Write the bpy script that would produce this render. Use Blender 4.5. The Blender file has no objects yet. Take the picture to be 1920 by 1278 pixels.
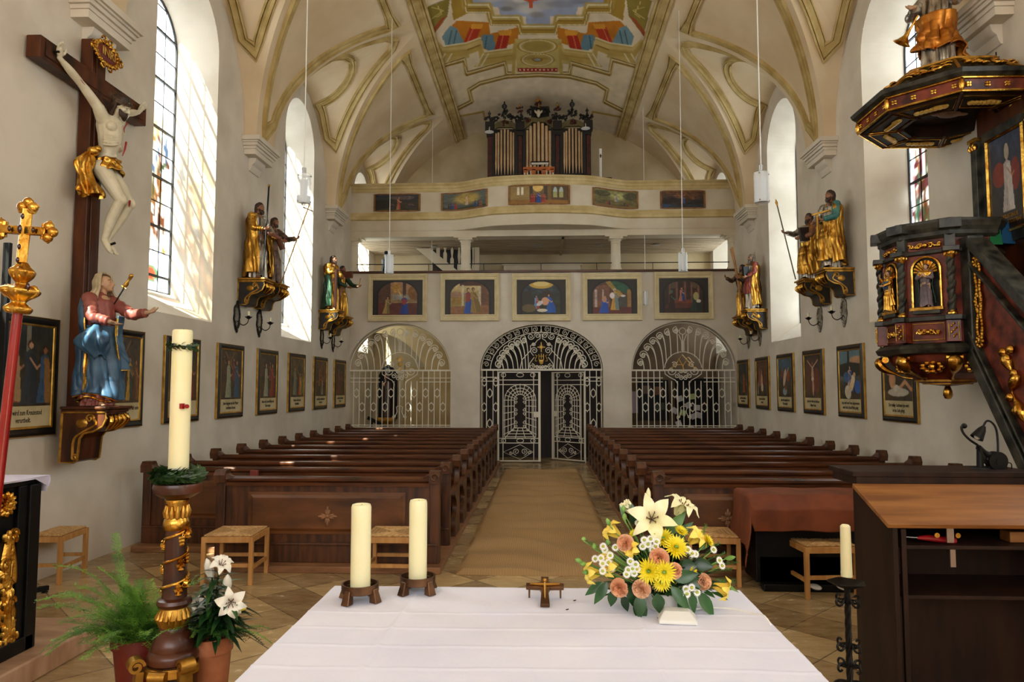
import bpy, bmesh, math, random
import numpy as np
from mathutils import Vector, Matrix, noise as mnoise
PI=math.pi
def L1(c): c/=255.; return c/12.92 if c<=.04045 else ((c+.055)/1.055)**2.4
def C(r,g,b): return (L1(r),L1(g),L1(b),1.)
sc=bpy.context.scene
COL=sc.collection
# ---------------------------------------------------------------- camera
F=1330.;VX,VY=1015.,728.
TH=math.atan((VY-639)/F); PS=math.atan((VX-960)/F*math.cos(TH))
FW=Vector((-math.sin(PS)*math.cos(TH),math.cos(PS)*math.cos(TH),math.sin(TH)))
RT=Vector((math.cos(PS),math.sin(PS),0.)); UP=RT.cross(FW)
CC=Vector((0,0,1.9))
cd=bpy.data.cameras.new('camera'); cam=bpy.data.objects.new('camera',cd); COL.objects.link(cam)
cd.sensor_width=36; cd.sensor_fit='HORIZONTAL'; cd.lens=F/1920*36; cd.clip_start=.05; cd.clip_end=200
cam.matrix_world=Matrix(((RT.x,UP.x,-FW.x,CC.x),(RT.y,UP.y,-FW.y,CC.y),(RT.z,UP.z,-FW.z,CC.z),(0,0,0,1)))
sc.camera=cam
def ray(px,py): return FW+RT*((px-960)/F)+UP*((639-py)/F)
def onp(ax,v,px,py):
    d=ray(px,py); return CC+d*((v-CC[ax])/d[ax])
def oX(v,px,py): return onp(0,v,px,py)
def oY(v,px,py): return onp(1,v,px,py)
def oZ(v,px,py): return onp(2,v,px,py)
def proj(x,y,z):
    v=Vector((x,y,z))-CC; w=v.dot(FW); return 960+F*v.dot(RT)/w, 639-F*v.dot(UP)/w
# ---------------------------------------------------------------- view, world, sun
sc.view_settings.view_transform='Standard'; sc.view_settings.look='None'
sc.view_settings.gamma=1; sc.view_settings.use_curve_mapping=False
sc.view_settings.exposure=1.1
sc.cycles.use_denoising=True
sc.cycles.max_bounces=9; sc.cycles.diffuse_bounces=6; sc.cycles.glossy_bounces=3; sc.cycles.transparent_max_bounces=10
sc.cycles.sample_clamp_indirect=6; sc.cycles.caustics_reflective=False; sc.cycles.caustics_refractive=False
w=bpy.data.worlds.new('sky'); sc.world=w; w.use_nodes=True
wn=w.node_tree.nodes; wb=wn['Background']
wb.inputs[0].default_value=(.97,.97,1.,1); wb.inputs[1].default_value=4.0
SUN=Vector((1.,2.12,-2.5)).normalized()
sl=bpy.data.lights.new('sun','SUN'); sl.energy=18; sl.angle=math.radians(.6); sl.color=(1,.95,.82)
so=bpy.data.objects.new('sun',sl); COL.objects.link(so); so.rotation_euler=SUN.to_track_quat('-Z','Y').to_euler()
def portal(loc,nrm,sx,sy):
    l=bpy.data.lights.new('window_daylight','AREA'); l.shape='RECTANGLE'; l.size=sx; l.size_y=sy; l.cycles.is_portal=True
    o=bpy.data.objects.new('window_daylight',l); COL.objects.link(o); o.location=loc
    o.rotation_euler=Vector(nrm).to_track_quat('-Z','Y').to_euler()
# ---------------------------------------------------------------- materials
MATS={}
def mat(name,c1,c2=None,rough=.5,metal=0.,scale=5.,st=(1,1,1),bump=0.,bscale=None,detail=4,spec=None,emit=None,es=1.,p1=.35,p2=.65,coat=0.,bdist=.01):
    m=bpy.data.materials.new(name); m.use_nodes=True; nt=m.node_tree; N=nt.nodes; b=N['Principled BSDF']
    b.inputs['Roughness'].default_value=rough; b.inputs['Metallic'].default_value=metal
    if spec is not None: b.inputs['Specular IOR Level'].default_value=spec
    if coat: b.inputs['Coat Weight'].default_value=coat; b.inputs['Coat Roughness'].default_value=.15
    b.inputs['Base Color'].default_value=c1
    if c2 is not None or bump:
        tc=N.new('ShaderNodeTexCoord'); mp=N.new('ShaderNodeMapping'); mp.inputs['Scale'].default_value=st
        nt.links.new(tc.outputs['Object'],mp.inputs[0])
        nz=N.new('ShaderNodeTexNoise'); nz.inputs['Scale'].default_value=scale; nz.inputs['Detail'].default_value=detail
        nt.links.new(mp.outputs[0],nz.inputs['Vector'])
        if c2 is not None:
            cr=N.new('ShaderNodeValToRGB'); cr.color_ramp.elements[0].position=p1; cr.color_ramp.elements[1].position=p2
            cr.color_ramp.elements[0].color=c1; cr.color_ramp.elements[1].color=c2
            nt.links.new(nz.outputs[0],cr.inputs[0]); nt.links.new(cr.outputs[0],b.inputs['Base Color'])
        if bump:
            n2=nz
            if bscale:
                n2=N.new('ShaderNodeTexNoise'); n2.inputs['Scale'].default_value=bscale; n2.inputs['Detail'].default_value=3
                nt.links.new(mp.outputs[0],n2.inputs['Vector'])
            bp=N.new('ShaderNodeBump'); bp.inputs['Strength'].default_value=bump; bp.inputs['Distance'].default_value=bdist
            nt.links.new(n2.outputs[0],bp.inputs['Height']); nt.links.new(bp.outputs[0],b.inputs['Normal'])
    if emit: b.inputs['Emission Color'].default_value=emit; b.inputs['Emission Strength'].default_value=es
    MATS[name]=m; return m
def vcmat(name,rough=.5,metal=0.,spec=.5,bump=0.,mul=None):
    m=bpy.data.materials.new(name); m.use_nodes=True; nt=m.node_tree; b=nt.nodes['Principled BSDF']
    a=nt.nodes.new('ShaderNodeAttribute'); a.attribute_name='Col'; nt.links.new(a.outputs['Color'],b.inputs['Base Color'])
    b.inputs['Roughness'].default_value=rough; b.inputs['Metallic'].default_value=metal; b.inputs['Specular IOR Level'].default_value=spec
    MATS[name]=m; return m
plaster=mat('plaster',C(200,190,172),C(220,211,195),rough=.85,scale=1.3,bump=.15,bscale=9,detail=6,spec=.2)
vaultp=mat('vault_plaster',C(206,183,146),C(220,201,168),rough=.85,scale=1.1,bump=.1,bscale=8,detail=6,spec=.2)
cream=mat('cream_plaster',C(205,192,165),C(216,206,184),rough=.8,scale=2,spec=.25)
ochre=mat('ochre_stucco',C(164,138,82),C(196,174,120),rough=.8,scale=3,spec=.2)
ochre_d=mat('ochre_stucco_dark',C(118,96,50),C(150,126,74),rough=.8,scale=4,spec=.2)
wood=mat('dark_oiled_wood',C(46,22,9),C(92,50,23),rough=.26,scale=3,st=(.6,6,6),detail=6,bump=.1,bscale=6)
wood_v=mat('dark_wood_upright',C(48,25,11),C(92,52,25),rough=.4,scale=3,st=(6,6,.7),detail=6,bump=.1)
wood_p=mat('worn_panel_wood',C(62,33,12),C(116,70,31),rough=.42,scale=2.2,st=(1,4,3),detail=8,bump=.15,p1=.3,p2=.7)
wood_l=mat('light_oak',C(170,118,60),C(196,146,84),rough=.5,scale=4,st=(4,4,.5))
wood_f=mat('floor_board_wood',C(112,74,44),C(148,104,68),rough=.5,scale=3,st=(1,6,6))
wood_o=mat('honey_oak',C(118,70,28),C(160,106,52),rough=.4,scale=2.5,st=(.5,5,5),detail=7)
wood_k=mat('dark_stained_plywood',C(28,15,9),C(46,27,18),rough=.5,spec=.22,scale=2,st=(5,5,.7),detail=6)
wood_c=mat('cross_wood',C(40,20,9),C(90,46,20),spec=.3,rough=.42,scale=2.2,st=(3,3,.6),detail=7)
black=mat('black_paint',C(5,5,5),C(13,12,11),rough=.45,scale=6,spec=.25)
iron=mat('wrought_iron',C(22,20,20),C(40,36,34),rough=.45,metal=.6,scale=20)
gold=mat('gold_leaf',C(168,110,34),C(232,184,84),rough=.26,metal=1.,scale=11,bump=.35,bscale=34)
gold_c=mat('gilded_drapery',C(120,70,18),C(230,178,78),rough=.3,metal=.95,scale=7,st=(1.6,1.6,.45),bump=.5,bscale=16,bdist=.02)
silv_c=mat('silvered_drapery',C(70,56,44),C(204,194,176),rough=.36,metal=.8,scale=9,st=(1.8,1.8,.4),bump=.5,bscale=18,bdist=.02)
gold_d=mat('aged_gold',C(150,106,36),C(206,156,70),rough=.38,metal=.9,scale=12,bump=.2,bscale=40)
giltp=mat('gilt_paint',C(196,150,60),C(236,196,104),rough=.4,metal=.25,scale=12)
silver=mat('silver_leaf',C(150,146,138),C(202,198,190),rough=.34,metal=.9,scale=12,bump=.25,bscale=40)
skin=mat('painted_skin',C(176,138,104),C(190,150,116),rough=.5,scale=12)
skin_d=mat('dark_painted_skin',C(96,58,38),C(124,78,52),rough=.5,scale=12)
skin_c=mat('pale_carved_body',C(196,186,156),C(214,205,178),rough=.42,scale=7)
hair_d=mat('dark_hair',C(34,20,12),C(62,38,22),rough=.55,scale=18,bump=.4)
hair_g=mat('grey_hair',C(84,76,64),C(124,114,98),rough=.55,scale=18,bump=.4)
white_iron=mat('white_painted_iron',C(228,222,204),rough=.45)
steel=mat('brushed_steel',C(170,170,168),rough=.25,metal=1.)
chrome_w=mat('white_plastic',C(226,226,220),rough=.4)
cloth_w=mat('white_linen',C(226,228,246),C(234,235,250),rough=.8,scale=3,spec=.15,bump=.05,bscale=60)
wax=mat('ivory_wax',C(236,228,176),C(242,236,196),rough=.38,scale=3); wax.node_tree.nodes['Principled BSDF'].inputs['Subsurface Weight'].default_value=.15
bronze=mat('bronze',C(84,58,40),C(124,90,64),rough=.38,metal=.85,scale=10,bump=.3)
# ---------------------------------------------------------------- mesh builder
class MB:
    def __init__(s): s.v=[]; s.f=[]; s.mi=[]; s.cur=0
    def add(s,vs,fs):
        n=len(s.v); s.v+= [tuple(v) for v in vs]; s.f+=[tuple(i+n for i in f) for f in fs]; s.mi+=[s.cur]*len(fs); return s
    def box(s,x0,x1,y0,y1,z0,z1):
        return s.add([(x0,y0,z0),(x1,y0,z0),(x1,y1,z0),(x0,y1,z0),(x0,y0,z1),(x1,y0,z1),(x1,y1,z1),(x0,y1,z1)],
          [(0,3,2,1),(4,5,6,7),(0,1,5,4),(1,2,6,5),(2,3,7,6),(3,0,4,7)])
    def xf(s,M,start=0):
        for i in range(start,len(s.v)): s.v[i]=tuple(M@Vector(s.v[i]))
        return s
    def obox(s,c,size,R=None):
        n=len(s.v); a,b,d=[q/2 for q in size]; s.box(-a,a,-b,b,-d,d)
        return s.xf(Matrix.Translation(c)@(R.to_4x4() if R else Matrix()),n)
    def tube(s,pts,r,n=8,closed=False,cap=True,sq=None):
        pts=[Vector(p) for p in pts]; k=len(pts); rs=r if isinstance(r,(list,tuple)) else [r]*k
        T=[]
        for i in range(k):
            a=pts[(i-1)%k] if (closed or i>0) else pts[i]; b=pts[(i+1)%k] if (closed or i<k-1) else pts[i]
            t=b-a; T.append(t.normalized() if t.length>1e-9 else Vector((0,0,1)))
        u=T[0].orthogonal().normalized()
        if abs(T[0].z)<.9: u=(Vector((0,0,1))-T[0]*T[0].z).normalized()
        base=len(s.v); vs=[]
        for i in range(k):
            u=(u-T[i]*u.dot(T[i])); u=u.normalized() if u.length>1e-6 else T[i].orthogonal().normalized()
            w_=T[i].cross(u)
            for j in range(n):
                a=2*PI*j/n+(PI/4 if n==4 else 0)
                ru,rw=(rs[i],rs[i]) if sq is None else (rs[i],rs[i]*sq)
                vs.append(pts[i]+u*(ru*math.cos(a))+w_*(rw*math.sin(a)))
        fs=[]
        for i in range(k if closed else k-1):
            for j in range(n):
                a=i*n+j;b=i*n+(j+1)%n;c=((i+1)%k)*n+(j+1)%n;d=((i+1)%k)*n+j; fs.append((a,b,c,d))
        if cap and not closed: fs.append(tuple(range(n))[::-1]); fs.append(tuple((k-1)*n+j for j in range(n)))
        return s.add(vs,fs)
    def cyl(s,p0,p1,r0,r1=None,n=16): return s.tube([p0,p1],[r0,r0 if r1 is None else r1],n)
    def lathe(s,prof,c=(0,0,0),n=24,R=None,fn=None):
        vs=[];k=len(prof)
        for (r,z) in prof:
            for j in range(n):
                a=2*PI*j/n; q=r*(fn(a,z) if fn else 1); p=Vector((q*math.cos(a),q*math.sin(a),z))
                if R: p=R@p
                vs.append(p+Vector(c))
        fs=[(i*n+j,i*n+(j+1)%n,(i+1)*n+(j+1)%n,(i+1)*n+j) for i in range(k-1) for j in range(n)]
        fs.append(tuple(range(n))[::-1]); fs.append(tuple((k-1)*n+j for j in range(n)))
        return s.add(vs,fs)
    def sphere(s,c,r,n=12,m=8,R=None):
        if not isinstance(r,(tuple,list)): r=(r,r,r)
        vs=[];c=Vector(c)
        for i in range(1,m):
            t=PI*i/m
            for j in range(n):
                a=2*PI*j/n; p=Vector((r[0]*math.sin(t)*math.cos(a),r[1]*math.sin(t)*math.sin(a),r[2]*math.cos(t)))
                vs.append((R@p if R else p)+c)
        top=Vector((0,0,r[2]));bt=Vector((0,0,-r[2])); vs+=[(R@top if R else top)+c,(R@bt if R else bt)+c]
        k=len(vs); fs=[(i*n+j,(i+1)*n+j,(i+1)*n+(j+1)%n,i*n+(j+1)%n) for i in range(m-2) for j in range(n)]
        fs+=[(k-2,j,(j+1)%n) for j in range(n)]+[(k-1,(m-2)*n+(j+1)%n,(m-2)*n+j) for j in range(n)]
        return s.add(vs,fs)
    def prism(s,poly,lo,hi,ax='y'):
        # poly in the two other axes (x,z) for y, (y,z) for x, (x,y) for z
        def P(a,b,t): return {'y':(a,t,b),'x':(t,a,b),'z':(a,b,t)}[ax]
        n=len(poly); vs=[P(a,b,lo) for a,b in poly]+[P(a,b,hi) for a,b in poly]
        fs=[tuple(range(n)),tuple(range(2*n-1,n-1,-1))]+[(i,i+n,(i+1)%n+n,(i+1)%n) for i in range(n)]
        return s.add(vs,fs)
    def grid(s,fn,nu,nv,cu=False):
        vs=[fn(i/(nu if cu else nu-1) if nu>1 else 0,j/(nv-1)) for j in range(nv) for i in range(nu)]
        fs=[(j*nu+i,j*nu+(i+1)%nu,(j+1)*nu+(i+1)%nu,(j+1)*nu+i) for j in range(nv-1) for i in range(nu if cu else nu-1)]
        return s.add(vs,fs)
    def sweep(s,path,normals,prof,closed=False):
        # prof: list of (a,b): a along side vector, b along normal
        pts=[Vector(p) for p in path];k=len(pts);m=len(prof);vs=[]
        for i in range(k):
            a=pts[(i-1)%k] if (closed or i>0) else pts[i]; b=pts[(i+1)%k] if (closed or i<k-1) else pts[i]
            t=(b-a).normalized(); nn=Vector(normals[i] if isinstance(normals,list) else normals); sd=t.cross(nn).normalized(); 
            f=1.
            if (closed or 0<i<k-1):
                t1=(pts[i]-pts[i-1]).normalized(); t2=(pts[(i+1)%k]-pts[i]).normalized(); cs=max(.13,math.sqrt(max(0,(1+t1.dot(t2))/2))); f=1/cs
            for (p,q) in prof: vs.append(pts[i]+sd*(p*f)+nn*q)
        fs=[(i*m+j,i*m+(j+1)%m,((i+1)%k)*m+(j+1)%m,((i+1)%k)*m+j) for i in range(k if closed else k-1) for j in range(m)]
        if not closed: fs+=[tuple(range(m))[::-1],tuple((k-1)*m+j for j in range(m))]
        return s.add(vs,fs)
    def mesh(s,name,mats,smooth=35,off=None):
        me=bpy.data.meshes.new(name); vs=s.v
        if off is not None: vs=[(a-off[0],b-off[1],c-off[2]) for a,b,c in vs]
        me.from_pydata(vs,[],s.f)
        bm=bmesh.new(); bm.from_mesh(me); bmesh.ops.recalc_face_normals(bm,faces=bm.faces); bm.to_mesh(me); bm.free()
        for m in (mats if isinstance(mats,(list,tuple)) else [mats]): me.materials.append(m)
        if s.cur or any(s.mi): me.polygons.foreach_set('material_index',s.mi)
        if smooth:
            me.polygons.foreach_set('use_smooth',[True]*len(me.polygons))
            if smooth<180: me.set_sharp_from_angle(angle=math.radians(smooth))
        me.update(); return me
    def build(s,name,m,parent=None,smooth=35,world=False,label=None,bevel=0.):
        off=None
        if parent is not None and world: off=wloc(parent)
        me=s.mesh(name,m,smooth,off); o=bpy.data.objects.new(name,me); COL.objects.link(o)
        if parent is not None: o.parent=parent
        if label: o['label']=label
        if bevel: 
            b=o.modifiers.new('bevel','BEVEL'); b.width=bevel; b.segments=2; b.limit_method='ANGLE'; b.angle_limit=math.radians(40)
        return o
def wloc(o):
    l=Vector((0,0,0))
    while o is not None: l=l+Vector(o.location); o=o.parent
    return l
def thing(name,label,cat,loc=(0,0,0),rz=0,group=None):
    o=bpy.data.objects.new(name,None); COL.objects.link(o); o.location=loc; o.rotation_euler=(0,0,rz); o.empty_display_size=.1
    o['label']=label; o['category']=cat
    if group: o['group']=group
    return o
def tag(o,label,cat,group=None,kind=None):
    o['label']=label; o['category']=cat
    if group: o['group']=group
    if kind: o['kind']=kind
    return o
def struct(o,label=None):
    o['kind']='structure'
    if label: o['label']=label
    return o
def kids(o): return [c for c in bpy.data.objects if c.parent==o]
def dup(o,parent=None,loc=None,rz=None,label=None):
    c=o.copy(); COL.objects.link(c); c.parent=parent
    if loc is not None: c.location=loc
    if rz is not None: c.rotation_euler=(0,0,rz)
    if label: c['label']=label
    for ch in kids(o): dup(ch,c)
    return c
def rot(ax,deg): return Matrix.Rotation(math.radians(deg),3,ax)
def text(s_,size,m,parent,loc,rotm,name='lettering',depth=.002,align='CENTER',sx=1.,label=None):
    cu=bpy.data.curves.new(name,'FONT'); cu.body=s_; cu.size=size; cu.extrude=depth; cu.align_x=align; cu.align_y='CENTER'; cu.resolution_u=2
    o=bpy.data.objects.new(name,cu); COL.objects.link(o); bpy.context.view_layer.update()
    me=bpy.data.meshes.new_from_object(o.evaluated_get(bpy.context.evaluated_depsgraph_get()))
    bpy.data.objects.remove(o); me.materials.clear(); me.materials.append(m)
    M=Matrix.Translation(loc)@rotm.to_4x4()@Matrix.Diagonal((sx,1,1,1)); me.transform(M)
    o=bpy.data.objects.new(name,me); COL.objects.link(o); o.parent=parent
    if label: o['label']=label
    return o
def spiral(c,r0,r1,a0,a1,n=20):
    return [(c[0]+(r0+(r1-r0)*i/(n-1))*math.cos(a0+(a1-a0)*i/(n-1)),c[1]+(r0+(r1-r0)*i/(n-1))*math.sin(a0+(a1-a0)*i/(n-1))) for i in range(n)]
def smooth_path(pts,n=6):
    pts=[Vector(p) for p in pts]; out=[]
    for i in range(len(pts)-1):
        p0=pts[max(i-1,0)];p1=pts[i];p2=pts[i+1];p3=pts[min(i+2,len(pts)-1)]
        for k in range(n):
            t=k/n; out.append(.5*((2*p1)+(p2-p0)*t+(2*p0-5*p1+4*p2-p3)*t*t+(3*p1-p0-3*p2+p3)*t**3))
    out.append(pts[-1]); return out
# ---------------------------------------------------------------- painting on grids (colour attribute)
rng=np.random.default_rng(7)
class Paint:
    def __init__(s,w,h,bg=(40,30,20)):
        s.w,s.h=w,h; s.a=np.zeros((h,w,3))+np.array(bg,float); s.Y,s.X=np.mgrid[0:h,0:w]; s.X=s.X/(w-1); s.Y=s.Y/(h-1)
    def blend(s,mask,c,al=1.): 
        m=(np.clip(mask,0,1)*al)[...,None]; s.a=s.a*(1-m)+np.array(c,float)*m; return s
    def ell(s,cx,cy,rx,ry,c,al=1.,rot=0,soft=.12):
        x=s.X-cx;y=s.Y-cy;ca,sa=math.cos(rot),math.sin(rot); u=(x*ca+y*sa)/rx; v=(-x*sa+y*ca)/ry
        return s.blend((1-(u*u+v*v))/soft,c,al)
    def poly(s,pts,c,al=1.):
        m=np.zeros(s.X.shape,bool); n=len(pts)
        for i in range(n):
            x1,y1=pts[i];x2,y2=pts[(i+1)%n]
            if y1==y2: continue
            cond=((y1>s.Y)!=(y2>s.Y))&(s.X<(x2-x1)*(s.Y-y1)/(y2-y1)+x1); m^=cond
        return s.blend(m.astype(float),c,al)
    def line(s,pts,wd,c,al=1.,asp=1.):
        for (x1,y1),(x2,y2) in zip(pts[:-1],pts[1:]):
            dx,dy=(x2-x1)*asp,(y2-y1); L=dx*dx+dy*dy+1e-9; t=np.clip(((s.X-x1)*asp*dx+(s.Y-y1)*dy)/L,0,1)
            d=np.hypot((s.X-x1)*asp-t*dx,s.Y-y1-t*dy); s.blend((wd-d)/(wd*.4),c,al)
        return s
    def grad(s,c1,c2,y0=0,y1=1,al=1.):
        t=np.clip((s.Y-y0)/(y1-y0),0,1)[...,None]; g=np.array(c1,float)*(1-t)+np.array(c2,float)*t; s.a=s.a*(1-al)+g*al; return s
    def noise(s,amt,k=6):
        for q in (k,k*3):
            g=rng.normal(0,1,(q+2,q+2)); xi=s.X*q;yi=s.Y*q;x0=xi.astype(int);y0=yi.astype(int);fx=xi-x0;fy=yi-y0
            z=g[y0,x0]*(1-fx)*(1-fy)+g[y0,x0+1]*fx*(1-fy)+g[y0+1,x0]*(1-fx)*fy+g[y0+1,x0+1]*fx*fy
            s.a=s.a*(1+amt*z[...,None]*.5)
        return s
    def person(s,x,y,h,robe,head=(150,110,80),robe2=None,lean=0.,w=.16,al=1.,hair=(50,30,20)):
        # x: centre, y: feet, h: height; a small painted robed person
        k=s.h/s.w
        s.poly([(x-h*w*k*1.05,y),(x-h*w*.55*k+lean*.6,y-h*.45),(x-h*w*.6*k+lean,y-h*.78),(x+lean,y-h*.84),(x+h*w*.6*k+lean,y-h*.78),(x+h*w*.6*k+lean*.6,y-h*.45),(x+h*w*1.05*k,y)],robe,al)
        if robe2: s.poly([(x+h*w*.2*k,y-h*.02),(x+lean*.6,y-h*.45),(x-h*w*.1*k+lean,y-h*.78),(x+h*w*.62*k+lean,y-h*.76),(x+h*w*.9*k,y-h*.35),(x+h*w*1.1*k,y)],robe2,al)
        s.line([(x-h*w*.3*k,y-h*.05),(x-h*.02+lean,y-h*.5)],.006,tuple(q*.6 for q in robe),.7)
        s.ell(x+lean,y-h*.91,h*.065*k,h*.075,hair,al); s.ell(x+lean+h*.008,y-h*.895,h*.045*k,h*.055,head,al)
        s.line([(x+lean,y-h*.7),(x+lean+h*.14*k,y-h*.55),(x+lean+h*.2*k,y-h*.6)],.018*h+.004,head,al*.9)
        return s
    def lin(s):
        c=np.clip(s.a,0,255)/255.; return np.where(c<=.04045,c/12.92,((c+.055)/1.055)**2.4)
def painted(name,P,fn,mtl,parent=None,world=False):
    """grid mesh with one vertex per painted sample; fn(u,v)->point, v=0 is the top of the picture"""
    mb=MB(); mb.grid(lambda u,v:fn(u,v),P.w,P.h); o=mb.build(name,mtl,parent,180,world)
    ca=o.data.color_attributes.new('Col','FLOAT_COLOR','POINT'); l=P.lin().reshape(-1,3); l=np.concatenate([l,np.ones((len(l),1))],1)
    ca.data.foreach_set('color',l.astype(np.float32).ravel()); return o
canvas_m=vcmat('painted_canvas',rough=.45)
fresco_m=vcmat('fresco_paint',rough=.85,spec=.2)
# ================================================================ ROOM
AX=4.8; SPR=6.1; VB=3.85; VEND=21.0; VBEG=-6.45; YG=18.27; WX=5.0
def zm(x): return SPR+VB*math.sqrt(max(0,1-(x/AX)**2))
XA=2.6
def zc(x): return zm(XA)+(8.3-zm(XA))*(abs(x)-XA)/(WX-XA)-.12*math.sin(PI*max(0,min(1,(abs(x)-XA)/(WX-XA))))*0
LW=1.9
def zl(x,dy): return SPR+(zc(x)-SPR)*math.sqrt(max(0,1-(dy/LW)**2))
def dyg(x):
    x=abs(x)
    if x>=AX: return LW
    r=(zm(x)-SPR)/(zc(x)-SPR)
    return LW*math.sqrt(max(0,1-r*r)) if r<1 else 0.
def bays(side): return [c+(0.45 if side>0 else 0) for c in (-4.15,.45,5.05,9.65,14.25,18.85)]
def walln(name,P,u0,u1,v0,v1,ops,m,thick=None):
    """wall with arched openings; ops: dict(uc,hw,vb,vs,rise,inner=(du_hw,dvb,dvt),d)"""
    mb=MB(); us=[u0]
    for o in ops:
        for i in range(25): us.append(o['uc']-o['hw']*math.cos(PI*i/24))
    us.append(u1); us=sorted(set(round(u,5) for u in us))
    def arch(o,u,hw=None,vs=None,rise=None):
        hw=hw or o['hw']; t=(u-o['uc'])/hw; return (vs if vs is not None else o['vs'])+(rise or o['rise'])*math.sqrt(max(0,1-t*t))
    for a,b in zip(us[:-1],us[1:]):
        if b-a<1e-4: continue
        mid=(a+b)/2; op=None
        for o in ops:
            if abs(mid-o['uc'])<o['hw']: op=o
        def q(p): mb.add([P(*x) for x in p],[(0,1,2,3)])
        if not op: q([(a,v0,0),(b,v0,0),(b,v1,0),(a,v1,0)])
        else:
            if op['vb']>v0+1e-3: q([(a,v0,0),(b,v0,0),(b,op['vb'],0),(a,op['vb'],0)])
            q([(a,arch(op,a),0),(b,arch(op,b),0),(b,v1,0),(a,v1,0)])
    for o in ops:
        d=o['d']; hi,vbi,vsi,ri=o.get('inner',(o['hw'],o['vb'],o['vs'],o['rise']))
        out=[(o['uc']-o['hw'],o['vb'])]; inn=[(o['uc']-hi,vbi)]
        for i in range(33):
            c=-math.cos(PI*i/32); s_=math.sin(PI*i/32)
            out.append((o['uc']+o['hw']*c,o['vs']+o['rise']*s_)); inn.append((o['uc']+hi*c,vsi+ri*s_))
        out.append((o['uc']+o['hw'],o['vb'])); inn.append((o['uc']+hi,vbi))
        n=len(out)
        for i in range(n if o['vb']>v0+1e-3 else n-1):
            j=(i+1)%n; mb.add([P(*out[i],0),P(*out[j],0),P(*inn[j],d),P(*inn[i],d)],[(0,1,2,3)])
    return struct(mb.build(name,m,None,30))
WINS={}
for side,nm in ((-1,'wall_left'),(1,'wall_right')):
    ops=[]
    off=.45 if side>0 else 0
    cs=[-4.15,.45,5.05,9.65,14.30,19.35] if side<0 else [-3.7,.9,5.4,10.1,14.72,19.75]
    if side<0: cs=[c for c in cs if abs(c-.45)>.1]
    for c in cs:
        ops.append(dict(uc=c,hw=.88,vb=2.9,vs=7.02,rise=.88,d=.55,inner=(.64,3.3,6.95,.64)))
    WINS[side]=cs
    walln(nm,lambda u,v,d,s=side:(s*(WX+d),u,v),VBEG,VEND,0,9.2,ops,plaster)
    for c in cs: portal((side*(WX+.75),c,5.4),(-side,0,0),1.4,4.6)
# vault ---------------------------------------------------------------
mb=MB()
NX=14
for side in (-1,1):
    bs=bays(side)
    xs=[XA*i/NX for i in range(NX+1)]
    for a,b in zip(xs[:-1],xs[1:]):
        mb.add([(side*a,VBEG,zm(a)),(side*b,VBEG,zm(b)),(side*b,VEND,zm(b)),(side*a,VEND,zm(a))],[(0,1,2,3)])
    x2=[XA+(AX-XA)*math.sin(PI/2*i/40) for i in range(41)]
    edges=[VBEG]+bs+[VEND]
    for k in range(len(bs)+1):
        def lo(x): return VBEG if k==0 else bs[k-1]+dyg(x)
        def hi(x): return VEND if k==len(bs) else bs[k]-dyg(x)
        for a,b in zip(x2[:-1],x2[1:]):
            if hi(a)-lo(a)<=0 and hi(b)-lo(b)<=0: continue
            mb.add([(side*a,lo(a),zm(a)),(side*b,lo(b),zm(b)),(side*b,max(hi(b),lo(b)),zm(b)),(side*a,max(hi(a),lo(a)),zm(a))],[(0,1,2,3)])
    x3=x2+[AX+.1,WX+.06]
    for c in bs:
        for a,b in zip(x3[:-1],x3[1:]):
            ga,gb=dyg(a),dyg(b); n=20
            for i in range(n):
                def pt(x,g,t):
                    dy=-g*math.cos(PI*t); return (side*x,min(c+dy,VEND),zl(x,dy))
                mb.add([pt(a,ga,i/n),pt(b,gb,i/n),pt(b,gb,(i+1)/n),pt(a,ga,(i+1)/n)],[(0,1,2,3)])
        
ceil_o=struct(mb.build('ceiling',vaultp,None,22))
# back (end) wall and chancel wall
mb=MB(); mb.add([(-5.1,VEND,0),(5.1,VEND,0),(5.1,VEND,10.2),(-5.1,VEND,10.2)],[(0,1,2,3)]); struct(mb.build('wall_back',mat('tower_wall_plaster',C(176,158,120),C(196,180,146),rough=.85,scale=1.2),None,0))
walln('wall_chancel',lambda u,v,d:(u,VBEG-d,v),-5.1,5.1,0,10.2,[dict(uc=x_,hw=.85,vb=3.,vs=6.8,rise=.85,d=.5) for x_ in (-3.1,0,3.1)],plaster)  # unseen window openings added to the chancel wall to brighten the foreground
for x_ in (-3.1,0,3.1): portal((x_,VBEG-.6,5.3),(0,1,0),1.8,4.8)
# floor ---------------------------------------------------------------
fm=bpy.data.materials.new('limestone_tiles'); fm.use_nodes=True; nt=fm.node_tree; N=nt.nodes; b=N['Principled BSDF']
tc=N.new('ShaderNodeTexCoord'); mp=N.new('ShaderNodeMapping'); mp.inputs['Rotation'].default_value=(0,0,PI/4); nt.links.new(tc.outputs['Object'],mp.inputs[0])
br=N.new('ShaderNodeTexBrick'); br.offset=0; br.squash=1; br.inputs['Scale'].default_value=1.; br.inputs['Brick Width'].default_value=.46; br.inputs['Row Height'].default_value=.46
br.inputs['Mortar Size'].default_value=.006; br.inputs['Bias'].default_value=0
br.inputs['Color1'].default_value=C(84,54,20); br.inputs['Color2'].default_value=C(204,174,122); br.inputs['Mortar'].default_value=C(44,32,18)
nt.links.new(mp.outputs[0],br.inputs['Vector'])
nz=N.new('ShaderNodeTexNoise'); nz.inputs['Scale'].default_value=3.5; nz.inputs['Detail'].default_value=9; nz.inputs['Roughness'].default_value=.7
m2=N.new('ShaderNodeMapping'); m2.inputs['Scale'].default_value=(1,2.4,1); nt.links.new(tc.outputs['Object'],m2.inputs[0]); nt.links.new(m2.outputs[0],nz.inputs['Vector'])
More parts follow.
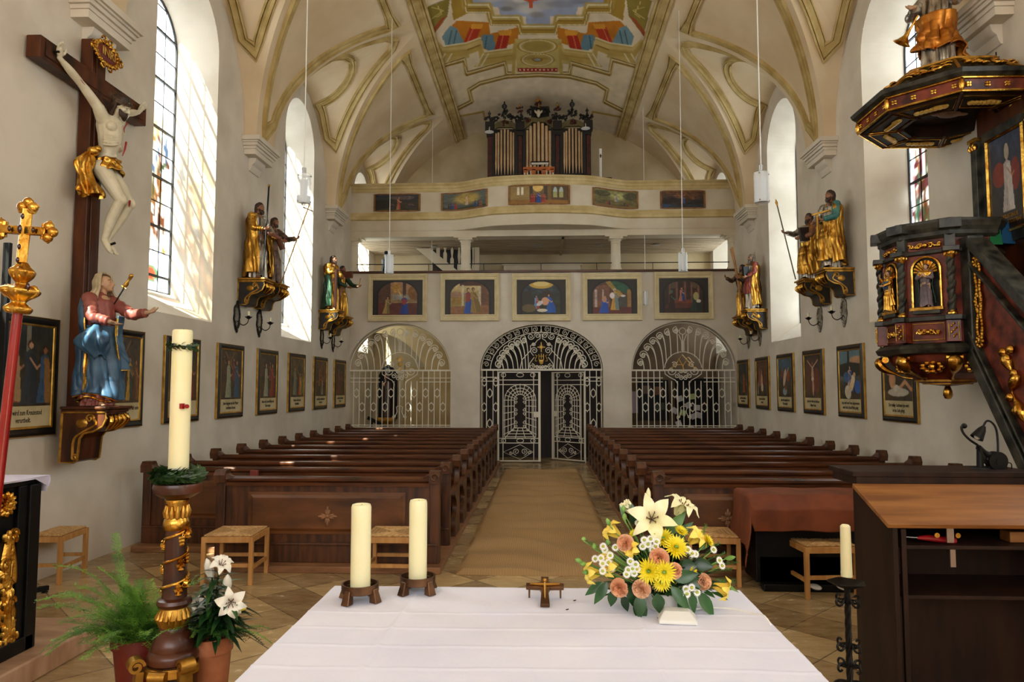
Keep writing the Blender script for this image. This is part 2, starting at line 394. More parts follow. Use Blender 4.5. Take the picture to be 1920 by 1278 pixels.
cr=N.new('ShaderNodeValToRGB'); cr.color_ramp.elements[0].position=.3; cr.color_ramp.elements[1].position=.7; cr.color_ramp.elements[0].color=C(110,76,34); cr.color_ramp.elements[1].color=C(212,188,144)
nt.links.new(nz.outputs[0],cr.inputs[0]); mx=N.new('ShaderNodeMixRGB'); mx.inputs[0].default_value=.38; nt.links.new(br.outputs['Color'],mx.inputs[1]); nt.links.new(cr.outputs[0],mx.inputs[2]); nt.links.new(mx.outputs[0],b.inputs['Base Color'])
r2=N.new('ShaderNodeMapRange'); r2.inputs[3].default_value=.10; r2.inputs[4].default_value=.38; nt.links.new(nz.outputs[0],r2.inputs[0]); nt.links.new(r2.outputs[0],b.inputs['Roughness'])
bp=N.new('ShaderNodeBump'); bp.inputs['Strength'].default_value=.3; bp.inputs['Distance'].default_value=.004; nt.links.new(nz.outputs[0],bp.inputs['Height']); nt.links.new(bp.outputs[0],b.inputs['Normal'])
mb=MB(); mb.box(-5.6,5.6,VBEG-.1,VEND+.1,-.2,0); struct(mb.build('floor',fm,None,0))
# chancel step, lower left and under the altar
stone=mat('pink_marble_step',C(150,112,84),C(186,150,120),rough=.4,scale=2.5,st=(1,3,1),detail=8)
mb=MB(); p=[(-5,oZ(.15,54,1140).y),(oZ(.15,205,1160).x,oZ(.15,205,1160).y),(-1.9,2.05),(-1.9,-6.3),(-5,-6.3)]
p=[(-3.05,4.35),(-2.28,4.35),(-1.95,2.2),(-1.95,-6.3),(-4.9,-6.3),(-4.9,4.35)]
# wall consoles
def console(side,y0,n):
    mb=MB(); L=.97
    prof=[(0,6.12),(.30,6.12),(.30,6.06),(.27,6.04),(.25,5.97),(.21,5.93),(.21,5.86),(.12,5.83),(.11,5.76),(.08,5.70),(.07,5.62),(.0,5.62)]
    # mitred block: cornice returns on both ends
    levels=[(.30,6.14,6.06),(.27,6.06,6.03),(.245,6.03,5.98),(.215,5.98,5.93),(.20,5.93,5.84)]
    for d,z1,z0 in levels:
        e=d-.20; mb.box(min(side*(WX-d),side*WX),max(side*(WX-d),side*WX),y0-e+.1,y0+L+e-.1,z0,z1)
    q=[(0,5.84),(-.13,5.84),(-.125,5.79),(-.10,5.75),(-.06,5.72),(-.045,5.66),(-.02,5.62),(0,5.62)]
    mb.prism([(side*(WX+a),z) for a,z in q],y0+.3,y0+L-.25,'y')
    struct(mb.build('trim_%d'%n,plaster,None,30,world=False,bevel=.004))
n=1
for side,ys in ((-1,(7.0,11.42,16.0)),(1,(7.35,11.88,16.33))):
    for y in ys: console(side,y,n); n+=1
# stucco mouldings on the vault --------------------------------------
def vn(side,x,y,lun,c):
    e=.01
    if lun: f=lambda a,b_: zl(a,b_-c)
    else: f=lambda a,b_: zm(a)
    dzx=(f(x+e,y)-f(x-e,y))/(2*e) if x+e<(AX if not lun else 9) else -6.
    dzy=(f(x,y+e)-f(x,y-e))/(2*e)
    v=Vector((side*dzx,dzy,-1)); return v.normalized()
PR_W=[(-.085,0),(-.085,.03),(-.07,.038),(-.064,.012),(-.052,.045),(0,.03),(.035,.05),(.045,.018),(.055,.065),(.08,.065),(.085,0)]
def moulding(side,pts,lun,c,mb,closed=False,pr=PR_W,sc_=1.):
    P3=[];NN=[]
    # resample
    for i,(x,y) in enumerate(pts):
        x=min(x,AX-.002) if not lun else x
        z=zl(x,y-c) if lun else zm(x); P3.append(Vector((side*x,y,z))); NN.append(vn(side,x,y,lun,c))
    for i in range(len(P3)): P3[i]=P3[i]-NN[i]*0.002
    mb.sweep(P3,NN,[(a*sc_,b_) for a,b_ in pr],closed)
for side in (-1,1):
    bs=bays(side); mb=MB()
    for k in range(1,len(bs)):
        c0,c1=bs[k-1],bs[k]
        if c1<7: continue
        # triangular panel on the web between two lunettes
        off=.27; xt=2.95
        def yl(x): return c0+dyg(x)+off+.12*max(0,(x-3.6))*0
        def yr(x): return c1-dyg(x)-off
        xe=xt
        while yr(xe)-yl(xe)>.0 and xe<AX-.01: xe+=.005
        X=[xt+(xe-xt)*math.sin(PI/2*i/26) for i in range(27)]
        X=[x for x in X[:-1] if math.hypot(zm(x)-zm(xe),x-xe)>.22]+[xe]
        A=[(x,yl(x)) for x in X]; B=[(x,yr(x)) for x in X[::-1]][1:]
        top=[(xt,yr(xt)+(yl(xt)-yr(xt))*i/8) for i in range(1,8)]
        moulding(side,A+B+top,False,0,mb,True)
    for c in bs:
        if c<7: continue
        # lunette frame
        off=.24; XE=4.70; xs_=[XA+.55+(XE-XA-.55)*math.sin(PI/2*i/30) for i in range(31)]; xs_=[x for x in xs_[:-1] if math.hypot(zm(x)-zm(XE),x-XE)>.25]+[XE]
        for sg in (-1,1):
            leg=[]
            for x in xs_:
                g=dyg(x)-off*(1.0)
                if g>0: leg.append((x,c+sg*g))
            apex=(leg[0][0]-.12,c)
            # up along the wall, then the round cusp
            wallx=WX-.12
            xend=leg[-1][0]
            up=[(xend+(wallx-xend)*t,c+sg*(leg[-1][1]-c)*sg*1.0*(1-t)+sg*1.25*t) for t in (.33,.66,1)]
            R=.80; arc=[(WX-.20-R*1.05*math.sin(a),c+sg*R*math.cos(a)) for a in [-.10+(PI/2+.10)*i/16 for i in range(17)]]
            path=[apex]+leg+[(WX-.13,c+sg*1.42),(WX-.14,c+sg*.98)]+arc
            moulding(side,path,True,c,mb,False)
    struct(mb.build('trim_%d'%n,ochre,None,40)); n+=1
# long ochre ribs that edge the ceiling painting
for side in (-1,1):
    mb=MB(); x=2.42
    for (a0,a1,h) in ((-.17,.17,.025),(-.17,-.12,.05),(-.09,-.06,.04),(.06,.09,.04),(.12,.17,.05)):
        pr=[(a0,0),(a0,h),(a1,h),(a1,0)]
        moulding(side,[(x,7.5+i*(VEND-7.5)/10) for i in range(11)],False,0,mb,False,pr)
    struct(mb.build('trim_%d'%n,ochre,None,0)); n+=1
TRIMN=n
# ================================================================ GALLERIES
n=TRIMN
ops=[dict(uc=-3.69,hw=1.345,vb=0,vs=2.37,rise=1.22,d=.5),dict(uc=0,hw=1.585,vb=0,vs=2.39,rise=1.17,d=.5),dict(uc=3.64,hw=1.33,vb=0,vs=2.37,rise=1.26,d=.5)]
walln('wall_gallery',lambda u,v,d:(u,YG+d,v),-5.05,5.05,0,4.9,ops,plaster)
mb=MB(); mb.box(-5.05,5.05,YG+.01,VEND,4.62,4.78); struct(mb.build('ceiling_porch',plaster,None,0))
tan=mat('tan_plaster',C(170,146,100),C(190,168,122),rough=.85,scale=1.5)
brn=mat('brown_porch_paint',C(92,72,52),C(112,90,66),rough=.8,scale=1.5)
dkb=mat('dark_porch_timber',C(24,16,12),C(44,30,22),rough=.6,scale=2,st=(4,4,.5))  # near-black timber colour also carries the darkness of the porch interior
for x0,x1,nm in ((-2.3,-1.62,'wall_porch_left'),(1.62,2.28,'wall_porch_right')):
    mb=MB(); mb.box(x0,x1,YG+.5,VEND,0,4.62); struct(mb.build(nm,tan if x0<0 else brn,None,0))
mb=MB(); mb.box(-1.62,1.62,19.9,20.0,0,4.62); mb.box(-1.62,1.62,YG+.52,19.95,4.35,4.5)
for x in (-.9,0,.9): mb.box(x-.03,x+.03,19.87,19.9,0,4.3)
mb.box(-1.62,1.62,19.87,19.9,2.4,2.5); struct(mb.build('door_1',dkb,None,0))
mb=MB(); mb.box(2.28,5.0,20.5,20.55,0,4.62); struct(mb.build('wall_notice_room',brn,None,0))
# left porch: curved stair shell and tall flush door
mb=MB(); poly=[(-2.3,0),(-2.3,4.6),(-4.75,4.6)]+[(-2.9-1.85*math.sin(a),.0+3.55*math.cos(a)) for a in [PI/2*(1-i/14) for i in range(15)]][0:]+[(-2.9,0)]
poly=[(-2.3,0),(-2.3,4.6),(-5.0,4.6),(-4.75,3.5)]+[(-4.75+1.75*math.sin(PI/2*i/12),3.5-2.4*(1-math.cos(PI/2*i/12))) for i in range(1,13)]+[(-3.0,0)]
mb.prism(poly,20.2,20.35,'y'); struct(mb.build('wall_stair',tan,None,30))
mb=MB(); mb.box(-4.05,-3.1,20.9,20.95,0,2.55); mb.box(-4.1,-4.05,20.88,20.97,0,2.6); mb.box(-3.1,-3.05,20.88,20.97,0,2.6); struct(mb.build('door_2',tan,None,0,bevel=.01))
# wooden rail on top of the lower gallery wall
t=thing('gallery_rail','long dark wooden capping with thin black hand rod above the framed paintings','railing',(0,YG,4.9))
mb=MB(); mb.box(-5,5,-.06,.3,0,.06); mb.build('rail_board',wood,t,0,bevel=.01)
mb=MB(); mb.tube([(-5,.1,.26),(5,.1,.26)],.012,6); mb.build('hand_rod',iron,t)
for i,x in enumerate((-2.95,-1.5,-.0,.0,1.45,2.9)):
    if i==3: continue
    mb=MB(); mb.tube([(x,.1,.05),(x,.1,.26)],.009,6); mb.build('rod_post',iron,t)
# mid level ceiling of painted boards
pb=mat('painted_boards',C(150,132,106),C(176,160,134),rough=.6,scale=3,st=(.5,8,8),detail=6)
mb=MB(); mb.add([(-5,YG-.02,5.9),(5,YG-.02,5.9),(5,VEND,5.9),(-5,VEND,5.9)],[(0,1,2,3)])
for i in range(14): y=18.4+i*.19; mb.box(-5,5,y,y+.012,5.89,5.9)
mb.box(.55,.62,18.4,21,5.86,5.9)
struct(mb.build('ceiling_gallery',pb,None,0))
for x in (-3.0,-.1,1.6,3.2):
    mb=MB(); mb.lathe([(.1,0),(.12,-.02),(.09,-.035),(.05,-.03)],(x,19.6,5.885),16); struct(mb.build('trim_%d'%n,mat('spot_rim',C(150,146,138),rough=.4) if 'spot_rim' not in MATS else MATS['spot_rim'])); n+=1
def ypar(x):
    a=(2.35-abs(x))/1.35; a=max(0,min(1,a)); s=a*a*(3-2*a); return YG-.52*s-.10*math.cos(min(abs(x),1.05)/1.05*PI/2)
PX=[-5.05+i*(10.1)/100 for i in range(101)]
path=[Vector((x,ypar(x),0)) for x in PX]
ochre_l=mat('pale_ochre_stucco',C(188,166,112),C(214,194,144),rough=.75,scale=3,spec=.2)
def par_sweep(prof,name,m):
    mb=MB(); mb.sweep(path,Vector((0,0,1)),prof); return struct(mb.build(name,m,None,30))
par_sweep([(-.22,6.03),(0.0,6.03),(.02,6.08),(.02,6.33),(0,6.33),(0,7.24),(-.22,7.24)],'wall_loft',cream)
par_sweep([(-.26,7.24),(-.26,7.27),(.11,7.27),(.115,7.24),(.09,7.215),(.065,7.20),(.06,7.15),(.035,7.13),(.03,7.08),(.01,7.05),(.001,7.05),(.001,7.24)],'trim_%d'%n,ochre_l); n+=1
par_sweep([(.001,6.52),(.03,6.51),(.035,6.47),(.05,6.45),(.055,6.41),(.08,6.38),(.09,6.34),(.09,6.315),(.02,6.30),(.001,6.31)],'trim_%d'%n,ochre_l); n+=1
# soffit of the loft and loft floor
mb=MB(); k=len(path)
vs=[(p.x,p.y+.02,6.035) for p in path]+[(p.x,VEND,6.035) for p in path]; mb.add(vs,[(i,i+1,k+i+1,k+i) for i in range(k-1)])
mb.box(-5.05,5.05,YG+.02,YG+.4,5.86,6.03); mb.box(-5.05,5.05,YG-.03,YG+.03,5.86,5.91); struct(mb.build('ceiling_loft',cream,None,0))
mb=MB(); mb.box(-5.05,5.05,YG,VEND,6.05,6.12); struct(mb.build('floor_loft',wood_f,None,0))
# columns
for x,r in ((-1.98,.135),(1.95,.13),(-4.96,.12),(4.96,.12)):
    mb=MB(); mb.lathe([(r*1.18,4.96),(r*1.18,5.02),(r*1.02,5.05),(r,5.08),(r*.93,5.66),(r*1.0,5.67),(r*1.0,5.685),(r*.93,5.69),(r*.94,5.73),(r*1.22,5.78)],(x,YG+.16,0),28)
    mb.box(x-r*1.35,x+r*1.35,YG+.16-r*1.35,YG+.16+r*1.35,5.78,5.83); mb.box(x-r*2.2,x+r*2.2,YG+.16-r*1.5,YG+.16+r*1.5,5.83,5.86)
    tag(mb.build('gallery_column',cream),{-1.98:'round cream column on the gallery wall beside the stair balusters',1.95:'round cream column on the gallery wall right of centre',-4.96:'half hidden cream corner column at left wall of gallery',4.96:'half hidden cream corner column at right wall of gallery'}[x],'column')
# back wall blocks of mid gallery
mb=MB(); mb.box(-1.1,1.15,20.6,20.95,4.78,5.55); mb.box(-1.15,1.2,20.55,20.95,5.5,5.56); struct(mb.build('trim_%d'%n,cream,None,0,bevel=.01)); n+=1
# stair to the loft
t=thing('loft_staircase','cream stair with shaped flat balusters behind the left gallery column','staircase',(-2.7,19.8,4.79))
mb=MB(); mb.prism([(-.85,1.08),(-.45,1.08),(.75,0.1),(.75,-.0),(.45,-.0)],0,.08,'y'); mb.build('stringer',cream,t)
for i in range(7):
    x=-.42+i*.2; z0=max(.1,.98-i*.16*1.0); z0=max(.0,1.02-(x+.42)*.84)
    hw=.05; pts=[(x-hw,z0),(x+hw,z0),(x+hw,z0+.25),(x+hw*.35,z0+.32),(x+hw*.8,z0+.5),(x+hw*.35,z0+.75),(x+hw*.6,z0+1.1),(x-hw*.6,z0+1.1),(x-hw*.35,z0+.75),(x-hw*.8,z0+.5),(x-hw*.35,z0+.32),(x-hw,z0+.25)]
    pts=[(a,min(b,1.1)) for a,b in pts]
    mb=MB(); mb.prism(pts,.02,.06,'y'); mb.build('baluster',cream,t)
mb=MB(); mb.box(.82,.95,.0,.12,0,1.1); mb.build('newel_post',cream,t)
mb=MB(); mb.box(-.42,.82,.35,.4,.0,1.1); mb.build('stairwell_shade_sheet',dkb,t)  # thin dark sheet standing in for the shade behind the balusters
# framed paintings on the gallery wall ---------------------------------
def P_(w,h,bg): return Paint(w,h,bg)
def arched(P):
    # dark painted arch surround
    x=P.X;y=P.Y; cx=.5; inside=(np.abs(x-.5)<.41)&((y>.45)|(((x-.5)/.41)**2+((y-.45)/.42)**2<1)); P.blend((~inside).astype(float),(38,32,24)); 
    edge=(((x-.5)/.41)**2+((np.minimum(y,.45)-.45)/.42)**2); P.blend((np.abs(edge-1)<.10).astype(float),(14,11,8),.9); return P
def scene_a():
    P=P_(120,84,(58,40,28)); P.grad((186,140,104),(150,120,80),.1,.55); P.poly([(0,.1),(.3,.1),(.3,.95),(0,.95)],(90,60,42)); P.poly([(.28,0),(.36,0),(.36,.75),(.28,.75)],(84,54,36)); P.poly([(.6,.0),(.67,0),(.67,.6),(.6,.6)],(70,46,34))
    P.ell(.47,.22,.09,.13,(214,160,60),.8); P.line([(.5,.27),(.56,.42)],.008,(240,210,130)); P.poly([(.4,.42),(.75,.42),(.75,.56),(.4,.56)],(150,160,160),.7)
    P.ell(.84,.36,.14,.22,(132,86,36),.9); P.poly([(0,.66),(1,.66),(1,1),(0,1)],(96,44,32)); P.noise(.15,9)
    P.person(.27,.96,.5,(176,146,76),(190,150,110),(120,110,60),lean=.03,w=.2); P.person(.63,.97,.56,(28,60,140),(190,150,120),(30,66,150),w=.22); P.ell(.63,.62,.05,.09,(150,50,50)); return arched(P)
def scene_b():
    P=P_(120,84,(80,60,44)); P.grad((200,176,128),(150,130,60),.1,.7); P.ell(.25,.45,.2,.1,(150,110,90),.8); P.poly([(.15,.5),(.5,.5),(.5,.7),(.15,.7)],(150,118,46)); P.poly([(.3,.05),(.8,.05),(.75,.18),(.3,.18)],(74,36,26)); P.poly([(.34,.15),(.38,.15),(.38,.8),(.34,.8)],(190,180,150)); P.poly([(.72,.1),(.92,.1),(.92,.9),(.72,.9)],(110,74,50)); P.poly([(.68,.2),(.73,.2),(.73,.8),(.68,.8)],(190,180,150))
    P.poly([(0,.78),(1,.72),(1,1),(0,1)],(140,96,58)); P.noise(.12,9); P.person(.47,.97,.75,(24,84,170),(190,160,130),(20,70,150),w=.16); P.ell(.47,.5,.05,.16,(140,60,44)); P.person(.62,.95,.74,(150,120,56),(160,120,90),(120,96,44),lean=-.05,w=.19); return arched(P)
def scene_c():
    P=P_(120,84,(34,38,40)); P.grad((52,66,84),(40,46,30),.1,.7); P.noise(.3,8); P.ell(.5,.12,.26,.14,(210,170,70),.95); P.ell(.5,.12,.17,.07,(230,210,140),.8); P.poly([(.1,.35),(.3,.3),(.3,.7),(.1,.7)],(46,42,34)); P.poly([(.5,.4),(.62,.28),(.74,.4),(.74,.5),(.5,.5)],(54,44,30))
    P.person(.4,.84,.4,(110,150,200),(180,140,110),(160,60,30),w=.22); P.person(.7,.95,.55,(24,92,180),(200,160,130),(20,80,170),lean=-.05,w=.24); P.ell(.58,.62,.08,.12,(214,160,124)); P.ell(.25,.82,.15,.12,(100,84,50)); P.ell(.52,.88,.11,.05,(220,210,190)); P.ell(.47,.68,.05,.09,(222,220,222),.9,rot=.6); return arched(P)
def scene_d():
    P=P_(120,84,(84,60,44)); P.poly([(.1,.2),(.45,.15),(.45,.8),(.1,.8)],(120,80,60)); P.poly([(.35,.05),(.5,.05),(.75,.5),(.62,.5)],(160,130,60)); P.poly([(.45,.02),(.9,.05),(.85,.45),(.6,.3)],(40,88,66)); P.poly([(.8,.3),(.88,.3),(.88,1),(.8,1)],(150,112,54)); P.poly([(.15,.3),(.2,.3),(.2,.8),(.15,.8)],(180,160,150)); P.poly([(.3,.3),(.33,.3),(.33,.75),(.3,.75)],(180,160,150)); P.poly([(.62,.5),(.8,.5),(.8,.82),(.62,.82)],(70,70,66)); P.poly([(0,.82),(1,.8),(1,1),(0,1)],(96,44,34)); P.noise(.12,9)
    P.person(.55,.88,.62,(206,156,60),(170,130,100),(110,130,130),w=.19,hair=(190,190,180)); P.ell(.5,.47,.05,.09,(226,214,210)); P.person(.33,.97,.52,(24,84,180),(200,160,120),(20,76,170),lean=.02,w=.26); P.ell(.34,.58,.05,.09,(190,140,110)); P.ell(.72,.48,.05,.03,(220,210,200)); return arched(P)
def scene_e():
    P=P_(120,84,(58,38,30)); 
    for x in (.22,.36,.53,.66,.8): P.poly([(x-.02,.1),(x+.02,.1),(x+.02,.75),(x-.02,.75)],(124,84,66))
    for x in (.29,.73): P.ell(x,.2,.06,.1,(96,78,60))
    P.poly([(.3,.62),(.62,.62),(.7,.72),(.2,.72)],(120,64,44)); P.poly([(.2,.72),(.7,.72),(.8,.86),(.1,.86)],(92,50,36)); P.noise(.12,9)
    P.person(.46,.66,.4,(190,120,100),(200,150,110),(30,60,130),w=.22,hair=(190,130,60)); P.person(.25,.98,.65,(56,34,26),(60,110,80),(50,30,24),w=.17,hair=(60,120,90)); P.person(.74,.94,.62,(40,60,50),(110,50,30),(34,48,44),w=.24,hair=(60,24,16)); P.ell(.75,.52,.06,.12,(176,170,110)); P.ell(.8,.66,.05,.05,(220,216,196)); return arched(P)
pl_frame=mat('cream_moulded_frame',C(206,190,144),C(222,208,168),rough=.6,scale=4)
fr_lab=['framed painting of a kneeling yellow angel and seated woman in blue, first from left','framed painting of two robed women embracing under a porch, second from left','framed painting of figures around a baby under golden clouds, middle of the lower five','framed painting of a priest in yellow holding a child with green curtain, fourth from left','framed painting of a seated boy among columns and two elders, last on the right']
fr_px=[(689,515,803,601),(824,514,938,600),(958,514,1072,600),(1090,513,1206,599),(1224,511,1340,597)]
for i,(f,lab) in enumerate(zip((scene_a,scene_b,scene_c,scene_d,scene_e),fr_lab)):
    a=oY(YG,fr_px[i][0],fr_px[i][1]); b_=oY(YG,fr_px[i][2],fr_px[i][3]); x0,x1,z1,z0=a.x,b_.x,a.z,b_.z
    t=thing('framed_painting',lab,'painting',((x0+x1)/2,YG,z0),0,'arched biblical paintings on the gallery wall'); W=(x1-x0)/2;H=z1-z0
    mb=MB(); bw=.15
    # moulded frame: four mitred profiles
    pts=[(-W+bw,0,bw),(W-bw,0,bw),(W-bw,0,H-bw),(-W+bw,0,H-bw)]
    prof=[(0,0),(0,.035),(.02,.045),(.035,.03),(.06,.035),(.08,.055),(.1,.05),(.115,.065),(.14,.06),(bw,.03),(bw,0)]
    mb.sweep([Vector(p) for p in pts],Vector((0,-1,0)),[(-p if False else p,q) for p,q in prof],True)
    # orient outward: check side sign
    mb.build('frame',pl_frame,t,30)
    P=f(); painted('canvas',P,lambda u,v:(-W+bw+(2*W-2*bw)*u,-.012,H-bw-(H-2*bw)*v),canvas_m,t)
# narrow paintings on the curved parapet --------------------------------
def up1():
    P=P_(110,46,(46,40,26)); P.grad((40,44,60),(60,50,24),0,.8); P.ell(.6,.2,.3,.14,(150,120,110),.5); P.noise(.25,9); P.ell(.12,.6,.25,.3,(24,26,14),.8); P.person(.53,.92,.8,(178,120,84),(190,150,120),(170,70,50),w=.13); 
    for x in (.36,.4,.76,.8,.84): P.person(x,.85,.35,(60,50,60),(150,110,90),None,w=.2)
    return P
def up2():
    P=P_(110,46,(70,84,80)); P.grad((96,104,100),(80,90,80),0,1); P.ell(.55,.35,.36,.42,(190,160,80),.9,soft=.7); P.noise(.15,9); P.person(.55,.75,.62,(214,190,160),(200,160,130),(216,170,150),w=.12)
    P.poly([(0,.85),(.3,.9),(.6,.8),(1,.85),(1,1),(0,1)],(60,60,40))
    for x,c in ((.15,(60,50,40)),(.2,(30,60,110)),(.25,(50,80,120)),(.3,(170,40,30)),(.75,(50,70,120)),(.82,(60,60,90)),(.87,(150,90,40))): P.person(x,.92,.38,c,(150,110,80),None,w=.2)
    return P
def up3():
    P=P_(150,46,(120,96,56)); P.poly([(0,0),(.35,0),(.35,1),(0,1)],(150,124,76)); P.poly([(.7,0),(1,0),(1,1),(.7,1)],(96,74,50)); 
    for x in (.15,.22): P.poly([(x-.02,.08),(x+.02,.08),(x+.02,.5),(x-.02,.5)],(220,214,190))
    for x in (.77,.87): P.ell(x,.35,.035,.28,(176,196,190)); P.poly([(x-.035,.35),(x+.035,.35),(x+.035,.65),(x-.035,.65)],(170,170,110))
    P.poly([(.34,0),(.39,0),(.39,.9),(.34,.9)],(70,62,54)); P.poly([(.58,0),(.64,0),(.64,.9),(.58,.9)],(70,62,54)); P.ell(.48,.1,.09,.25,(226,190,110)); P.poly([(0,.75),(1,.8),(1,1),(0,1)],(150,106,50))
    for x,c in ((.37,(150,40,30)),(.41,(170,50,40)),(.45,(90,50,60)),(.55,(150,60,50)),(.59,(180,70,60))): P.person(x,.92,.5,c,(160,110,80),None,w=.18)
    P.person(.49,.95,.62,(30,80,160),(190,150,120),(26,70,150),w=.2); P.noise(.08,9); return P
def up4():
    P=P_(110,46,(90,88,52)); P.grad((120,118,74),(96,84,44),0,1); P.ell(.55,.3,.3,.35,(170,170,110),.8,soft=.8); P.ell(.2,.25,.2,.18,(70,66,44),.7); P.ell(.85,.3,.18,.2,(60,60,44),.7); P.noise(.25,9); P.person(.52,.66,.45,(200,170,150),(190,150,120),(120,140,170),w=.2)
    for x,c in ((.33,(150,40,30)),(.37,(40,40,70)),(.72,(40,60,60)),(.78,(110,50,30))): P.person(x,.95,.3,c,(140,100,70),None,w=.25)
    P.poly([(0,.85),(1,.9),(1,1),(0,1)],(120,96,50)); return P
def up5():
    P=P_(110,46,(50,32,22)); P.grad((96,60,34),(34,48,66),0,1); P.ell(.6,.3,.35,.3,(120,76,40),.8,soft=.8); P.ell(.3,.6,.3,.2,(40,26,20),.8); P.ell(.8,.65,.25,.15,(36,30,28),.8); P.noise(.4,8); P.person(.5,.72,.5,(120,60,50),(150,110,80),(40,80,140),w=.24); P.ell(.1,.85,.12,.1,(40,80,130),.6); return P
up_px=[(703,363,786,397),(829,360,912,395),(955,351,1067,386),(1113,354,1195,391),(1240,355,1321,390)]
up_lab=['small oblong painting of a robed figure at dusk, leftmost on the loft parapet','small oblong painting of a rising white figure in yellow light, second on the loft parapet','wide painting of a woman in blue among red robed people, centre of the loft parapet','small oblong painting of an olive cloudy sky with tiny figures, right of parapet centre','dark stormy oblong painting with blue patches, rightmost on the loft parapet']
fr_dk=mat('thin_brown_gilt_frame',C(110,70,26),C(150,104,44),rough=.45,scale=8)
for i,(f,lab) in enumerate(zip((up1,up2,up3,up4,up5),up_lab)):
    p=up_px[i]; 
    def hx(px,py):
        Y=YG
        for _ in range(6): q=oY(Y,px,py); Y=ypar(q.x)-.02
        return q
    a=hx(p[0],p[1]); b_=hx(p[2],p[3]); 
    if i in (1,): a=hx(p[0],p[1]); 
    zt=(a.z); zb=b_.z
    if i in (0,1,3,4): zt,zb=7.0,6.56
    if i==2: zt,zb=7.02,6.55
    x0,x1=a.x,b_.x; xc=(x0+x1)/2
    t=thing('parapet_painting',lab,'painting',(xc,ypar(xc),zb),0,'oblong paintings on the loft parapet')
    def fp(x,z,o): return Vector((x-xc,ypar(x)-o-ypar(xc),z-zb))
    P=f(); painted('canvas',P,lambda u,v:fp(x0+(x1-x0)*u,zt+(zb-zt)*v,.012),canvas_m,t)
    mb=MB(); loop=[fp(x0+(x1-x0)*k/12,zb,0) for k in range(13)]+[fp(x1+(x0-x1)*k/12,zt,0) for k in range(13)]
    mb.sweep(loop,Vector((0,-1,0)),[(-.012,0),(-.012,.028),(.022,.028),(.022,0)],True); mb.build('frame',fr_dk,t,0)
# ================================================================ WROUGHT IRON GRILLES
YI=YG+.12
def pth(mb,pts,r=.0125,n=6,closed=False): mb.tube([(x,0,z) for x,z in pts],r,n,closed)
def oval(mb,x,z,a=.068,b=.098):
    pth(mb,[(x+a*math.cos(t),z+b*math.sin(t)) for t in [2*PI*i/16 for i in range(16)]],.0125,6,True)
    mb.sphere((x,0,z+b+.02),.014,6,4); mb.sphere((x,0,z-b-.02),.014,6,4)
def scroll_bar(x0,z0,x1,z1,sg,R=.1):
    """bar rising from (x0,z0), bending outward (sg) and curling in a spiral centred near (x1,z1)"""
    c=(x1,z1); sp=spiral(c,R,R*.18,PI/2 if True else 0,PI/2-sg*2*PI*1.35,26)
    st=(x1,z1+R)
    k=[]
    for i in range(14):
        t=i/14; 
        bx=(1-t)**2*x0+2*(1-t)*t*(x0+(x1-x0)*.12)+t*t*st[0]; bz=(1-t)**2*z0+2*(1-t)*t*(st[1]+.02)+t*t*st[1]; k.append((bx,bz))
    return k+sp
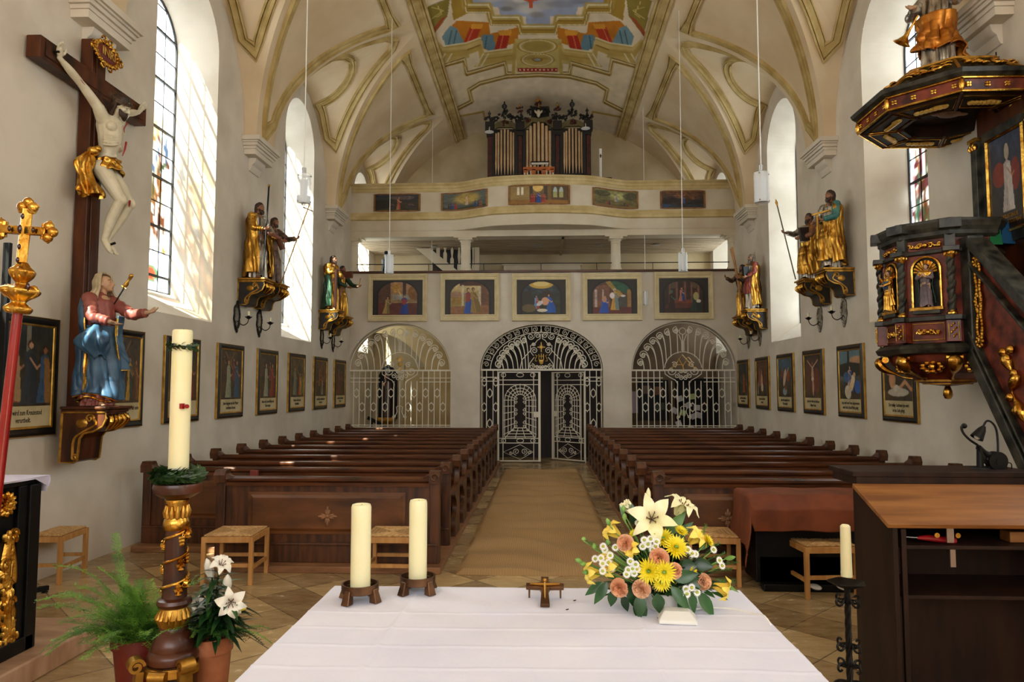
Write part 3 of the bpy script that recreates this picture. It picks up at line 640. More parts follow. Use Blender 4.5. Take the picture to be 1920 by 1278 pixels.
def side_grille(xc,W,zs,rise,label,emblem):
    t=thing('iron_grille',label,'grille',(xc,YI,0))
    mb=MB()
    arc=[(W*.985*math.cos(a),zs+rise*.985*math.sin(a)) for a in [PI*i/36 for i in range(37)]]
    pth(mb,arc,.012); 
    for z in (zs,): mb.box(-W,W,-.015,.015,z-.022,z+.018)
    for z in (zs-.2,zs-.3,.95,.9): 
        if z>1: mb.box(-W,-.52,-.01,.01,z-.01,z+.01); mb.box(.52,W,-.01,.01,z-.01,z+.01)
        else: mb.box(-W,W,-.01,.01,z-.01,z+.01)
    mb.build('frame',white_iron,t)
    nb=17; sp_=2*W/(nb+.6)
    xs=[(-nb/2+.5+i)*sp_ for i in range(nb)]
    for x in xs:
        mb=MB(); mid=abs(x)<.5
        top=zs-(.0 if not mid else .28)
        mb.cyl((x,0,.03),(x,0,top),.0125,None,6); mb.build('bar',white_iron,t)
    for i in range(0,nb-1,1):
        xm=(xs[i]+xs[i+1])/2
        if i%2==0 : z=1.78
        else: z=1.42
        if abs(xm)<.1 and z<1.5: continue
        mb=MB(); oval(mb,xm if i%2 else xm,z); mb.build('oval_ring',white_iron,t)
    # fan of scrolls
    nfan=7
    for sg in (-1,1):
        for i in range(nfan):
            a=PI/2-(i+.75)*(PI/2-.14)/nfan
            ex=.84*W*math.cos(a); ez=zs+.84*rise*math.sin(a)
            if i<3: bx=.47*math.sin(.28+i*.42); bz=zs+.47*math.cos(.28+i*.42)*.95
            else: bx=.5+(i-3)*.165; bz=zs
            for dl,RR in ((0,.092),(.035,.062)):
                p=scroll_bar(sg*bx,bz,sg*(ex-dl*.2),ez-dl*1.0,sg,RR)
                mb=MB(); pth(mb,p,.0115,5); mb.build('scroll',white_iron,t)
    mb=MB(); pth(mb,[(0,zs+.47),(0,zs+.8),(0,zs+.92)],.011); pth(mb,[(.0+.085*math.cos(a),zs+.92+.085+.0+.085*math.sin(a)) for a in [2*PI*i/18 for i in range(18)]],.0095,6,True)
    for s_ in (-1,1): pth(mb,[(s_*.03,zs+.5),(s_*.03,zs+.75),(s_*.1,zs+.93)],.009)
    mb.build('centre_stem',white_iron,t)
    # medallion
    mb=MB(); pth(mb,[(.47*math.cos(a),zs+.04+.43*math.sin(a)) for a in [.05+ (PI-.1)*i/24 for i in range(25)]],.011)
    for sg in (-1,1):
        for (cx,cz,R,a0) in ((.30,zs-.02,.12,PI*.9),(.22,zs+.14,.075,PI*.2),(.16,zs-.14,.07,PI*.6),(.06,zs-.2,.06,PI*.4),(.06,zs-.02,.055,PI)):
            pth(mb,[(sg*x,z) for x,z in spiral((cx,cz),R,R*.2,a0,a0+2*PI*1.3,22)],.0115,5)
        pth(mb,[(sg*.47,zs),(sg*.46,zs-.1),(sg*.35,zs-.18),(sg*.2,zs-.26),(sg*.14,zs-.36),(sg*.16,zs-.45),(sg*.16,zs-1.15)],.0115,5)
        pth(mb,[(sg*x,z) for x,z in spiral((.13,1.17),.06,.015,-PI/2,PI*1.6,16)],.010,5)
        pth(mb,[(sg*.02,1.45),(sg*.08,1.42),(sg*.06,1.3),(sg*.1,1.2),(sg*.17,1.12)],.010,5)
    mb.build('medallion_scrollwork',white_iron,t)
    mb=MB()
    if emblem=='chalice':
        mb.lathe([(.0,0),(.05,0),(.03,.03),(.012,.05),(.012,.09),(.05,.13),(.055,.2),(0,.2)],(0,-.01,zs+.0),12); mb.cyl((0,-.02,zs+.27),(0,.0,zs+.27),.045,None,14)
        for i in range(12): a=PI*i/11; mb.tube([(.05*math.cos(a),-.01,zs+.27+.05*math.sin(a)),(.12*math.cos(a),-.01,zs+.27+.12*math.sin(a))],[.008,.002],5)
    else:
        L=lambda pts: pth(mb,pts,.011,5)
        L([(-.2,zs+.06),(-.1,zs+.3),(.02,zs+.03)]); L([(-.28,zs+.06),(-.2,zs+.14),(-.02,zs+.4),(.28,zs+.06)]); L([(.06,zs+.28),(.14,zs+.33),(.24,zs+.2)]); L([(0,zs-.05),(0,zs+.12),(-.08,zs+.24)]); L([(0,zs+.12),(.08,zs+.24)]); L([(-.16,zs+.14),(-.04,zs+.14)])
        L(spiral((.17,zs+.13),.05,.02,0,5,12)); L(spiral((-.3,zs+.05),.03,.01,0,5,8)); L(spiral((.3,zs+.05),.03,.01,0,5,8))
    mb.build('gilded_'+('chalice' if emblem=='chalice' else 'monogram'),giltp,t,label='gilded emblem')
    return t
side_grille(-3.69,1.33,2.37,1.2,'white iron grille with gilded chalice closing the left archway','chalice')
side_grille(3.64,1.315,2.37,1.24,'white iron grille with gilded letters closing the right archway','monogram')
# centre fanlight and fixed side panels
t=thing('iron_fanlight','white iron grille with fanlight scrolls, gilded cross and heart over the gate','grille',(0,YI,0)); zs=2.39;W=1.57;RI=1.15
mb=MB(); arc=lambda k:[(W*k*math.cos(a),zs+RI*k*math.sin(a)) for a in [PI*i/40 for i in range(41)]]
pth(mb,arc(.99),.012); pth(mb,[(x,z) for x,z in arc(.84)],.011); mb.box(-W,W,-.02,.02,zs-.03,zs+.015)
mb.build('frame',white_iron,t)
SP={}
for sg in (-1,1):
    SP[sg]=thing('iron_side_grille','fixed white iron side panel %s of the centre gate'%('left' if sg<0 else 'right'),'grille',(sg*1.35,YI,0)); o_=-sg*1.35
    mb=MB()
    for x in (1.13,1.25,1.42,1.54): mb.cyl((sg*x+o_,0,.0),(sg*x+o_,0,zs-.03),.0115,None,6)
    for z in (zs-.2,zs-.3): mb.box(min(sg*1.13,sg*W)+o_,max(sg*1.13,sg*W)+o_,-.01,.01,z-.01,z+.01)
    mb.build('frame',white_iron,SP[sg])
for sg in (-1,1):
    for x,z in ((1.335,1.78),(1.18,1.42),(1.48,1.42),(1.335,1.0),(1.18,2.07),(1.48,2.07)):
        mb=MB(); oval(mb,sg*x-sg*1.35,z,.06,.095); mb.build('oval_ring',white_iron,SP[sg])
    for i in range(9):
        a=.13+i*(PI/2-.16)/8.5; c=(W*.915*math.cos(a),zs+RI*.915*math.sin(a)); mb=MB()
        pth(mb,[(sg*x,z) for x,z in spiral(c,.075,.015,a,a+2*PI*1.4,20)],.009,5)
        a2=a+.1; pth(mb,[(sg*W*.84*math.cos(a2),zs+RI*.84*math.sin(a2)),(sg*W*.99*math.cos(a2+.02),zs+RI*.99*math.sin(a2+.02))],.009,5); mb.build('scroll',white_iron,t)
    for i in range(7):
        a=.14+i*.17; ex=.70*W*math.cos(a)+.02; ez=zs+.72*RI*math.sin(a)+.02
        bx=[1.0,.86,.72,.6,.48,.40,.33][i]
        if i==0: bx=.98
        for dl,RR in ((0,.1),(.05,.065)):
            mb=MB(); p=scroll_bar(sg*bx,zs,sg*(ex-dl*.3),ez-dl*.9,sg,RR); pth(mb,p,.0115,5); mb.build('scroll',white_iron,t)
    for (cx,cz,R,a0) in ((.1,zs+.88,.08,0),(.27,zs+.86,.09,PI),(.18,zs+.49,.09,0),(.2,zs+.66,.05,PI),(.24,zs+.08,.075,PI/2),(.11,zs+.06,.05,0),(.03,zs+.07,.045,PI)):
        mb=MB(); pth(mb,[(sg*x,z) for x,z in spiral((cx,cz),R,R*.2,a0,a0+2*PI*1.5,24)],.0115,5); mb.build('scroll',white_iron,t)
    mb=MB(); pth(mb,[(sg*.02,zs+.93),(sg*.03,zs+.8),(sg*.1,zs+.76),(sg*.16,zs+.68),(sg*.28,zs+.62),(sg*.27,zs+.45),(sg*.2,zs+.36)],.0115,5)
    pth(mb,[(sg*.33,zs+.0),(sg*.3,zs+.16),(sg*.18,zs+.32)],.0115,5); pth(mb,[(sg*.55,zs),(sg*.5,zs+.25),(sg*.27,zs+.5)],.0115,5); mb.build('centre_scrollwork',white_iron,t)
mb=MB(); z=zs+.58
mb.box(-.012,.012,-.03,-.01,z-.13,z+.13); mb.box(-.1,.1,-.03,-.01,z-.012,z+.012)
for i in range(4): a=PI/4+i*PI/2; mb.tube([(0,-.02,z),(.08*math.cos(a),-.02,z+.08*math.sin(a))],[.008,.002],5)
mb.sphere((0,-.02,zs+.19),(.05,.03,.06),12,8); mb.sphere((-.028,-.02,zs+.225),(.032,.025,.032),10,6); mb.sphere((.028,-.02,zs+.225),(.032,.025,.032),10,6); mb.tube([(0,-.02,zs+.2),(0,-.02,zs+.13)],[.03,.004],8)
pth(mb,[(-.06,zs+.25),(-.06,zs+.4)],.010,5); pth(mb,[(.06,zs+.25),(.06,zs+.4)],.010,5); pth(mb,[(-.06,zs+.345),(.06,zs+.345)],.010,5); pth(mb,[(0,zs+.28),(0,zs+.42)],.012,6)
for sg in (-1,1): pth(mb,[(sg*.16,zs+.38),(sg*.11,zs+.36),(sg*.15,zs+.28),(sg*.16,zs+.22),(sg*.11,zs+.22)],.010,5)
mb.build('gilded_cross_and_heart',giltp,t,label='gilded cross, letters and heart')
def leaf(label,loc,rz,sg):
    t=thing('gate_leaf',label,'gate',loc,rz,'centre gate'); Wd=1.1;H=2.34
    mb=MB(); fx=lambda x:sg*x
    def bx(x0,x1,z0,z1,d=.012): a,b=sorted((fx(x0),fx(x1))); mb.box(a,b,-d,d,z0,z1)
    bx(0,.03,0.03,H); bx(Wd-.06,Wd,0.03,H,.025); bx(0,Wd,0.03,.06); bx(0,Wd,H-.03,H)
    for z in (2.12,2.0,.62,.5): bx(0,Wd,z-.01,z+.01)
    bx(.12,.14,.03,H); bx(Wd-.19,Wd-.17,.03,H)
    mb.build('frame',white_iron,t)
    xc=.55*(Wd-.06)
    for z in (2.25,.56):
        for x in (.14+.0,xc,Wd-.2): 
            mb=MB(); pth(mb,[(fx(x+(.09 if x==xc else .06)*math.cos(a)),z+.05*math.sin(a)) for a in [2*PI*i/14 for i in range(14)]],.0095,5,True); mb.build('oval_ring',white_iron,t)
    mb=MB()
    for i,R in enumerate((.40,.31,.23,.15)):
        zc_=1.6; zb=.66+i*.075+.0
        pts=[(fx(xc-R),zb+.0)]+[(fx(xc-R*math.cos(a)),zc_+R*1.0*math.sin(a)) for a in [PI*k/16 for k in range(17)]]+[(fx(xc+R),zb)]
        pth(mb,pts,.0105,5); pth(mb,[(fx(xc-R),zb),(fx(xc+R),zb)],.0105,5)
    for a in [PI*k/10 for k in range(11)]:
        pth(mb,[(fx(xc-.15*math.cos(a)),1.6+.15*math.sin(a)),(fx(xc-.42*math.cos(a)),1.6+.42*math.sin(a))],.010,5)
    for k in range(5):
        z=1.45-k*.15
        for s2 in (-1,1): pth(mb,[(fx(xc+s2*.15),z),(fx(xc+s2*.42),z-.01-k*.03)],.010,5)
    for k in (-1,-.33,.33,1): pth(mb,[(fx(xc+k*.15),.9),(fx(xc+k*.4),.62)],.010,5)
    mb.build('web_of_bars',white_iron,t)
    for z in (1.6,1.3,.98):
        for s2 in (-1,1):
            mb=MB(); pth(mb,[(fx(x),zz) for x,zz in spiral((xc+s2*.1,z+.05),.045,.012,PI/2+s2*.0,PI/2-s2*7,14)],.009,5); pth(mb,[(fx(x),zz) for x,zz in spiral((xc+s2*.1,z-.05),.045,.012,-PI/2,-PI/2+s2*7,14)],.009,5); pth(mb,[(fx(xc+s2*.14),z+.07),(fx(xc+s2*.155),z),(fx(xc+s2*.14),z-.07)],.009,5); mb.build('scroll',white_iron,t)
    mb=MB(); pth(mb,[(fx(.14),.27),(fx(xc),.46),(fx(Wd-.2),.27),(fx(xc),.08)],.009,5,True)
    for s2 in (-1,1): pth(mb,[(fx(x),z) for x,z in spiral((xc+s2*.1,.28),.09,.015,-PI/2,-PI/2+s2*10,28)],.009,5); pth(mb,[(fx(x),z) for x,z in spiral((xc+s2*.24,.25),.045,.012,0,s2*7,14)],.0105,5)
    mb.build('lozenge_scrollwork',white_iron,t)
    mb=MB(); a,b=sorted((fx(Wd-.17),fx(Wd-.06))); mb.box(a,b,-.02,.02,1.16,1.30); mb.cyl(((a+b)/2,-.02,1.21),((a+b)/2,-.05,1.21),.012,None,8); mb.build('lock_plate',white_iron,t)
    return t
leaf('closed left leaf of the white iron gate in the centre arch',(-1.12,YI,0),0,1)
leaf('right leaf of the white iron gate, standing partly open',(1.12,YI,0),-math.radians(41),-1)
# things behind the grilles -------------------------------------------
t=thing('notice_board','dark notice board with pinned sheets behind the right grille','notice board',(3.2,20.45,1.0))
mb=MB(); mb.box(-.42,.42,-.04,.04,0,1.15); mb.build('board',black,t,0,bevel=.01)
pa=mat('paper_sheet',C(200,200,206),rough=.8); pg=mat('green_paper',C(170,190,130),rough=.8)
mb=MB(); mb.box(-.3,-.1,-.05,-.042,.75,.98); mb.build('sheet',mat('dull_sheet',C(110,90,80),rough=.8),t,0)
mb=MB(); mb.box(.02,.25,-.05,-.042,.72,.95); mb.build('sheet',mat('dull_sheet_b',C(120,84,60),rough=.8),t,0)
mb=MB(); mb.box(.05,.3,-.05,-.042,.3,.5); mb.build('sheet',mat('dull_sheet_c',C(70,76,72),rough=.8),t,0)
t=thing('dark_wardrobe','tall black cupboard standing behind the right grille','cupboard',(4.35,20.24,0))
mb=MB(); mb.box(-.55,.55,-.2,.2,0,2.1); mb.build('body',black,t,0,bevel=.01)
mb=MB(); mb.box(-.6,.6,-.25,.2,2.1,2.18); mb.build('cornice',black,t,0,bevel=.01)
for x in (-.27,.27): mb=MB(); mb.box(x-.25,x+.25,-.22,-.2,.1,2.0); mb.build('door',black,t,0,bevel=.01)
t=thing('prayer_note_stand','wire stand hung with white and green paper notes behind the right grille','note stand',(3.95,19.7,0))
mb=MB(); rr=random.Random(4)
for i in range(5): a=i*PI/5; mb.tube([(.3*math.cos(a),.1*math.sin(a),0),(-.3*math.cos(a),-.1*math.sin(a),1.9)],.004,5)
mb.build('wire_frame',iron,t)
for i,(x,z,g) in enumerate(((-.18,1.62,0),(.15,1.68,1),(.05,1.45,0),(-.32,1.3,0),(-.1,1.24,1),(.28,1.38,0),(.2,1.15,0),(-.22,.95,0),(.1,.82,0),(.32,1.18,0))):
    mb=MB(); mb.obox((x,-.12,z),(.17,.003,.15),rot('Y',rr.uniform(-35,35))@rot('Z',rr.uniform(-20,20))); mb.build('paper_note',pg if g else pa,t,0)
mb=MB(); mb.box(-.16,.16,-.01,0,0,.62); o=mb.build('wall_notice',mat('lilac_paper',C(196,180,196),rough=.8),None,0); o.location=(1.615,19.0,1.3); o.rotation_euler=(0,0,-PI/2); tag(o,'pale pinkish notice sheet on the wall inside the centre arch','notice')
o2=o.copy(); COL.objects.link(o2); o2.name='wall_notice'; o2.location=(2.6,20.49,1.2); o2.rotation_euler=(0,0,0); o2['label']='pale notice sheet on brown wall, left of the black notice board'
t=thing('dark_statue','dark statue in a tall black niche behind the left grille','statue',(-4.55,20.84,0))
mb=MB(); mb.prism([(-.28,1.0),(.28,1.0),(.28,2.3),(.16,2.5),(0,2.62),(-.16,2.5),(-.28,2.3)],.1,.14,'y'); mb.build('niche_panel',black,t,0)
mb=MB(); mb.lathe([(.0,1.05),(.14,1.05),(.15,1.3),(.12,1.6),(.14,1.9),(.13,2.05),(.05,2.1),(.05,2.14),(.08,2.2),(.08,2.28),(.04,2.34),(0,2.35)],(0,0,0),16,None,lambda a,z:1+.08*math.sin(a*6)); mb.build('figure',mat('dark_polychrome',C(40,26,18),C(80,50,30),rough=.4,scale=8),t)
mb=MB(); mb.box(-.25,.25,-.15,.12,.95,1.05); mb.tube([(0,0,.95),(.05,0,.8),(0,0,.7)],[.16,.1,.03],10); mb.build('wall_bracket',gold_d,t)
t=thing('stair_rail','dark sloping hand rail low behind the left grille','rail',(-4.3,19.5,0))
mb=MB(); mb.obox((0,0,.85),(1.1,.06,.09),rot('Y',27)); mb.build('hand_rail',black,t,0); mb=MB(); mb.box(-.4,-.35,-.02,.02,0,1.0); mb.build('post',black,t,0)
# small statue on the lower gallery
t=thing('black_figurine','small dark figurine standing on the gallery beside the left window','figurine',(-4.2,18.9,4.78))
mb=MB(); mb.lathe([(0,0),(.17,0),(.15,.2),(.09,.45),(.11,.6),(.05,.68),(.07,.76),(.05,.83),(0,.85)],(0,0,0),12,None,lambda a,z:1+.2*math.sin(a*3+z*9)); mb.build('body',black,t); mb=MB(); mb.tube([(.0,0,.6),(.13,-.05,.5),(.1,-.1,.4)],[.04,.03,.025],8); mb.build('arm',black,t)
# ================================================================ WINDOWS (leaded glass)
gm=bpy.data.materials.new('leaded_glass'); gm.use_nodes=True; nt=gm.node_tree; N=nt.nodes; N.remove(N['Principled BSDF'])
tr=N.new('ShaderNodeBsdfTransparent'); a_=N.new('ShaderNodeAttribute'); a_.attribute_name='Col'; nt.links.new(a_.outputs['Color'],tr.inputs[0])
gl=N.new('ShaderNodeBsdfGlossy'); gl.inputs['Roughness'].default_value=.15; mx=N.new('ShaderNodeMixShader'); mx.inputs[0].default_value=.04
nt.links.new(tr.outputs[0],mx.inputs[1]); nt.links.new(gl.outputs[0],mx.inputs[2]); nt.links.new(mx.outputs[0],N['Material Output'].inputs[0])
lead=mat('lead_came',C(22,22,24),C(40,40,42),rough=.6,scale=10)
def glass_paint(kind,flip):
    P=Paint(26,100,(232,240,240)); r=np.random.default_rng(3 if flip else 9)
    P.blend(r.random(P.X.shape)<.25,(196,214,220),.6)
    if kind:
        def blot(x0,x1,y0,y1,cols,n,sz):
            for _ in range(n):
                c=tuple(.62*q_ for q_ in cols[r.integers(len(cols))]); P.ell(r.uniform(x0,x1),r.uniform(y0,y1),sz*r.uniform(.6,1.4)*2.2,sz*r.uniform(.4,1.),c,1,r.uniform(0,3),.5)
        P.poly([(.1,.47),(.9,.47),(.9,.86),(.1,.86)],(120,110,90),.65)
        blot(.1,.9,.42,.62,[(150,110,40),(90,50,24),(60,90,120),(190,180,150)],26,.03)
        blot(.15,.85,.55,.8,[(100,52,20),(60,26,14),(130,90,40),(40,60,30),(110,60,30)],34,.035)
        blot(.05,.95,.78,.87,[(170,140,60),(200,190,160),(90,60,30)],16,.02)
        P.ell(.45,.3,.18,.03,(190,150,70),.8); P.ell(.5,.43,.4,.05,(190,170,110),.6)
        if flip: blot(.3,.95,.42,.78,[(30,70,40),(80,30,36),(50,80,60),(90,50,44)],40,.035)
        P.ell(.5,.945,.3,.035,(60,90,60)); P.ell(.5,.945,.22,.025,(120,50,30)); 
    return P
k=1
for side in (-1,1):
    for c in WINS[side]:
        t=bpy.data.objects.new('window_%d'%k,None); COL.objects.link(t); t.location=(side*5.55,c,3.3); struct(t); k+=1
        hw=.64; H=4.29
        P=glass_paint(8<c<12,side>0)
        def gf(u,v):
            y=(u-.5)*2*hw; z=H*(1-v); top=3.65+.64*math.sqrt(max(0,1-(y/hw)**2)); return (0,y,min(z,top))
        o=painted('glass',P,gf,gm,t); 
        mb=MB()
        for i in range(12):
            z=.36*(i+.6); w_=hw if z<3.65 else hw*math.sqrt(max(.02,1-((z-3.65)/.64)**2)); r_=.016 if i%2==0 else .007; mb.box(-r_-side*.0,r_,-w_,w_,z-r_,z+r_)
        for y in (-.32,0,.32): mb.box(-.006,.006,y-.006,y+.006,0,3.65+.64*math.sqrt(1-(y/hw)**2))
        mb.tube([(0,-hw,0)]+[(0,-hw*math.cos(PI*i/20),3.65+.64*math.sin(PI*i/20)) for i in range(21)]+[(0,hw,0)],.018,6,True)
        mb.build('leading',lead,t,0)
# ================================================================ CEILING FRESCO (stepped painted architecture)
NXF,NYF=230,300; XF=2.25; Y0F,Y1F=13.6,20.98
P=Paint(NXF,NYF,(206,190,164))
gx=(P.X-.5)*2*XF; gy=Y0F+P.Y*(Y1F-Y0F); gz=SPR+VB*np.sqrt(1-(gx/AX)**2)-1.9
ww=gx*FW.x+gy*FW.y+gz*FW.z; PXa=960+F*(gx*RT.x+gy*RT.y)/ww; PYa=639-F*(gx*UP.x+gy*UP.y+gz*UP.z)/ww
class Q(Paint):
    def __init__(s): s.a=P.a; s.X=PXa; s.Y=PYa
    def sp(s,pts,c,al=1.):   # mirrored about the nave axis
        s.poly(pts,c,al); s.poly([(2*1009-x,y) for x,y in pts],c,al)
    def sl(s,pts,wd,c,al=1.):
        s.line(pts,wd,c,al); s.line([(2*1009-x,y) for x,y in pts],wd,c,al)
q=Q(); K=lambda x,y:(700+x/3.2,y/3.2)
OL=(166,142,80);OD=(120,92,40);OG=(150,122,52);CR=(204,192,158)
q.sp([K(290,-80),K(470,-80),K(445,95),K(355,215)],(128,112,54)); q.sl([K(350,40),K(420,60),K(350,110)],.8,(190,170,110)); q.sl([K(370,0),K(410,80),K(380,100)],.8,(190,170,110)); q.sp([K(345,190),K(405,110),K(440,90),K(355,215)],(150,60,40),.7)
q.sp([K(455,-80),K(600,-80),K(600,60),K(480,120)],OG)
q.sp([K(290,380),K(420,250),K(640,190),K(860,190),K(860,420),K(480,640),K(470,420)],(200,186,150),.4)
# sky and clouds
q.sp([K(585,-90),K(600,30),K(750,40),K(765,95),K(915,95),K(918,145),K(990,145),K(990,-90)],(150,156,176))
for (cx,cy,rx,ry,c) in ((850,20,95,45,(150,146,140)),(940,50,90,40,(186,182,174)),(1040,20,80,42,(170,166,160)),(1130,20,110,30,(130,132,140)),(700,-10,90,25,(176,172,166)),(980,85,60,22,(140,134,128)),(800,50,50,18,(116,112,108)),(1250,0,90,26,(120,122,132)),(880,-10,60,30,(200,196,188))):
    q.ell(700+cx/3.2,cy/3.2,rx/3.2,ry/3.2,c,.8,0,.8)
q.poly([K(900,-60),K(1010,-60),K(1010,-5),K(960,5),K(955,45),K(935,45),K(930,5),K(900,0)],(180,90,60))
# stepped gold cornice round the sky
def step(offs,wd,c): q.sl([K(540+offs*.2,-90),K(556,40+offs),K(690,40+offs),K(710,115+offs),K(870,115+offs),K(885,170+offs),K(1000,170+offs)],wd,c)
step(-5,9,OL); step(-14,2,CR); step(8,2,OD); step(22,5,OG); step(30,1,CR)
# red columns and blue coffers
q.sp([K(470,150),K(500,120),K(690,130),K(700,200),K(870,160),K(870,250),K(700,300),K(560,260),K(470,200)],(170,110,36))
q.sp([K(460,150),K(500,165),K(555,270),K(435,280),K(412,215)],(110,134,140)); q.sp([K(655,205),K(720,205),K(735,290),K(700,310),K(640,265)],(96,120,130)); q.sl([K(470,180),K(450,270)],1.3,(60,84,92)); q.sl([K(500,180),K(480,270)],1.3,(60,84,92)); q.sl([K(680,215),K(670,290)],1.3,(60,84,92))
q.sp([K(580,160),K(650,160),K(610,250),K(540,258)],(156,56,34)); q.sp([K(755,200),K(820,200),K(800,285),K(725,300)],(150,46,30)); q.sl([K(600,165),K(565,250)],1,(196,110,80)); q.sl([K(780,205),K(760,290)],1,(196,110,80))
q.sp([K(590,140),K(660,140),K(650,170),K(585,170)],(196,140,56)); q.sp([K(750,180),K(830,175),K(825,210),K(755,210)],(196,140,56))
# balustrade steps
def st2(dy,wd,c): q.sl([K(370,240+dy*.4),K(420,275+dy),K(560,255+dy),K(640,225+dy),K(655,310+dy),K(840,285+dy),K(860,240+dy)],wd,c)
st2(0,2,CR); st2(12,3,OL); st2(28,6,(182,160,104)); st2(44,2,OD); st2(60,5,OL); 
q.sp([K(420,300),K(560,290),K(580,340),K(400,380)],OL,.8); q.sp([K(660,330),K(840,310),K(840,380),K(600,400)],OL,.7)
for x in (430,470,660,690,1): q.sl([K(x,320),K(x-40,390)],1.6,CR)
# outer stepped moulding
def st3(dy,wd,c): q.sl([K(390,400+dy*.5),K(545,355+dy),K(560,440+dy),K(790,375+dy),K(800,440+dy),K(840,440+dy)],wd,c)
st3(0,5,OL); st3(-10,1.2,OD); st3(10,1.5,OD); st3(-4,1,CR)
# centre dome
q.poly([K(850,230),K(1130,230),K(1120,430),K(860,430)],(176,158,100)); 
for r_,c in ((125,OG),(112,CR),(100,OL),(86,(150,130,70))): q.ell(700+985/3.2,275/3.2,r_/3.2,45/3.2*r_/125,c,.9,0,.05)
for r_,c in ((105,OG),(96,CR),(84,OL),(60,(160,140,80)),(34,OD),(20,(130,140,140))): q.ell(700+985/3.2,355/3.2,r_/3.2,42/3.2*r_/105,c,.9,0,.05)
for k_ in range(14): an=PI*k_/13; q.line([K(985+30*math.cos(an),352-12*math.sin(an)),K(985+100*math.cos(an),352-38*math.sin(an))],.5,OD,.6)
q.poly([K(865,405),K(1105,405),K(1105,428),K(868,428)],(140,46,40)); 
for x in range(880,1100,24): q.ell(*K(x,416),1.8,1.6,(210,190,160))
q.line([K(840,440),K(1130,440)],2,CR); q.line([K(840,440),K(850,260)],4,OL);q.line([K(1128,440),K(1120,260)],4,OL)
# lower frame line
def st4(dy,wd,c): q.sl([K(470,660+dy),K(590,600+dy),K(575,530+dy),K(640,490+dy),K(800,450+dy),K(985,440+dy)],wd,c)
st4(6,5,OL); st4(-2,1.2,OD); st4(16,1.4,OD); st4(4,1,CR)
q.sl([K(400,400),K(475,650)],2,OL); q.sl([K(490,700),K(660,668),K(672,720)],2.2,OL)
P.a=q.a; g_=P.a.mean(axis=2,keepdims=True); P.a=g_+(P.a-g_)*1.12; P.noise(.05,14)
def ff(u,v):
    x=(u-.5)*2*XF; y=Y0F+v*(Y1F-Y0F); return (x,y,zm(x)-.012)
o=painted('ceiling_painting',P,ff,fresco_m); tag(o,'large ceiling fresco of stepped architecture, red columns and grey clouds between ochre ribs','ceiling fresco')
# ================================================================ ORGAN
YO=19.15
def OXx(px): return oY(YO,px,280).x
def OZz(py): return oY(YO,1012,py).z
org_dark=mat('organ_case_dark',C(8,6,5),C(26,18,12),rough=.45,scale=9)
org_red=mat('organ_red_marble',C(40,10,7),C(86,28,18),rough=.4,scale=9,detail=6)
org_grn=mat('organ_olive_panel',C(84,74,40),C(110,98,56),rough=.6,scale=6)
pipe_m=mat('organ_pipe_metal',C(206,174,134),C(226,198,160),rough=.35,metal=.45,scale=4)
t=thing('pipe_organ','pipe organ with dark carved case, three fields of pipes, standing on the loft','organ',(0,YO,6.12))
D=6.12
def B(name,m,fn,lab=None,sm=35,bev=0.):
    mb=MB(); fn(mb); return mb.build(name,m,t,sm,label=lab,bevel=bev)
def kx(x): return OXx(880+x/6.39)
def kz(z): return OZz(160+z/6.39)-D
B('case',org_dark,lambda mb:(mb.box(kx(215),kx(1460),.12,.9,0,kz(500)),mb.box(kx(190),kx(1480),-.02,.9,0,kz(1095)),mb.box(kx(300),kx(540),-.0,.2,kz(1100),kz(1065)),mb.box(kx(1120),kx(1380),-.0,.2,kz(1100),kz(1065)),mb.box(kx(740),kx(960),.3,.8,kz(500),kz(200))))
for a,b in ((220,270),(585,630),(1035,1080),(1405,1450)):
    B('pilaster',org_red,lambda mb:(mb.box(kx(a),kx(b),.02,.14,kz(1090),kz(600))))
    B('capital',org_dark,lambda mb:(mb.box(kx(a-14),kx(b+14),-.02,.16,kz(600),kz(540)),mb.box(kx(a-30),kx(b+30),-.06,.2,kz(540),kz(430))),bev=.01)
for a,b in ((270,300),(540,580),(640,680),(985,1030),(1085,1120),(1355,1395)):
    B('post',org_dark,lambda mb:mb.box(kx(a),kx(b),.0,.14,kz(1100),kz(530)))
def pipes(xs,tops,zb,mouth):
    for x,tz in zip(xs,tops):
        def f(mb):
            r=.043 if len(xs)==7 and xs[0]>600 and xs[0]<700 else .030
            x_=kx(x); zm_=kz(mouth); mb.tube([(x_,.06,kz(zb)),(x_,.06,zm_-.04)],[r*.25,r],14); mb.tube([(x_,.06,zm_-.04),(x_,.06,kz(tz))],[r,r],14); mb.box(x_-r*.75,x_+r*.75,.06-r*1.08,.06-r*.9,zm_-.01,zm_+.1)
        B('organ_pipe',pipe_m,f)
pipes((317,347,382,422,462,497,528),(560,550,520,515,520,545,555),1060,940)
pipes((1137,1165,1200,1240,1280,1318,1350),(560,545,515,510,515,545,560),1050,930)
pipes((692,735,782,830,878,925,968),(530,480,450,430,450,480,540),1100,1000)
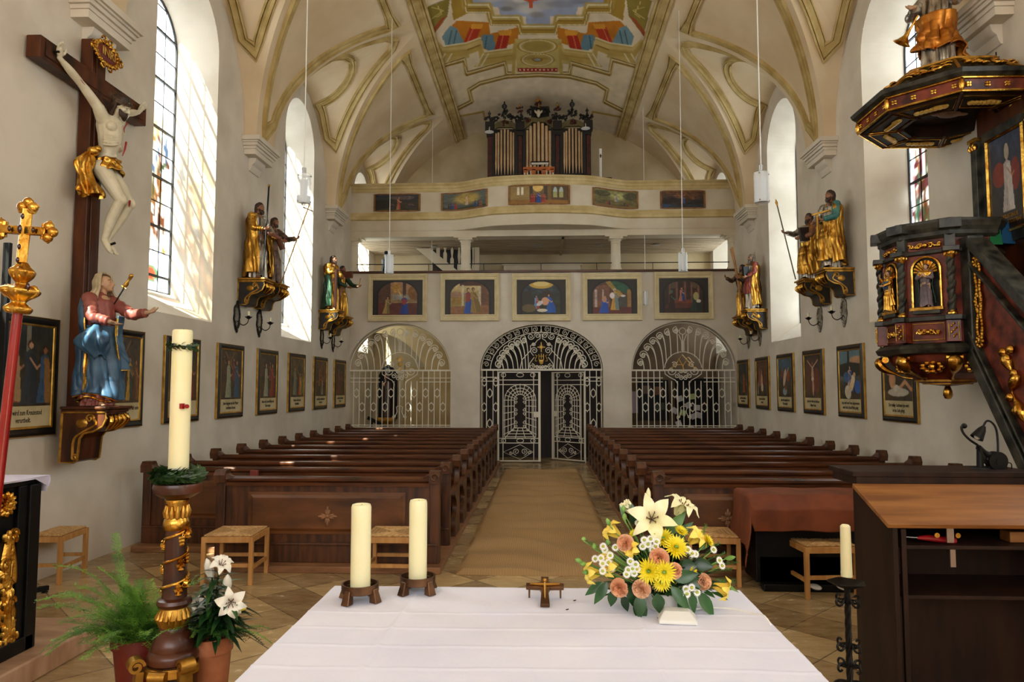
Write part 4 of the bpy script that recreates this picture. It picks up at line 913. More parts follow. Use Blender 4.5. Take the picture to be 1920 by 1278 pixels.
# carved tops
for (a,b,c_) in ((270,580,0),(1085,1395,0)):
    B('top_panel',org_grn,lambda mb:mb.prism([(kx(a),kz(530)),(kx(a),kz(470)),(kx(a+60),kz(430)),(kx((a+b)/2),kz(400)),(kx(b-60),kz(430)),(kx(b),kz(470)),(kx(b),kz(530)),(kx(b-70),kz(490)),(kx(a+70),kz(490))],.02,.1,'y'))
B('top_panel',org_grn,lambda mb:mb.prism([(kx(630),kz(525)),(kx(660),kz(400)),(kx(700),kz(370)),(kx(830),kz(390)),(kx(960),kz(370)),(kx(990),kz(400)),(kx(1030),kz(525)),(kx(980),kz(500)),(kx(900),kz(430)),(kx(830),kz(440)),(kx(760),kz(430)),(kx(680),kz(500))],.02,.1,'y'))
def carve(cx,cz,s,seed):
    rr=random.Random(seed)
    def f(mb):
        for i in range(16):
            a=rr.uniform(0,2*PI); d=rr.uniform(.2,1)*s; c=(kx(cx)+d*math.cos(a),rr.uniform(-.03,.05),kz(cz)+d*.8*math.sin(a)); mb.sphere(c,(s*rr.uniform(.15,.3),.03,s*rr.uniform(.12,.3)),7,5)
            pts=[(x,c[1],z) for x,z in spiral((c[0],c[2]),s*.3,s*.05,a,a+5,8)]; mb.tube(pts,.011,5)
    return f
for i,(cx,cz,s,m) in enumerate(((240,400,.13,org_dark),(310,390,.1,org_dark),(420,340,.15,org_dark),(420,440,.1,org_red),(520,390,.11,org_dark),(605,390,.16,org_dark),(605,290,.1,org_red),(700,420,.09,org_red),(740,300,.12,org_dark),(920,300,.12,org_dark),(960,430,.09,org_red),(1055,390,.16,org_dark),(1055,290,.1,org_red),(1140,390,.11,org_dark),(1240,340,.15,org_dark),(1240,440,.1,org_red),(1350,380,.1,org_dark),(1420,390,.13,org_dark),(830,220,.12,org_red))):
    B('carving',m,carve(cx,cz,s,i))
for cx,cz,s in ((240,330,.6),(420,250,1.),(1235,240,1.),(1415,310,.6),(605,240,.5),(1055,235,.5)):
    B('finial_urn',org_dark if s>.55 else gold_d,lambda mb:mb.lathe([(.03*s,-.14*s),(.05*s,-.12*s),(.02*s,-.06*s),(.07*s,0),(.075*s,.05*s),(.04*s,.09*s),(.02*s,.11*s),(.02*s,.15*s),(0,.19*s)],(kx(cx),.04,kz(cz)),14))
B('cross_finial',gold_d,lambda mb:(mb.box(kx(830)-.02,kx(830)+.02,.0,.04,kz(260),kz(130)),mb.box(kx(785),kx(875),.0,.04,kz(190),kz(170)),mb.sphere((kx(830),.02,kz(180)),(.05,.03,.05),10,6)),'gilt cross on top')
def ang(mb):
    x=kx(830); mb.sphere((x,-.04,kz(315)),.045,10,8); mb.sphere((x,-.03,kz(350)),(.05,.04,.09),10,8)
    for s in (-1,1): mb.tube([(x+s*.03,-.03,kz(340)),(x+s*.08,-.03,kz(320)),(x+s*.11,-.03,kz(300))],[.03,.03,.01],8)
B('angel_head',mat('white_carving',C(200,188,160),rough=.6),ang,'small white winged angel bust')
# lamps on the organ, console, music stand
for cx,cz,lab in ((245,575,'small white saucer lamp hanging at left end of organ'),(1390,550,'small white saucer lamp hanging at right end of organ')):
    l=thing('saucer_lamp',lab,'lamp',(kx(cx),YO-.18,D+kz(cz)),0,'organ lamps')
    mb=MB(); mb.lathe([(.0,.03),(.03,.03),(.12,0),(.125,-.01),(.05,-.03),(0,-.035)],(0,0,0),20); mb.build('lamp_shade',chrome_w,l); mb=MB(); mb.tube([(0,0,.02),(0,.0,.09),(0,.08,.16)],.012,8); mb.build('lamp_arm',chrome_w,l)
pi=mat('orange_pine',C(170,84,30),C(196,108,46),rough=.45,scale=4,st=(.6,4,4))
t=thing('organ_bench','orange pine console bench with pierced back in front of organ','bench',(kx(833),18.4,6.12))
W=(kx(1020)-kx(648))/2*.97; z0=oY(18.4,1012,330).z-6.12; z1=oY(18.4,1012,313).z-6.12
mb=MB(); mb.box(-W,W,-.02,.02,z1-.09,z1); mb.box(-W,W,-.02,.02,z0-.02,z0+.05)
for x in (-W+.06,-W*.33,W*.33,W-.06): mb.box(x-.05,x+.05,-.02,.02,z0,z1-.05)
mb.build('back_board',pi,t,0,bevel=.005)
for x in (-W+.03,W-.03): mb=MB(); mb.box(x-.03,x+.03,-.02,.3,0,z0+.05); mb.build('leg',pi,t,0)
mb=MB(); mb.box(-W,W,.0,.32,z0-.3,z0-.26); mb.build('seat',pi,t,0)
for x in (-W*.9,-W*.72,-W*.5,W*.5,W*.72,W*.9): 
    mb=MB(); mb.cyl((x,-.03,z0-.05),(x,-.03,z0+.08),.012,.02,8); mb.build('turned_spindle',chrome_w,t)
t=thing('music_desk','open music book resting on desk above the organ bench','music book',(kx(845),18.7,6.12)); zt=oY(18.7,1012,304).z-6.12
mb=MB(); mb.obox((0,0,zt-.02),(.5,.02,.1),rot('X',-20)); mb.build('desk_board',black,t,0); mb=MB(); mb.obox((0,-.015,zt-.04),(.46,.012,.06),rot('X',-20)); mb.build('open_book',chrome_w,t,0); mb=MB(); mb.cyl((0,.02,0),(0,.02,zt),.03,None,10); mb.build('desk_post',black,t)
t=thing('white_candle_post','tall slim white candle standing right of the organ','candle',(oY(18.6,1126,310).x,18.6,6.12)); zt=oY(18.6,1126,279).z-6.12
mb=MB(); mb.cyl((0,0,.1),(0,0,zt),.035,None,14); mb.build('shaft',chrome_w,t); mb=MB(); mb.box(-.2,.25,-.02,.02,0,.1); mb.box(-.012,.012,-.04,-.034,zt-.25,zt-.15); mb.box(-.03,.03,-.04,-.034,zt-.21,zt-.19); mb.build('foot_and_cross_mark',black,t,0)
mb=MB(); zt=oY(18.5,1140,333).z; mb.tube([(kx(1500),18.5,zt),(kx(1670),18.5,zt)],.012,6); mb.tube([(kx(1670),18.5,zt),(kx(1670),18.5,6.12)],.012,6); mb.tube([(kx(1500),18.5,zt),(kx(1500),18.5,6.12)],.012,6); tag(mb.build('music_stand',black),'thin black metal stand beside white candle on the loft','stand')
# ================================================================ PENDANT LAMPS
gl=bpy.data.materials.new('clear_glass_tube'); gl.use_nodes=True; nt=gl.node_tree; N=nt.nodes; b=N['Principled BSDF']; b.inputs['Base Color'].default_value=(.93,.97,1,1); b.inputs['Roughness'].default_value=.12; b.inputs['Alpha'].default_value=.3; b.inputs['Specular IOR Level'].default_value=.8
fro=mat('frosted_glass_tube',C(206,216,222),rough=.4); fro.node_tree.nodes['Principled BSDF'].inputs['Alpha'].default_value=.75
def pendant(px,pt,pb,pxtop,lab):
    # size: the glass tube is 0.30 m high; find the distance that gives its pixel height
    lo,hi=2.,20.
    for _ in range(40):
        Y=(lo+hi)/2; h=oY(Y,px,pt).z-oY(Y,px,pb).z
        if h<.36: lo=Y
        else: hi=Y
    a=oY(Y,px,pt); z1=a.z; z0=z1-.36
    t=thing('pendant_lamp',lab,'lamp',(a.x,Y,z0),0,'glass cylinder pendant lamps'); R=.088
    zt=zm(min(abs(a.x),4.7)) if abs(a.x)<XA else max(zm(min(abs(a.x),4.7)),6.3)
    mb=MB(); mb.lathe([(R,0),(R,.36),(R-.006,.36),(R-.006,0),(R,0)][:-1],(0,0,0),28); mb.build('glass_cylinder',gl,t)
    mb=MB(); mb.lathe([(.045,.12),(.045,.30),(.0,.30)],(0,0,0),20); mb.build('inner_tube',fro,t)
    mb=MB(); mb.lathe([(R-.008,.02),(R-.008,.09)],(0,0,0),24); mb.build('frosted_band',fro,t)
    mb=MB(); mb.cyl((0,0,.33),(0,0,.45),.026,None,16); 
    for i in range(3): a_=2*PI*i/3; mb.tube([(0,0,.34),(R*math.cos(a_),R*math.sin(a_),.34)],.006,6); mb.sphere((R*math.cos(a_),R*math.sin(a_),.34),.01,6,4)
    for i in range(3): a_=2*PI*i/3; mb.tube([(0,0,.02),(R*math.cos(a_),R*math.sin(a_),.02)],.005,6); mb.sphere((R*math.cos(a_),R*math.sin(a_),.02),.01,6,4)
    mb.build('metal_fitting',steel,t)
    mb=MB(); mb.cyl((0,0,.45),(0,0,zt-z0),.007,None,6); mb.build('suspension_rod',chrome_w,t)
    return t
pendant(570,328,382,577,'nearest hanging glass cylinder lamp on the left, before the left window')
pendant(1427,324,380,1419,'nearest hanging glass cylinder lamp on the right side')
pendant(730,478,513,735,'middle hanging glass cylinder lamp on the left, before the gallery rail')
pendant(1280,474,509,1273,'middle hanging glass cylinder lamp on the right, before the gallery rail')
pendant(809,549,574,812,'farthest small hanging glass lamp on the left, between first two framed paintings')
pendant(1210,546,572,1205,'farthest small hanging glass lamp on the right, between last two framed paintings')
# ================================================================ PEWS
t=struct(bpy.data.objects.new('floor_pew_platform',None)) ; bpy.data.objects.remove(t)
mb=MB(); mb.prism([(-4.78,8.2),(-3.5,8.2),(-3.5,7.36),(-1.04,7.36),(-1.04,18.15),(-4.78,18.15)],0,.07,'z'); tag(mb.build('pew_platform',wood_f,None,0,bevel=.008),'low wooden floor platform under the left block of pews','platform')
mb=MB(); mb.prism([(1.13,7.4),(4.85,7.4),(4.85,18.15),(1.13,18.15)],0,.07,'z'); tag(mb.build('pew_platform',wood_f,None,0,bevel=.008),'low wooden floor platform under the right block of pews','platform')
ENDP=[(.045,.07),(.045,.5),(.035,.8),(.05,.87),(.075,.90),(.075,.97),(.05,1.01),(-.0,1.03),(-.05,1.01),(-.075,.965),(-.06,.91),(-.035,.88),(-.03,.82),(-.06,.74),(-.14,.68),(-.26,.665),(-.36,.65),(-.41,.60),(-.40,.55),(-.33,.52),(-.28,.46),(-.27,.40),(-.32,.33),(-.40,.27),(-.42,.20),(-.40,.14),(-.40,.07)]
ENDP=[(p.x,p.y) for p in smooth_path([Vector((a,b,0)) for a,b in ENDP],3)]
def make_pew(L,front=False):
    t=bpy.data.objects.new('pew',None); COL.objects.link(t)
    for k,x in enumerate((0,L)):
        mb=MB(); mb.prism(ENDP,x-.03,x+.03,'x')
        s_=1 if k==0 else -1
        mb.prism([(.07,.885),(.078,.97),(.045,1.035),(-.045,1.035),(-.078,.97),(-.06,.89)],x-.055,x+.055,'x')
        o=mb.build('end_panel',wood_v,t,30)
        mb=MB(); xa,xb=sorted((x+s_*.05,x+s_*.14)); mb.add([(xa if s_>0 else xb,-.05,.93),(xa if s_>0 else xb,.05,.93),(xb if s_>0 else xa,0,.95),(xa if s_>0 else xb,-.05,1.0),(xa if s_>0 else xb,.05,1.0)],[(0,1,2),(0,2,3),(1,4,2),(3,2,4),(0,3,4,1)]); mb.build('head_tip',wood_v,t,0)
    mb=MB(); mb.box(.03,L-.03,-.01,.015,.1,.9); mb.build('backrest',wood,t,0)
    mb=MB(); mb.tube([(.05,-.005,.915),(L-.05,-.005,.915)],[.034,.034],10); mb.box(.05,L-.05,-.03,-.01,.84,.88); mb.build('top_rail',wood,t)
    mb=MB(); mb.box(.03,L-.03,-.40,-.02,.43,.465); mb.build('seat',wood,t,0,bevel=.008)
    mb=MB(); mb.obox((L/2,.11,.72),(L-.1,.2,.018),rot('X',-10)); mb.build('book_ledge',wood,t,0)
    mb=MB(); mb.obox((L/2,.22,.17),(L-.1,.16,.03),rot('X',12)); mb.build('kneeler',wood,t,0)
    return t
pl=make_pew(3.62); pr=None
ordi=['first full','second','third','fourth','fifth','sixth','seventh','eighth','ninth','tenth','last']
cnt=0
for k in range(1,11):
    y=8.42+.885*k; lab='dark wooden pew, %s row from the front in the left block'%ordi[k]
    if k==1: o=pl; o.location=(-4.72,y,0)
    else: o=dup(pl,None,(-4.72,y,0))
    o['label']=lab; o['category']='pew'; o['group']='pews in the left block'
for k in range(11):
    y=8.5+.895*k; o=dup(pl,None,(1.17,y,0)); 
    o['label']='dark wooden pew, %s row from the front in the right block'%ordi[k]; o['category']='pew'; o['group']='pews in the right block'
# front screens
def rosette(mb,c,s,y):
    for i in range(4):
        a=PI/2*i+PI/2
        for da,l in ((0,1.),(.32,.7),(-.32,.7)):
            d=Vector((math.cos(a+da),0,math.sin(a+da))); p=Vector((c[0],y,c[1])); mb.sphere(p+d*s*.55*l,(s*.42*l,.012,s*.13),8,5,rot('Y',-math.degrees(a+da)))
    mb.sphere((c[0],y,c[1]),(s*.2,.02,s*.2),10,6)
def front_screen(x0,x1,y,lab,panels):
    t=thing('kneeling_screen',lab,'pew screen',(x0,y,0)); L=x1-x0
    mb=MB(); mb.box(0,L,0,.04,.07,.9); mb.build('board',wood_v,t,0)
    mb=MB(); mb.tube([(.05,.02,.93),(L-.05,.02,.93)],.036,10); mb.box(.05,L-.05,-.02,.05,.86,.9); mb.build('top_rail',wood,t)
    mb=MB(); mb.box(0,L,-.045,.0,.07,.26); mb.box(0,L,-.055,0,.25,.275); mb.build('plinth',wood_v,t,0,bevel=.006)
    for x,s_ in ((.035,1),(L-.035,-1)):
        mb=MB(); mb.box(x-.05,x+.05,-.035,.07,.07,.9); mb.build('corner_post',wood_v,t,0,bevel=.006)
        mb=MB(); mb.prism([(.085,.9),(.09,.98),(.05,1.03),(-.04,1.03),(-.08,.98),(-.075,.9)],x-.06,x+.06,'x'); 
        if s_<0 or x0>0: mb.tube([(x_,-.085,z_) for x_,z_ in spiral((x,.965),.045,.01,0,9,20)],.008,5)
        mb.build('scroll_head',wood_v,t,30)
        mb=MB(); a=x+s_*.05;b=x+s_*.15; mb.add([(a,-.05,.93),(a,.06,.93),(b,0,.95),(a,-.05,1.0),(a,.06,1.0)],[(0,1,2),(0,2,3),(1,4,2),(3,2,4),(0,3,4,1)]); mb.build('head_tip',wood_v,t,0)
    for (a,b) in panels:
        mb=MB(); z0,z1=.36,.80
        vs=[];
        for (d,yy) in ((0,0),(0,-.012),(.03,-.014),(.06,-.03)):
            vs+=[(a+d,yy,z0+d),(b-d,yy,z0+d),(b-d,yy,z1-d),(a+d,yy,z1-d)]
        fs=[(k*4+i,k*4+(i+1)%4,(k+1)*4+(i+1)%4,(k+1)*4+i) for k in range(3) for i in range(4)]+[(12,13,14,15)]
        mb.add(vs,fs); p=mb.build('raised_panel',wood_p,t,0)
        mb=MB(); rosette(mb,((a+b)/2+.02,(z0+z1)/2-.03),.11,-.035); mb.build('carved_rosette',wood_f,p)
front_screen(-3.46,-1.09,7.56,'short front screen of the left pews with carved rosette on one raised panel',[(.33,2.02)])
front_screen(-4.75,-1.09,8.42,'long front screen of the left pews reaching the wall, partly sunlit, behind the short screen',[(.25,1.7),(1.9,3.4)])
front_screen(1.19,4.7,7.6,'front screen of the right pews, mostly behind the brown covered console',[(.3,1.15),(1.35,2.2),(2.4,3.2)])
# small books and light switch
bk=mat('red_book',C(120,44,34),rough=.5)
for i,(px,py,yy) in enumerate(((477,887,8.33),)):
    p=oY(yy,px,py); mb=MB(); mb.obox((0,0,.0),(.09,.05,.07)); o=mb.build('hymn_book',bk,None,0,bevel=.004); o.location=(p.x,8.33,.9); tag(o,'reddish hymn book lying at the rail of the second left pew row','book')
pk=mat('pink_cushion',C(216,120,104),rough=.8); mb=MB(); mb.sphere((0,0,0),(.06,.1,.035),12,8); o=mb.build('pink_pouch',pk,None,60); o.location=(-1.2,8.75+.885-.2-.0,.505); tag(o,'small pink pouch on the end of a left pew seat near the aisle','pouch')
# ================================================================ CARPET RUNNER
cm=bpy.data.materials.new('ribbed_sisal'); cm.use_nodes=True; nt=cm.node_tree; N=nt.nodes; b=N['Principled BSDF']; tc=N.new('ShaderNodeTexCoord'); wv=N.new('ShaderNodeTexWave'); wv.bands_direction='X'; wv.inputs['Scale'].default_value=22; wv.inputs['Distortion'].default_value=0
nt.links.new(tc.outputs['Object'],wv.inputs[0]); cr=N.new('ShaderNodeValToRGB'); cr.color_ramp.elements[0].color=C(128,98,60); cr.color_ramp.elements[1].color=C(186,152,106); nt.links.new(wv.outputs[0],cr.inputs[0]); nt.links.new(cr.outputs[0],b.inputs['Base Color']); b.inputs['Roughness'].default_value=.8; b.inputs['Specular IOR Level'].default_value=.2
bp=N.new('ShaderNodeBump'); bp.inputs['Distance'].default_value=.004; bp.inputs['Strength'].default_value=.25; nt.links.new(wv.outputs[0],bp.inputs['Height']); nt.links.new(bp.outputs[0],b.inputs['Normal'])
def carpet(u,v):
    x=-.88+1.74*u; y=7.36+9.1*v; n_=mnoise.noise(Vector((x*.7,y*2.6,0))); n2=mnoise.noise(Vector((x*1.5,y*.6,4)))
    h=.045+.04*math.sin(y*9+x*1.3+n2*5)*(.6+.7*mnoise.noise(Vector((x*.5,y*.8,9))))+.016*n_
    e=min(1,u/.04,(1-u)/.04,v/.004); return (x,y,max(.004,h*e+.004))
mb=MB(); mb.grid(carpet,50,500); mb.box(-.88,.86,7.36,16.46,.0,.004); tag(mb.build('aisle_carpet',cm,None,180),'long rippled tan ribbed carpet runner lying along the centre aisle','carpet')
# ================================================================ STOOLS
rush=mat('woven_rush',C(150,108,60),C(206,168,112),rough=.8,scale=30,st=(1,6,1),bump=.5)
def make_stool():
    t=bpy.data.objects.new('rush_stool',None); COL.objects.link(t); W=.23;H=.46
    for sx in (-1,1):
        for sy in (-1,1): mb=MB(); mb.box(sx*W-.02,sx*W+.02,sy*W-.02,sy*W+.02,0,H); mb.build('leg',wood_l,t,0,bevel=.003)
    mb=MB()
    for s_ in (-1,1): mb.box(-W,W,s_*W-.016,s_*W+.016,H-.055,H); mb.box(s_*W-.016,s_*W+.016,-W,W,H-.055,H)
    mb.build('seat_frame',wood_l,t,0,bevel=.003)
    for s_ in (-1,1): mb=MB(); mb.box(-W,W,s_*W-.011,s_*W+.011,.17,.205); mb.build('stretcher',wood_l,t,0)
    for s_ in (-1,1): mb=MB(); mb.box(s_*W-.011,s_*W+.011,-W,W,.14,.175) ; mb.build('stretcher',wood_l,t,0)
    mb=MB()
    for q in range(4):
        R=Matrix.Rotation(q*PI/2,4,'Z'); n0=len(mb.v)
        for k in range(12):
            a=W*(1-k/12)-.004; z=H+.004+.003*(k%2)+.006*(1-k/12); mb.tube([(-a,-a,z),(a,-a,z)],.0095,5)
        mb.xf(R,n0)
    mb.build('woven_seat',rush,t)
    return t
st0=make_stool(); rr=random.Random(3)
for i,(px,py,z,lab,rz,dx,dy) in enumerate(((484,1085,0,'rush seated wooden stool before the left pew front, beside the lily pot',3,-.23,.0),(738,1082,0,'rush seated wooden stool seen between the two altar candles',0,0,-.07),(92,1090,0,'rush seated wooden stool by the left wall behind the black side altar',6,-.08,.1),(1330,1085,0,'rush seated wooden stool mostly hidden behind the flower arrangement',-3,0,-.04),(1520,1095,0,'rush seated wooden stool under the brown covered console on the right',5,0,-.24))):
    p=oZ(0,px,py); o=st0 if i==0 else dup(st0)
    o.location=(p.x+dx,p.y+dy,0); o.rotation_euler=(0,0,math.radians(rz)); o['label']=lab; o['category']='stool'; o['group']='rush seated stools'
# ================================================================ COVERED CONSOLE
velvet=mat('rust_velvet',C(92,40,10),C(122,58,20),rough=.75,scale=4); pass
t=thing('keyboard_console','black keyboard console under the rust brown cloth, right of the aisle','keyboard console',(3.08,6.98,0))
mb=MB(); mb.box(-1.04,1.3,.0,.38,.06,.86); mb.build('body',black,t,0,bevel=.01); mb=MB(); mb.box(-1.0,1.3,-.1,.0,.0,.07); mb.build('pedal_board',black,t,0,bevel=.01)
mb=MB(); mb.box(-1.0,1.3,.0,.02,.02,.3); mb.build('lower_panel',black,t,0)
for x in (-.55,-.3): mb=MB(); mb.sphere((x,-.17,.07),(.05,.09,.02),12,8); mb.build('expression_pedal',chrome_w,t)
def cloth(u,v):
    # u across from the left side drop to right, v from back top to front drop
    W0=-1.10; s=u*3.0; x_=W0+s; top=.90
    z=top; x=x_; 
    if s<.46: x=W0-.02-(.46-s)*.12; z=top-(.46-s)*1.0
    else: x=W0+(s-.46)
    L=v*.88; y=.40-L
    drop=0
    if L>.48:
        d=L-.48; y=-.08-.10*min(1,d/.15)+.03*math.sin(x*7+d*3)*d*2+.03*math.sin(x*17)*d; drop=d*.80
    if s<.46 and L>.48:  y-= .05; x-=.08*(L-.48); drop*=.55
    z-=drop+.004*math.sin(x*11+L*6)
    if s<.46: y+=.03*math.sin(s*20)
    z+= -.012*abs(math.sin(x*1.3+.4))*(1 if L>.5 else .2)
    return (x,y,z)
mb=MB(); mb.grid(cloth,150,70); o=mb.build('velvet_cloth',velvet,None,180); o.location=(3.08,6.98,0); tag(o,'rust brown velvet cloth draped over the black keyboard console','cloth'); m_=o.modifiers.new('thick','SOLIDIFY'); m_.thickness=.006
# ================================================================ LECTERN
t=thing('lectern','large dark stained lectern with honey oak sloping top and open shelves','lectern',(2.05,4.3,0)); W=1.13
mb=MB(); side=[(0,0.0),(0,1.10),(.45,1.27),(.52,1.27),(.52,0)]
for k_,x in ((0,0),(1,W-.03)): mb=MB(); mb.prism(side,x,x+.03,'x'); mb.build('side_panel',wood_k,t,0,bevel=.003)
mb=MB(); mb.box(.05,.08,.004,.03,.02,1.08); mb.build('edge_strip',wood_k,t,0,bevel=.003)
mb=MB(); mb.box(.03,W-.03,.50,.52,.02,1.27); mb.build('back_panel',wood_k,t,0)
mb=MB(); mb.box(.08,.98,.36,.37,.02,.66); mb.build('lower_back_board',wood_k,t,0)
for z in (.985,.70): mb=MB(); mb.box(.06,W-.03,.01,.5,z-.022,z); mb.build('shelf',wood_k,t,0,bevel=.003)
R_=rot('X',math.degrees(math.atan2(.165,.45)))
mb=MB(); mb.obox((W/2+.0,.225,1.185),(W+.06,.50,.028),R_); mb.build('sloping_top',wood_o,t,0,bevel=.004)
mb=MB(); mb.box(-.02,W+.04,.46,.86,1.325,1.36); mb.box(-.0,W+.02,.465,.84,1.27,1.325); mb.build('rear_ledge',wood_k,t,0,bevel=.004)
mb=MB(); mb.box(.32,.36,.02,.03,1.0,1.12); mb.box(.335,.365,.02,.03,.86,.965); mb.build('metal_strap',mat('old_metal',C(150,130,120),rough=.4,metal=.7,scale=8),t,0)
for x in (.27,.39): mb=MB(); mb.cyl((x,.04,1.04),(x,.03,1.04),.015,None,12); mb.build('latch_plate',gold_d,t)
mb=MB(); mb.box(.73,.93,.1,.2,.987,1.05); tag(mb.build('wood_block',wood_o,t,0,bevel=.004),'x','x'); o=[c for c in bpy.data.objects if c.name.startswith('wood_block')][0]; o.parent=None; o.location=(2.05,4.3,0); tag(o,'honey coloured wood block on the upper shelf of the lectern','wood block')
redp=mat('red_plastic',C(150,12,24),rough=.3)
t=thing('red_lighter','red plastic stick lighter on the upper shelf of the lectern','lighter',(2.31,4.38,.985))
mb=MB(); mb.tube(smooth_path([(-.08,0,.03),(-.02,0,.03),(.05,0,.022),(.14,.0,.015)],4),[.008+.01*min(1,i/4) for i in range(13)],10,sq=1.0); mb.build('handle',redp,t); mb=MB(); mb.cyl((-.08,0,.03),(-.16,0,.035),.005,None,8); mb.build('metal_tip',steel,t)
gm_=oX(0,0,0)
def ledge(px,py,Y=4.95): return oY(Y,px,py)
t=thing('gooseneck_microphone','black gooseneck microphone in short stand on the lectern ledge','microphone',(ledge(1838,874).x,4.95,1.36))
def L_(px,py): p=oY(4.95,px,py); return (p.x-t.location.x,0,p.z-1.36)
mb=MB(); mb.tube([(0,0,0),(0,0,.012)],[.06,.055],18); mb.cyl((0,0,.01),(0,0,.13),.022,.018,14); mb.build('stand_base',black,t)
mb=MB(); mb.tube([L_(1843,868),L_(1836,840),L_(1856,852),L_(1850,862)],[.02,.024,.02,.016],10); mb.tube([L_(1866,865),L_(1834,838)],[.014,.02],10); mb.build('clamp',black,t)
mb=MB(); mb.tube(smooth_path([L_(1846,848),L_(1834,835),L_(1818,824),L_(1806,811),L_(1803,800),L_(1810,797)],5),.008,8); mb.build('gooseneck',black,t)
mb=MB(); mb.sphere(L_(1808,798),.018,10,8); mb.build('capsule',black,t)
t=thing('reading_lamp','black reading lamp with bent neck on the right end of lectern ledge','lamp',(ledge(1868,874).x,4.95,1.36))
mb=MB(); n0=len(mb.v); mb.cyl((0,-.03,.055),(0,.03,.055),.062,None,28); mb.cyl((0,-.035,.05),(0,-.03,.05),.02,None,12); mb.box(-.06,.06,-.02,.02,0,.02); mb.build('lamp_base',black,t)
def L2(px,py): p=oY(4.95,px,py); return (p.x-t.location.x,0,p.z-1.36)
mb=MB(); mb.tube(smooth_path([L2(1871,852),L2(1871,830),L2(1868,805),L2(1860,792),L2(1850,789),L2(1843,800)],6),.007,8); mb.build('neck',black,t)
mb=MB(); a=Vector(L2(1845,799)); b_=Vector(L2(1831,821)); mb.tube([a,a+(b_-a)*.3,b_],[.012,.026,.042],18,cap=False); mb.tube([a,a+(b_-a)*.1],[.012,.014],12); mb.build('lamp_shade',black,t)
mb=MB(); mb.sphere(a+(b_-a)*.85,.022,10,8); mb.build('bulb',chrome_w,t)
mb=MB(); mb.tube(smooth_path([L2(1880,868),L2(1895,868),L2(1897,880),L2(1897,898)],4),.004,6); mb.build('cable',black,t)
# iron candlestick
p=(oY(4.42,1588,1092).x,4.42); t=thing('iron_candlestick','black wrought iron floor candlestick with wavy drip dish beside the lectern','candlestick',(p[0],p[1],0)); zt=oY(4.42,1588,1092).z
mb=MB(); mb.lathe([(0,0),(.05,.005),(.1,.03),(.105,.035),(.05,.012),(0,.008)],(0,0,zt-.03),24,None,lambda a,z:1+.08*math.sin(a*5)); mb.build('drip_dish',iron,t)
mb=MB()
for k in range(4): mb.tube([(.011*math.cos(k*PI/2+z*22),.011*math.sin(k*PI/2+z*22),.02+z) for z in [i*(zt-.05)/60 for i in range(61)]],.009,6)
mb.build('twisted_pole',iron,t)
for z0,s in ((zt-.12,1),(zt-.38,1),(zt-.47,-1)):
    mb=MB()
    for k in range(4):
        a=PI/2*k+.4; mb.tube([(0,0,z0+s*.012),(.05*math.cos(a),.05*math.sin(a),z0+s*.012)],.006,6)
        pts=[(( .02+x)*math.cos(a),(.02+x)*math.sin(a),z0+s*z) for x,z in spiral((.045,.02),.035,.012,PI,PI+5.6,14)]; mb.tube(pts,.007,6)
    mb.lathe([(0.0,-.012),(.024,0),(.0,.012)],(0,0,z0),12); mb.build('scroll_ornament',iron,t)
for k in range(3): a=2*PI*k/3+.3; mb=MB(); mb.tube(smooth_path([(0,0,.16),(.08*math.cos(a),.08*math.sin(a),.14),(.16*math.cos(a),.16*math.sin(a),.01)],5),.01,6); mb.build('leg',iron,t)
zc_=oY(4.42,1588,1086).z; z2=oY(4.42,1588,983).z
mb=MB(); mb.lathe([(0,zc_-zt),(.033,zc_-zt),(.031,(z2-zc_)*.6),(.029,z2-zc_-.01),(.02,z2-zc_),(.015,z2-zc_-.012),(0,z2-zc_-.012)],(0,0,0),20); o=mb.build('candle',wax); o.location=(p[0],p[1],zc_); tag(o,'ivory candle on the black iron candlestick beside the lectern','candle')
# ================================================================ ALTAR
TZ=1.12; Y1=2.84; XA0,XA1=-.82,.765
t=thing('altar_table','altar table hidden beneath the white linen cloth in the foreground','altar',(0,2.1,0))
am=mat('pale_altar_stone',C(176,164,146),C(196,184,166),rough=.6,scale=3)
mb=MB(); mb.box(-.79,.735,-.62,.66,TZ-.09,TZ-.012); mb.build('table_top',am,t,0,bevel=.01)
mb=MB(); mb.box(-.5,.45,-.35,.4,0.05,TZ-.09); mb.build('pedestal',am,t,0,bevel=.01); mb=MB(); mb.box(-.58,.53,-.43,.48,0,.06); mb.build('plinth',am,t,0,bevel=.01)
def tcl(u,v):
    W0,W1=XA0,XA1; dl=.35; tot=W1-W0+2*dl; s=u*tot
    fd=.28; tv=1.42+fd; q=v*tv   # v=0: far hem
    y=Y1-(q-fd) ; zoff=0; x=W0+(s-dl)
    dx=max(0,dl-s, s-(tot-dl)); dy=max(0,fd-q)
    if s<dl: x=W0-.05*math.sin(min(1,dx/.1)*PI/2)-.03*math.sin(y*14)*dx*2
    if s>tot-dl: x=W1+.05*math.sin(min(1,dx/.1)*PI/2)+.03*math.sin(y*14)*dx*2
    if q<fd: y=Y1+.03*math.sin(min(1,dy/.1)*PI/2)+.02*math.sin(x*15)*dy*2
    z=TZ-dx-dy
    if dx>0 and dy>0: z=TZ-math.hypot(dx,dy); x+= (-.04 if s<dl else .04)*dy*2
    if dx==0 and dy==0:
        f=.0026*mnoise.noise(Vector((x*5,y*4,0)))+.0014*mnoise.noise(Vector((x*14,y*9,3)))
        for fx,am_ in ((-.50+.03*(y-2),.0035),(.33,.003)): d=abs(x-fx); f+=am_*math.exp(-(d/.008)**2)
        for fy in (2.52,2.36,2.2,2.03): d=abs(y-fy-.01*math.sin(x*3)); f+=.0022*math.exp(-(d/.007)**2)
        z+=f+.001
    return (x,y,z)
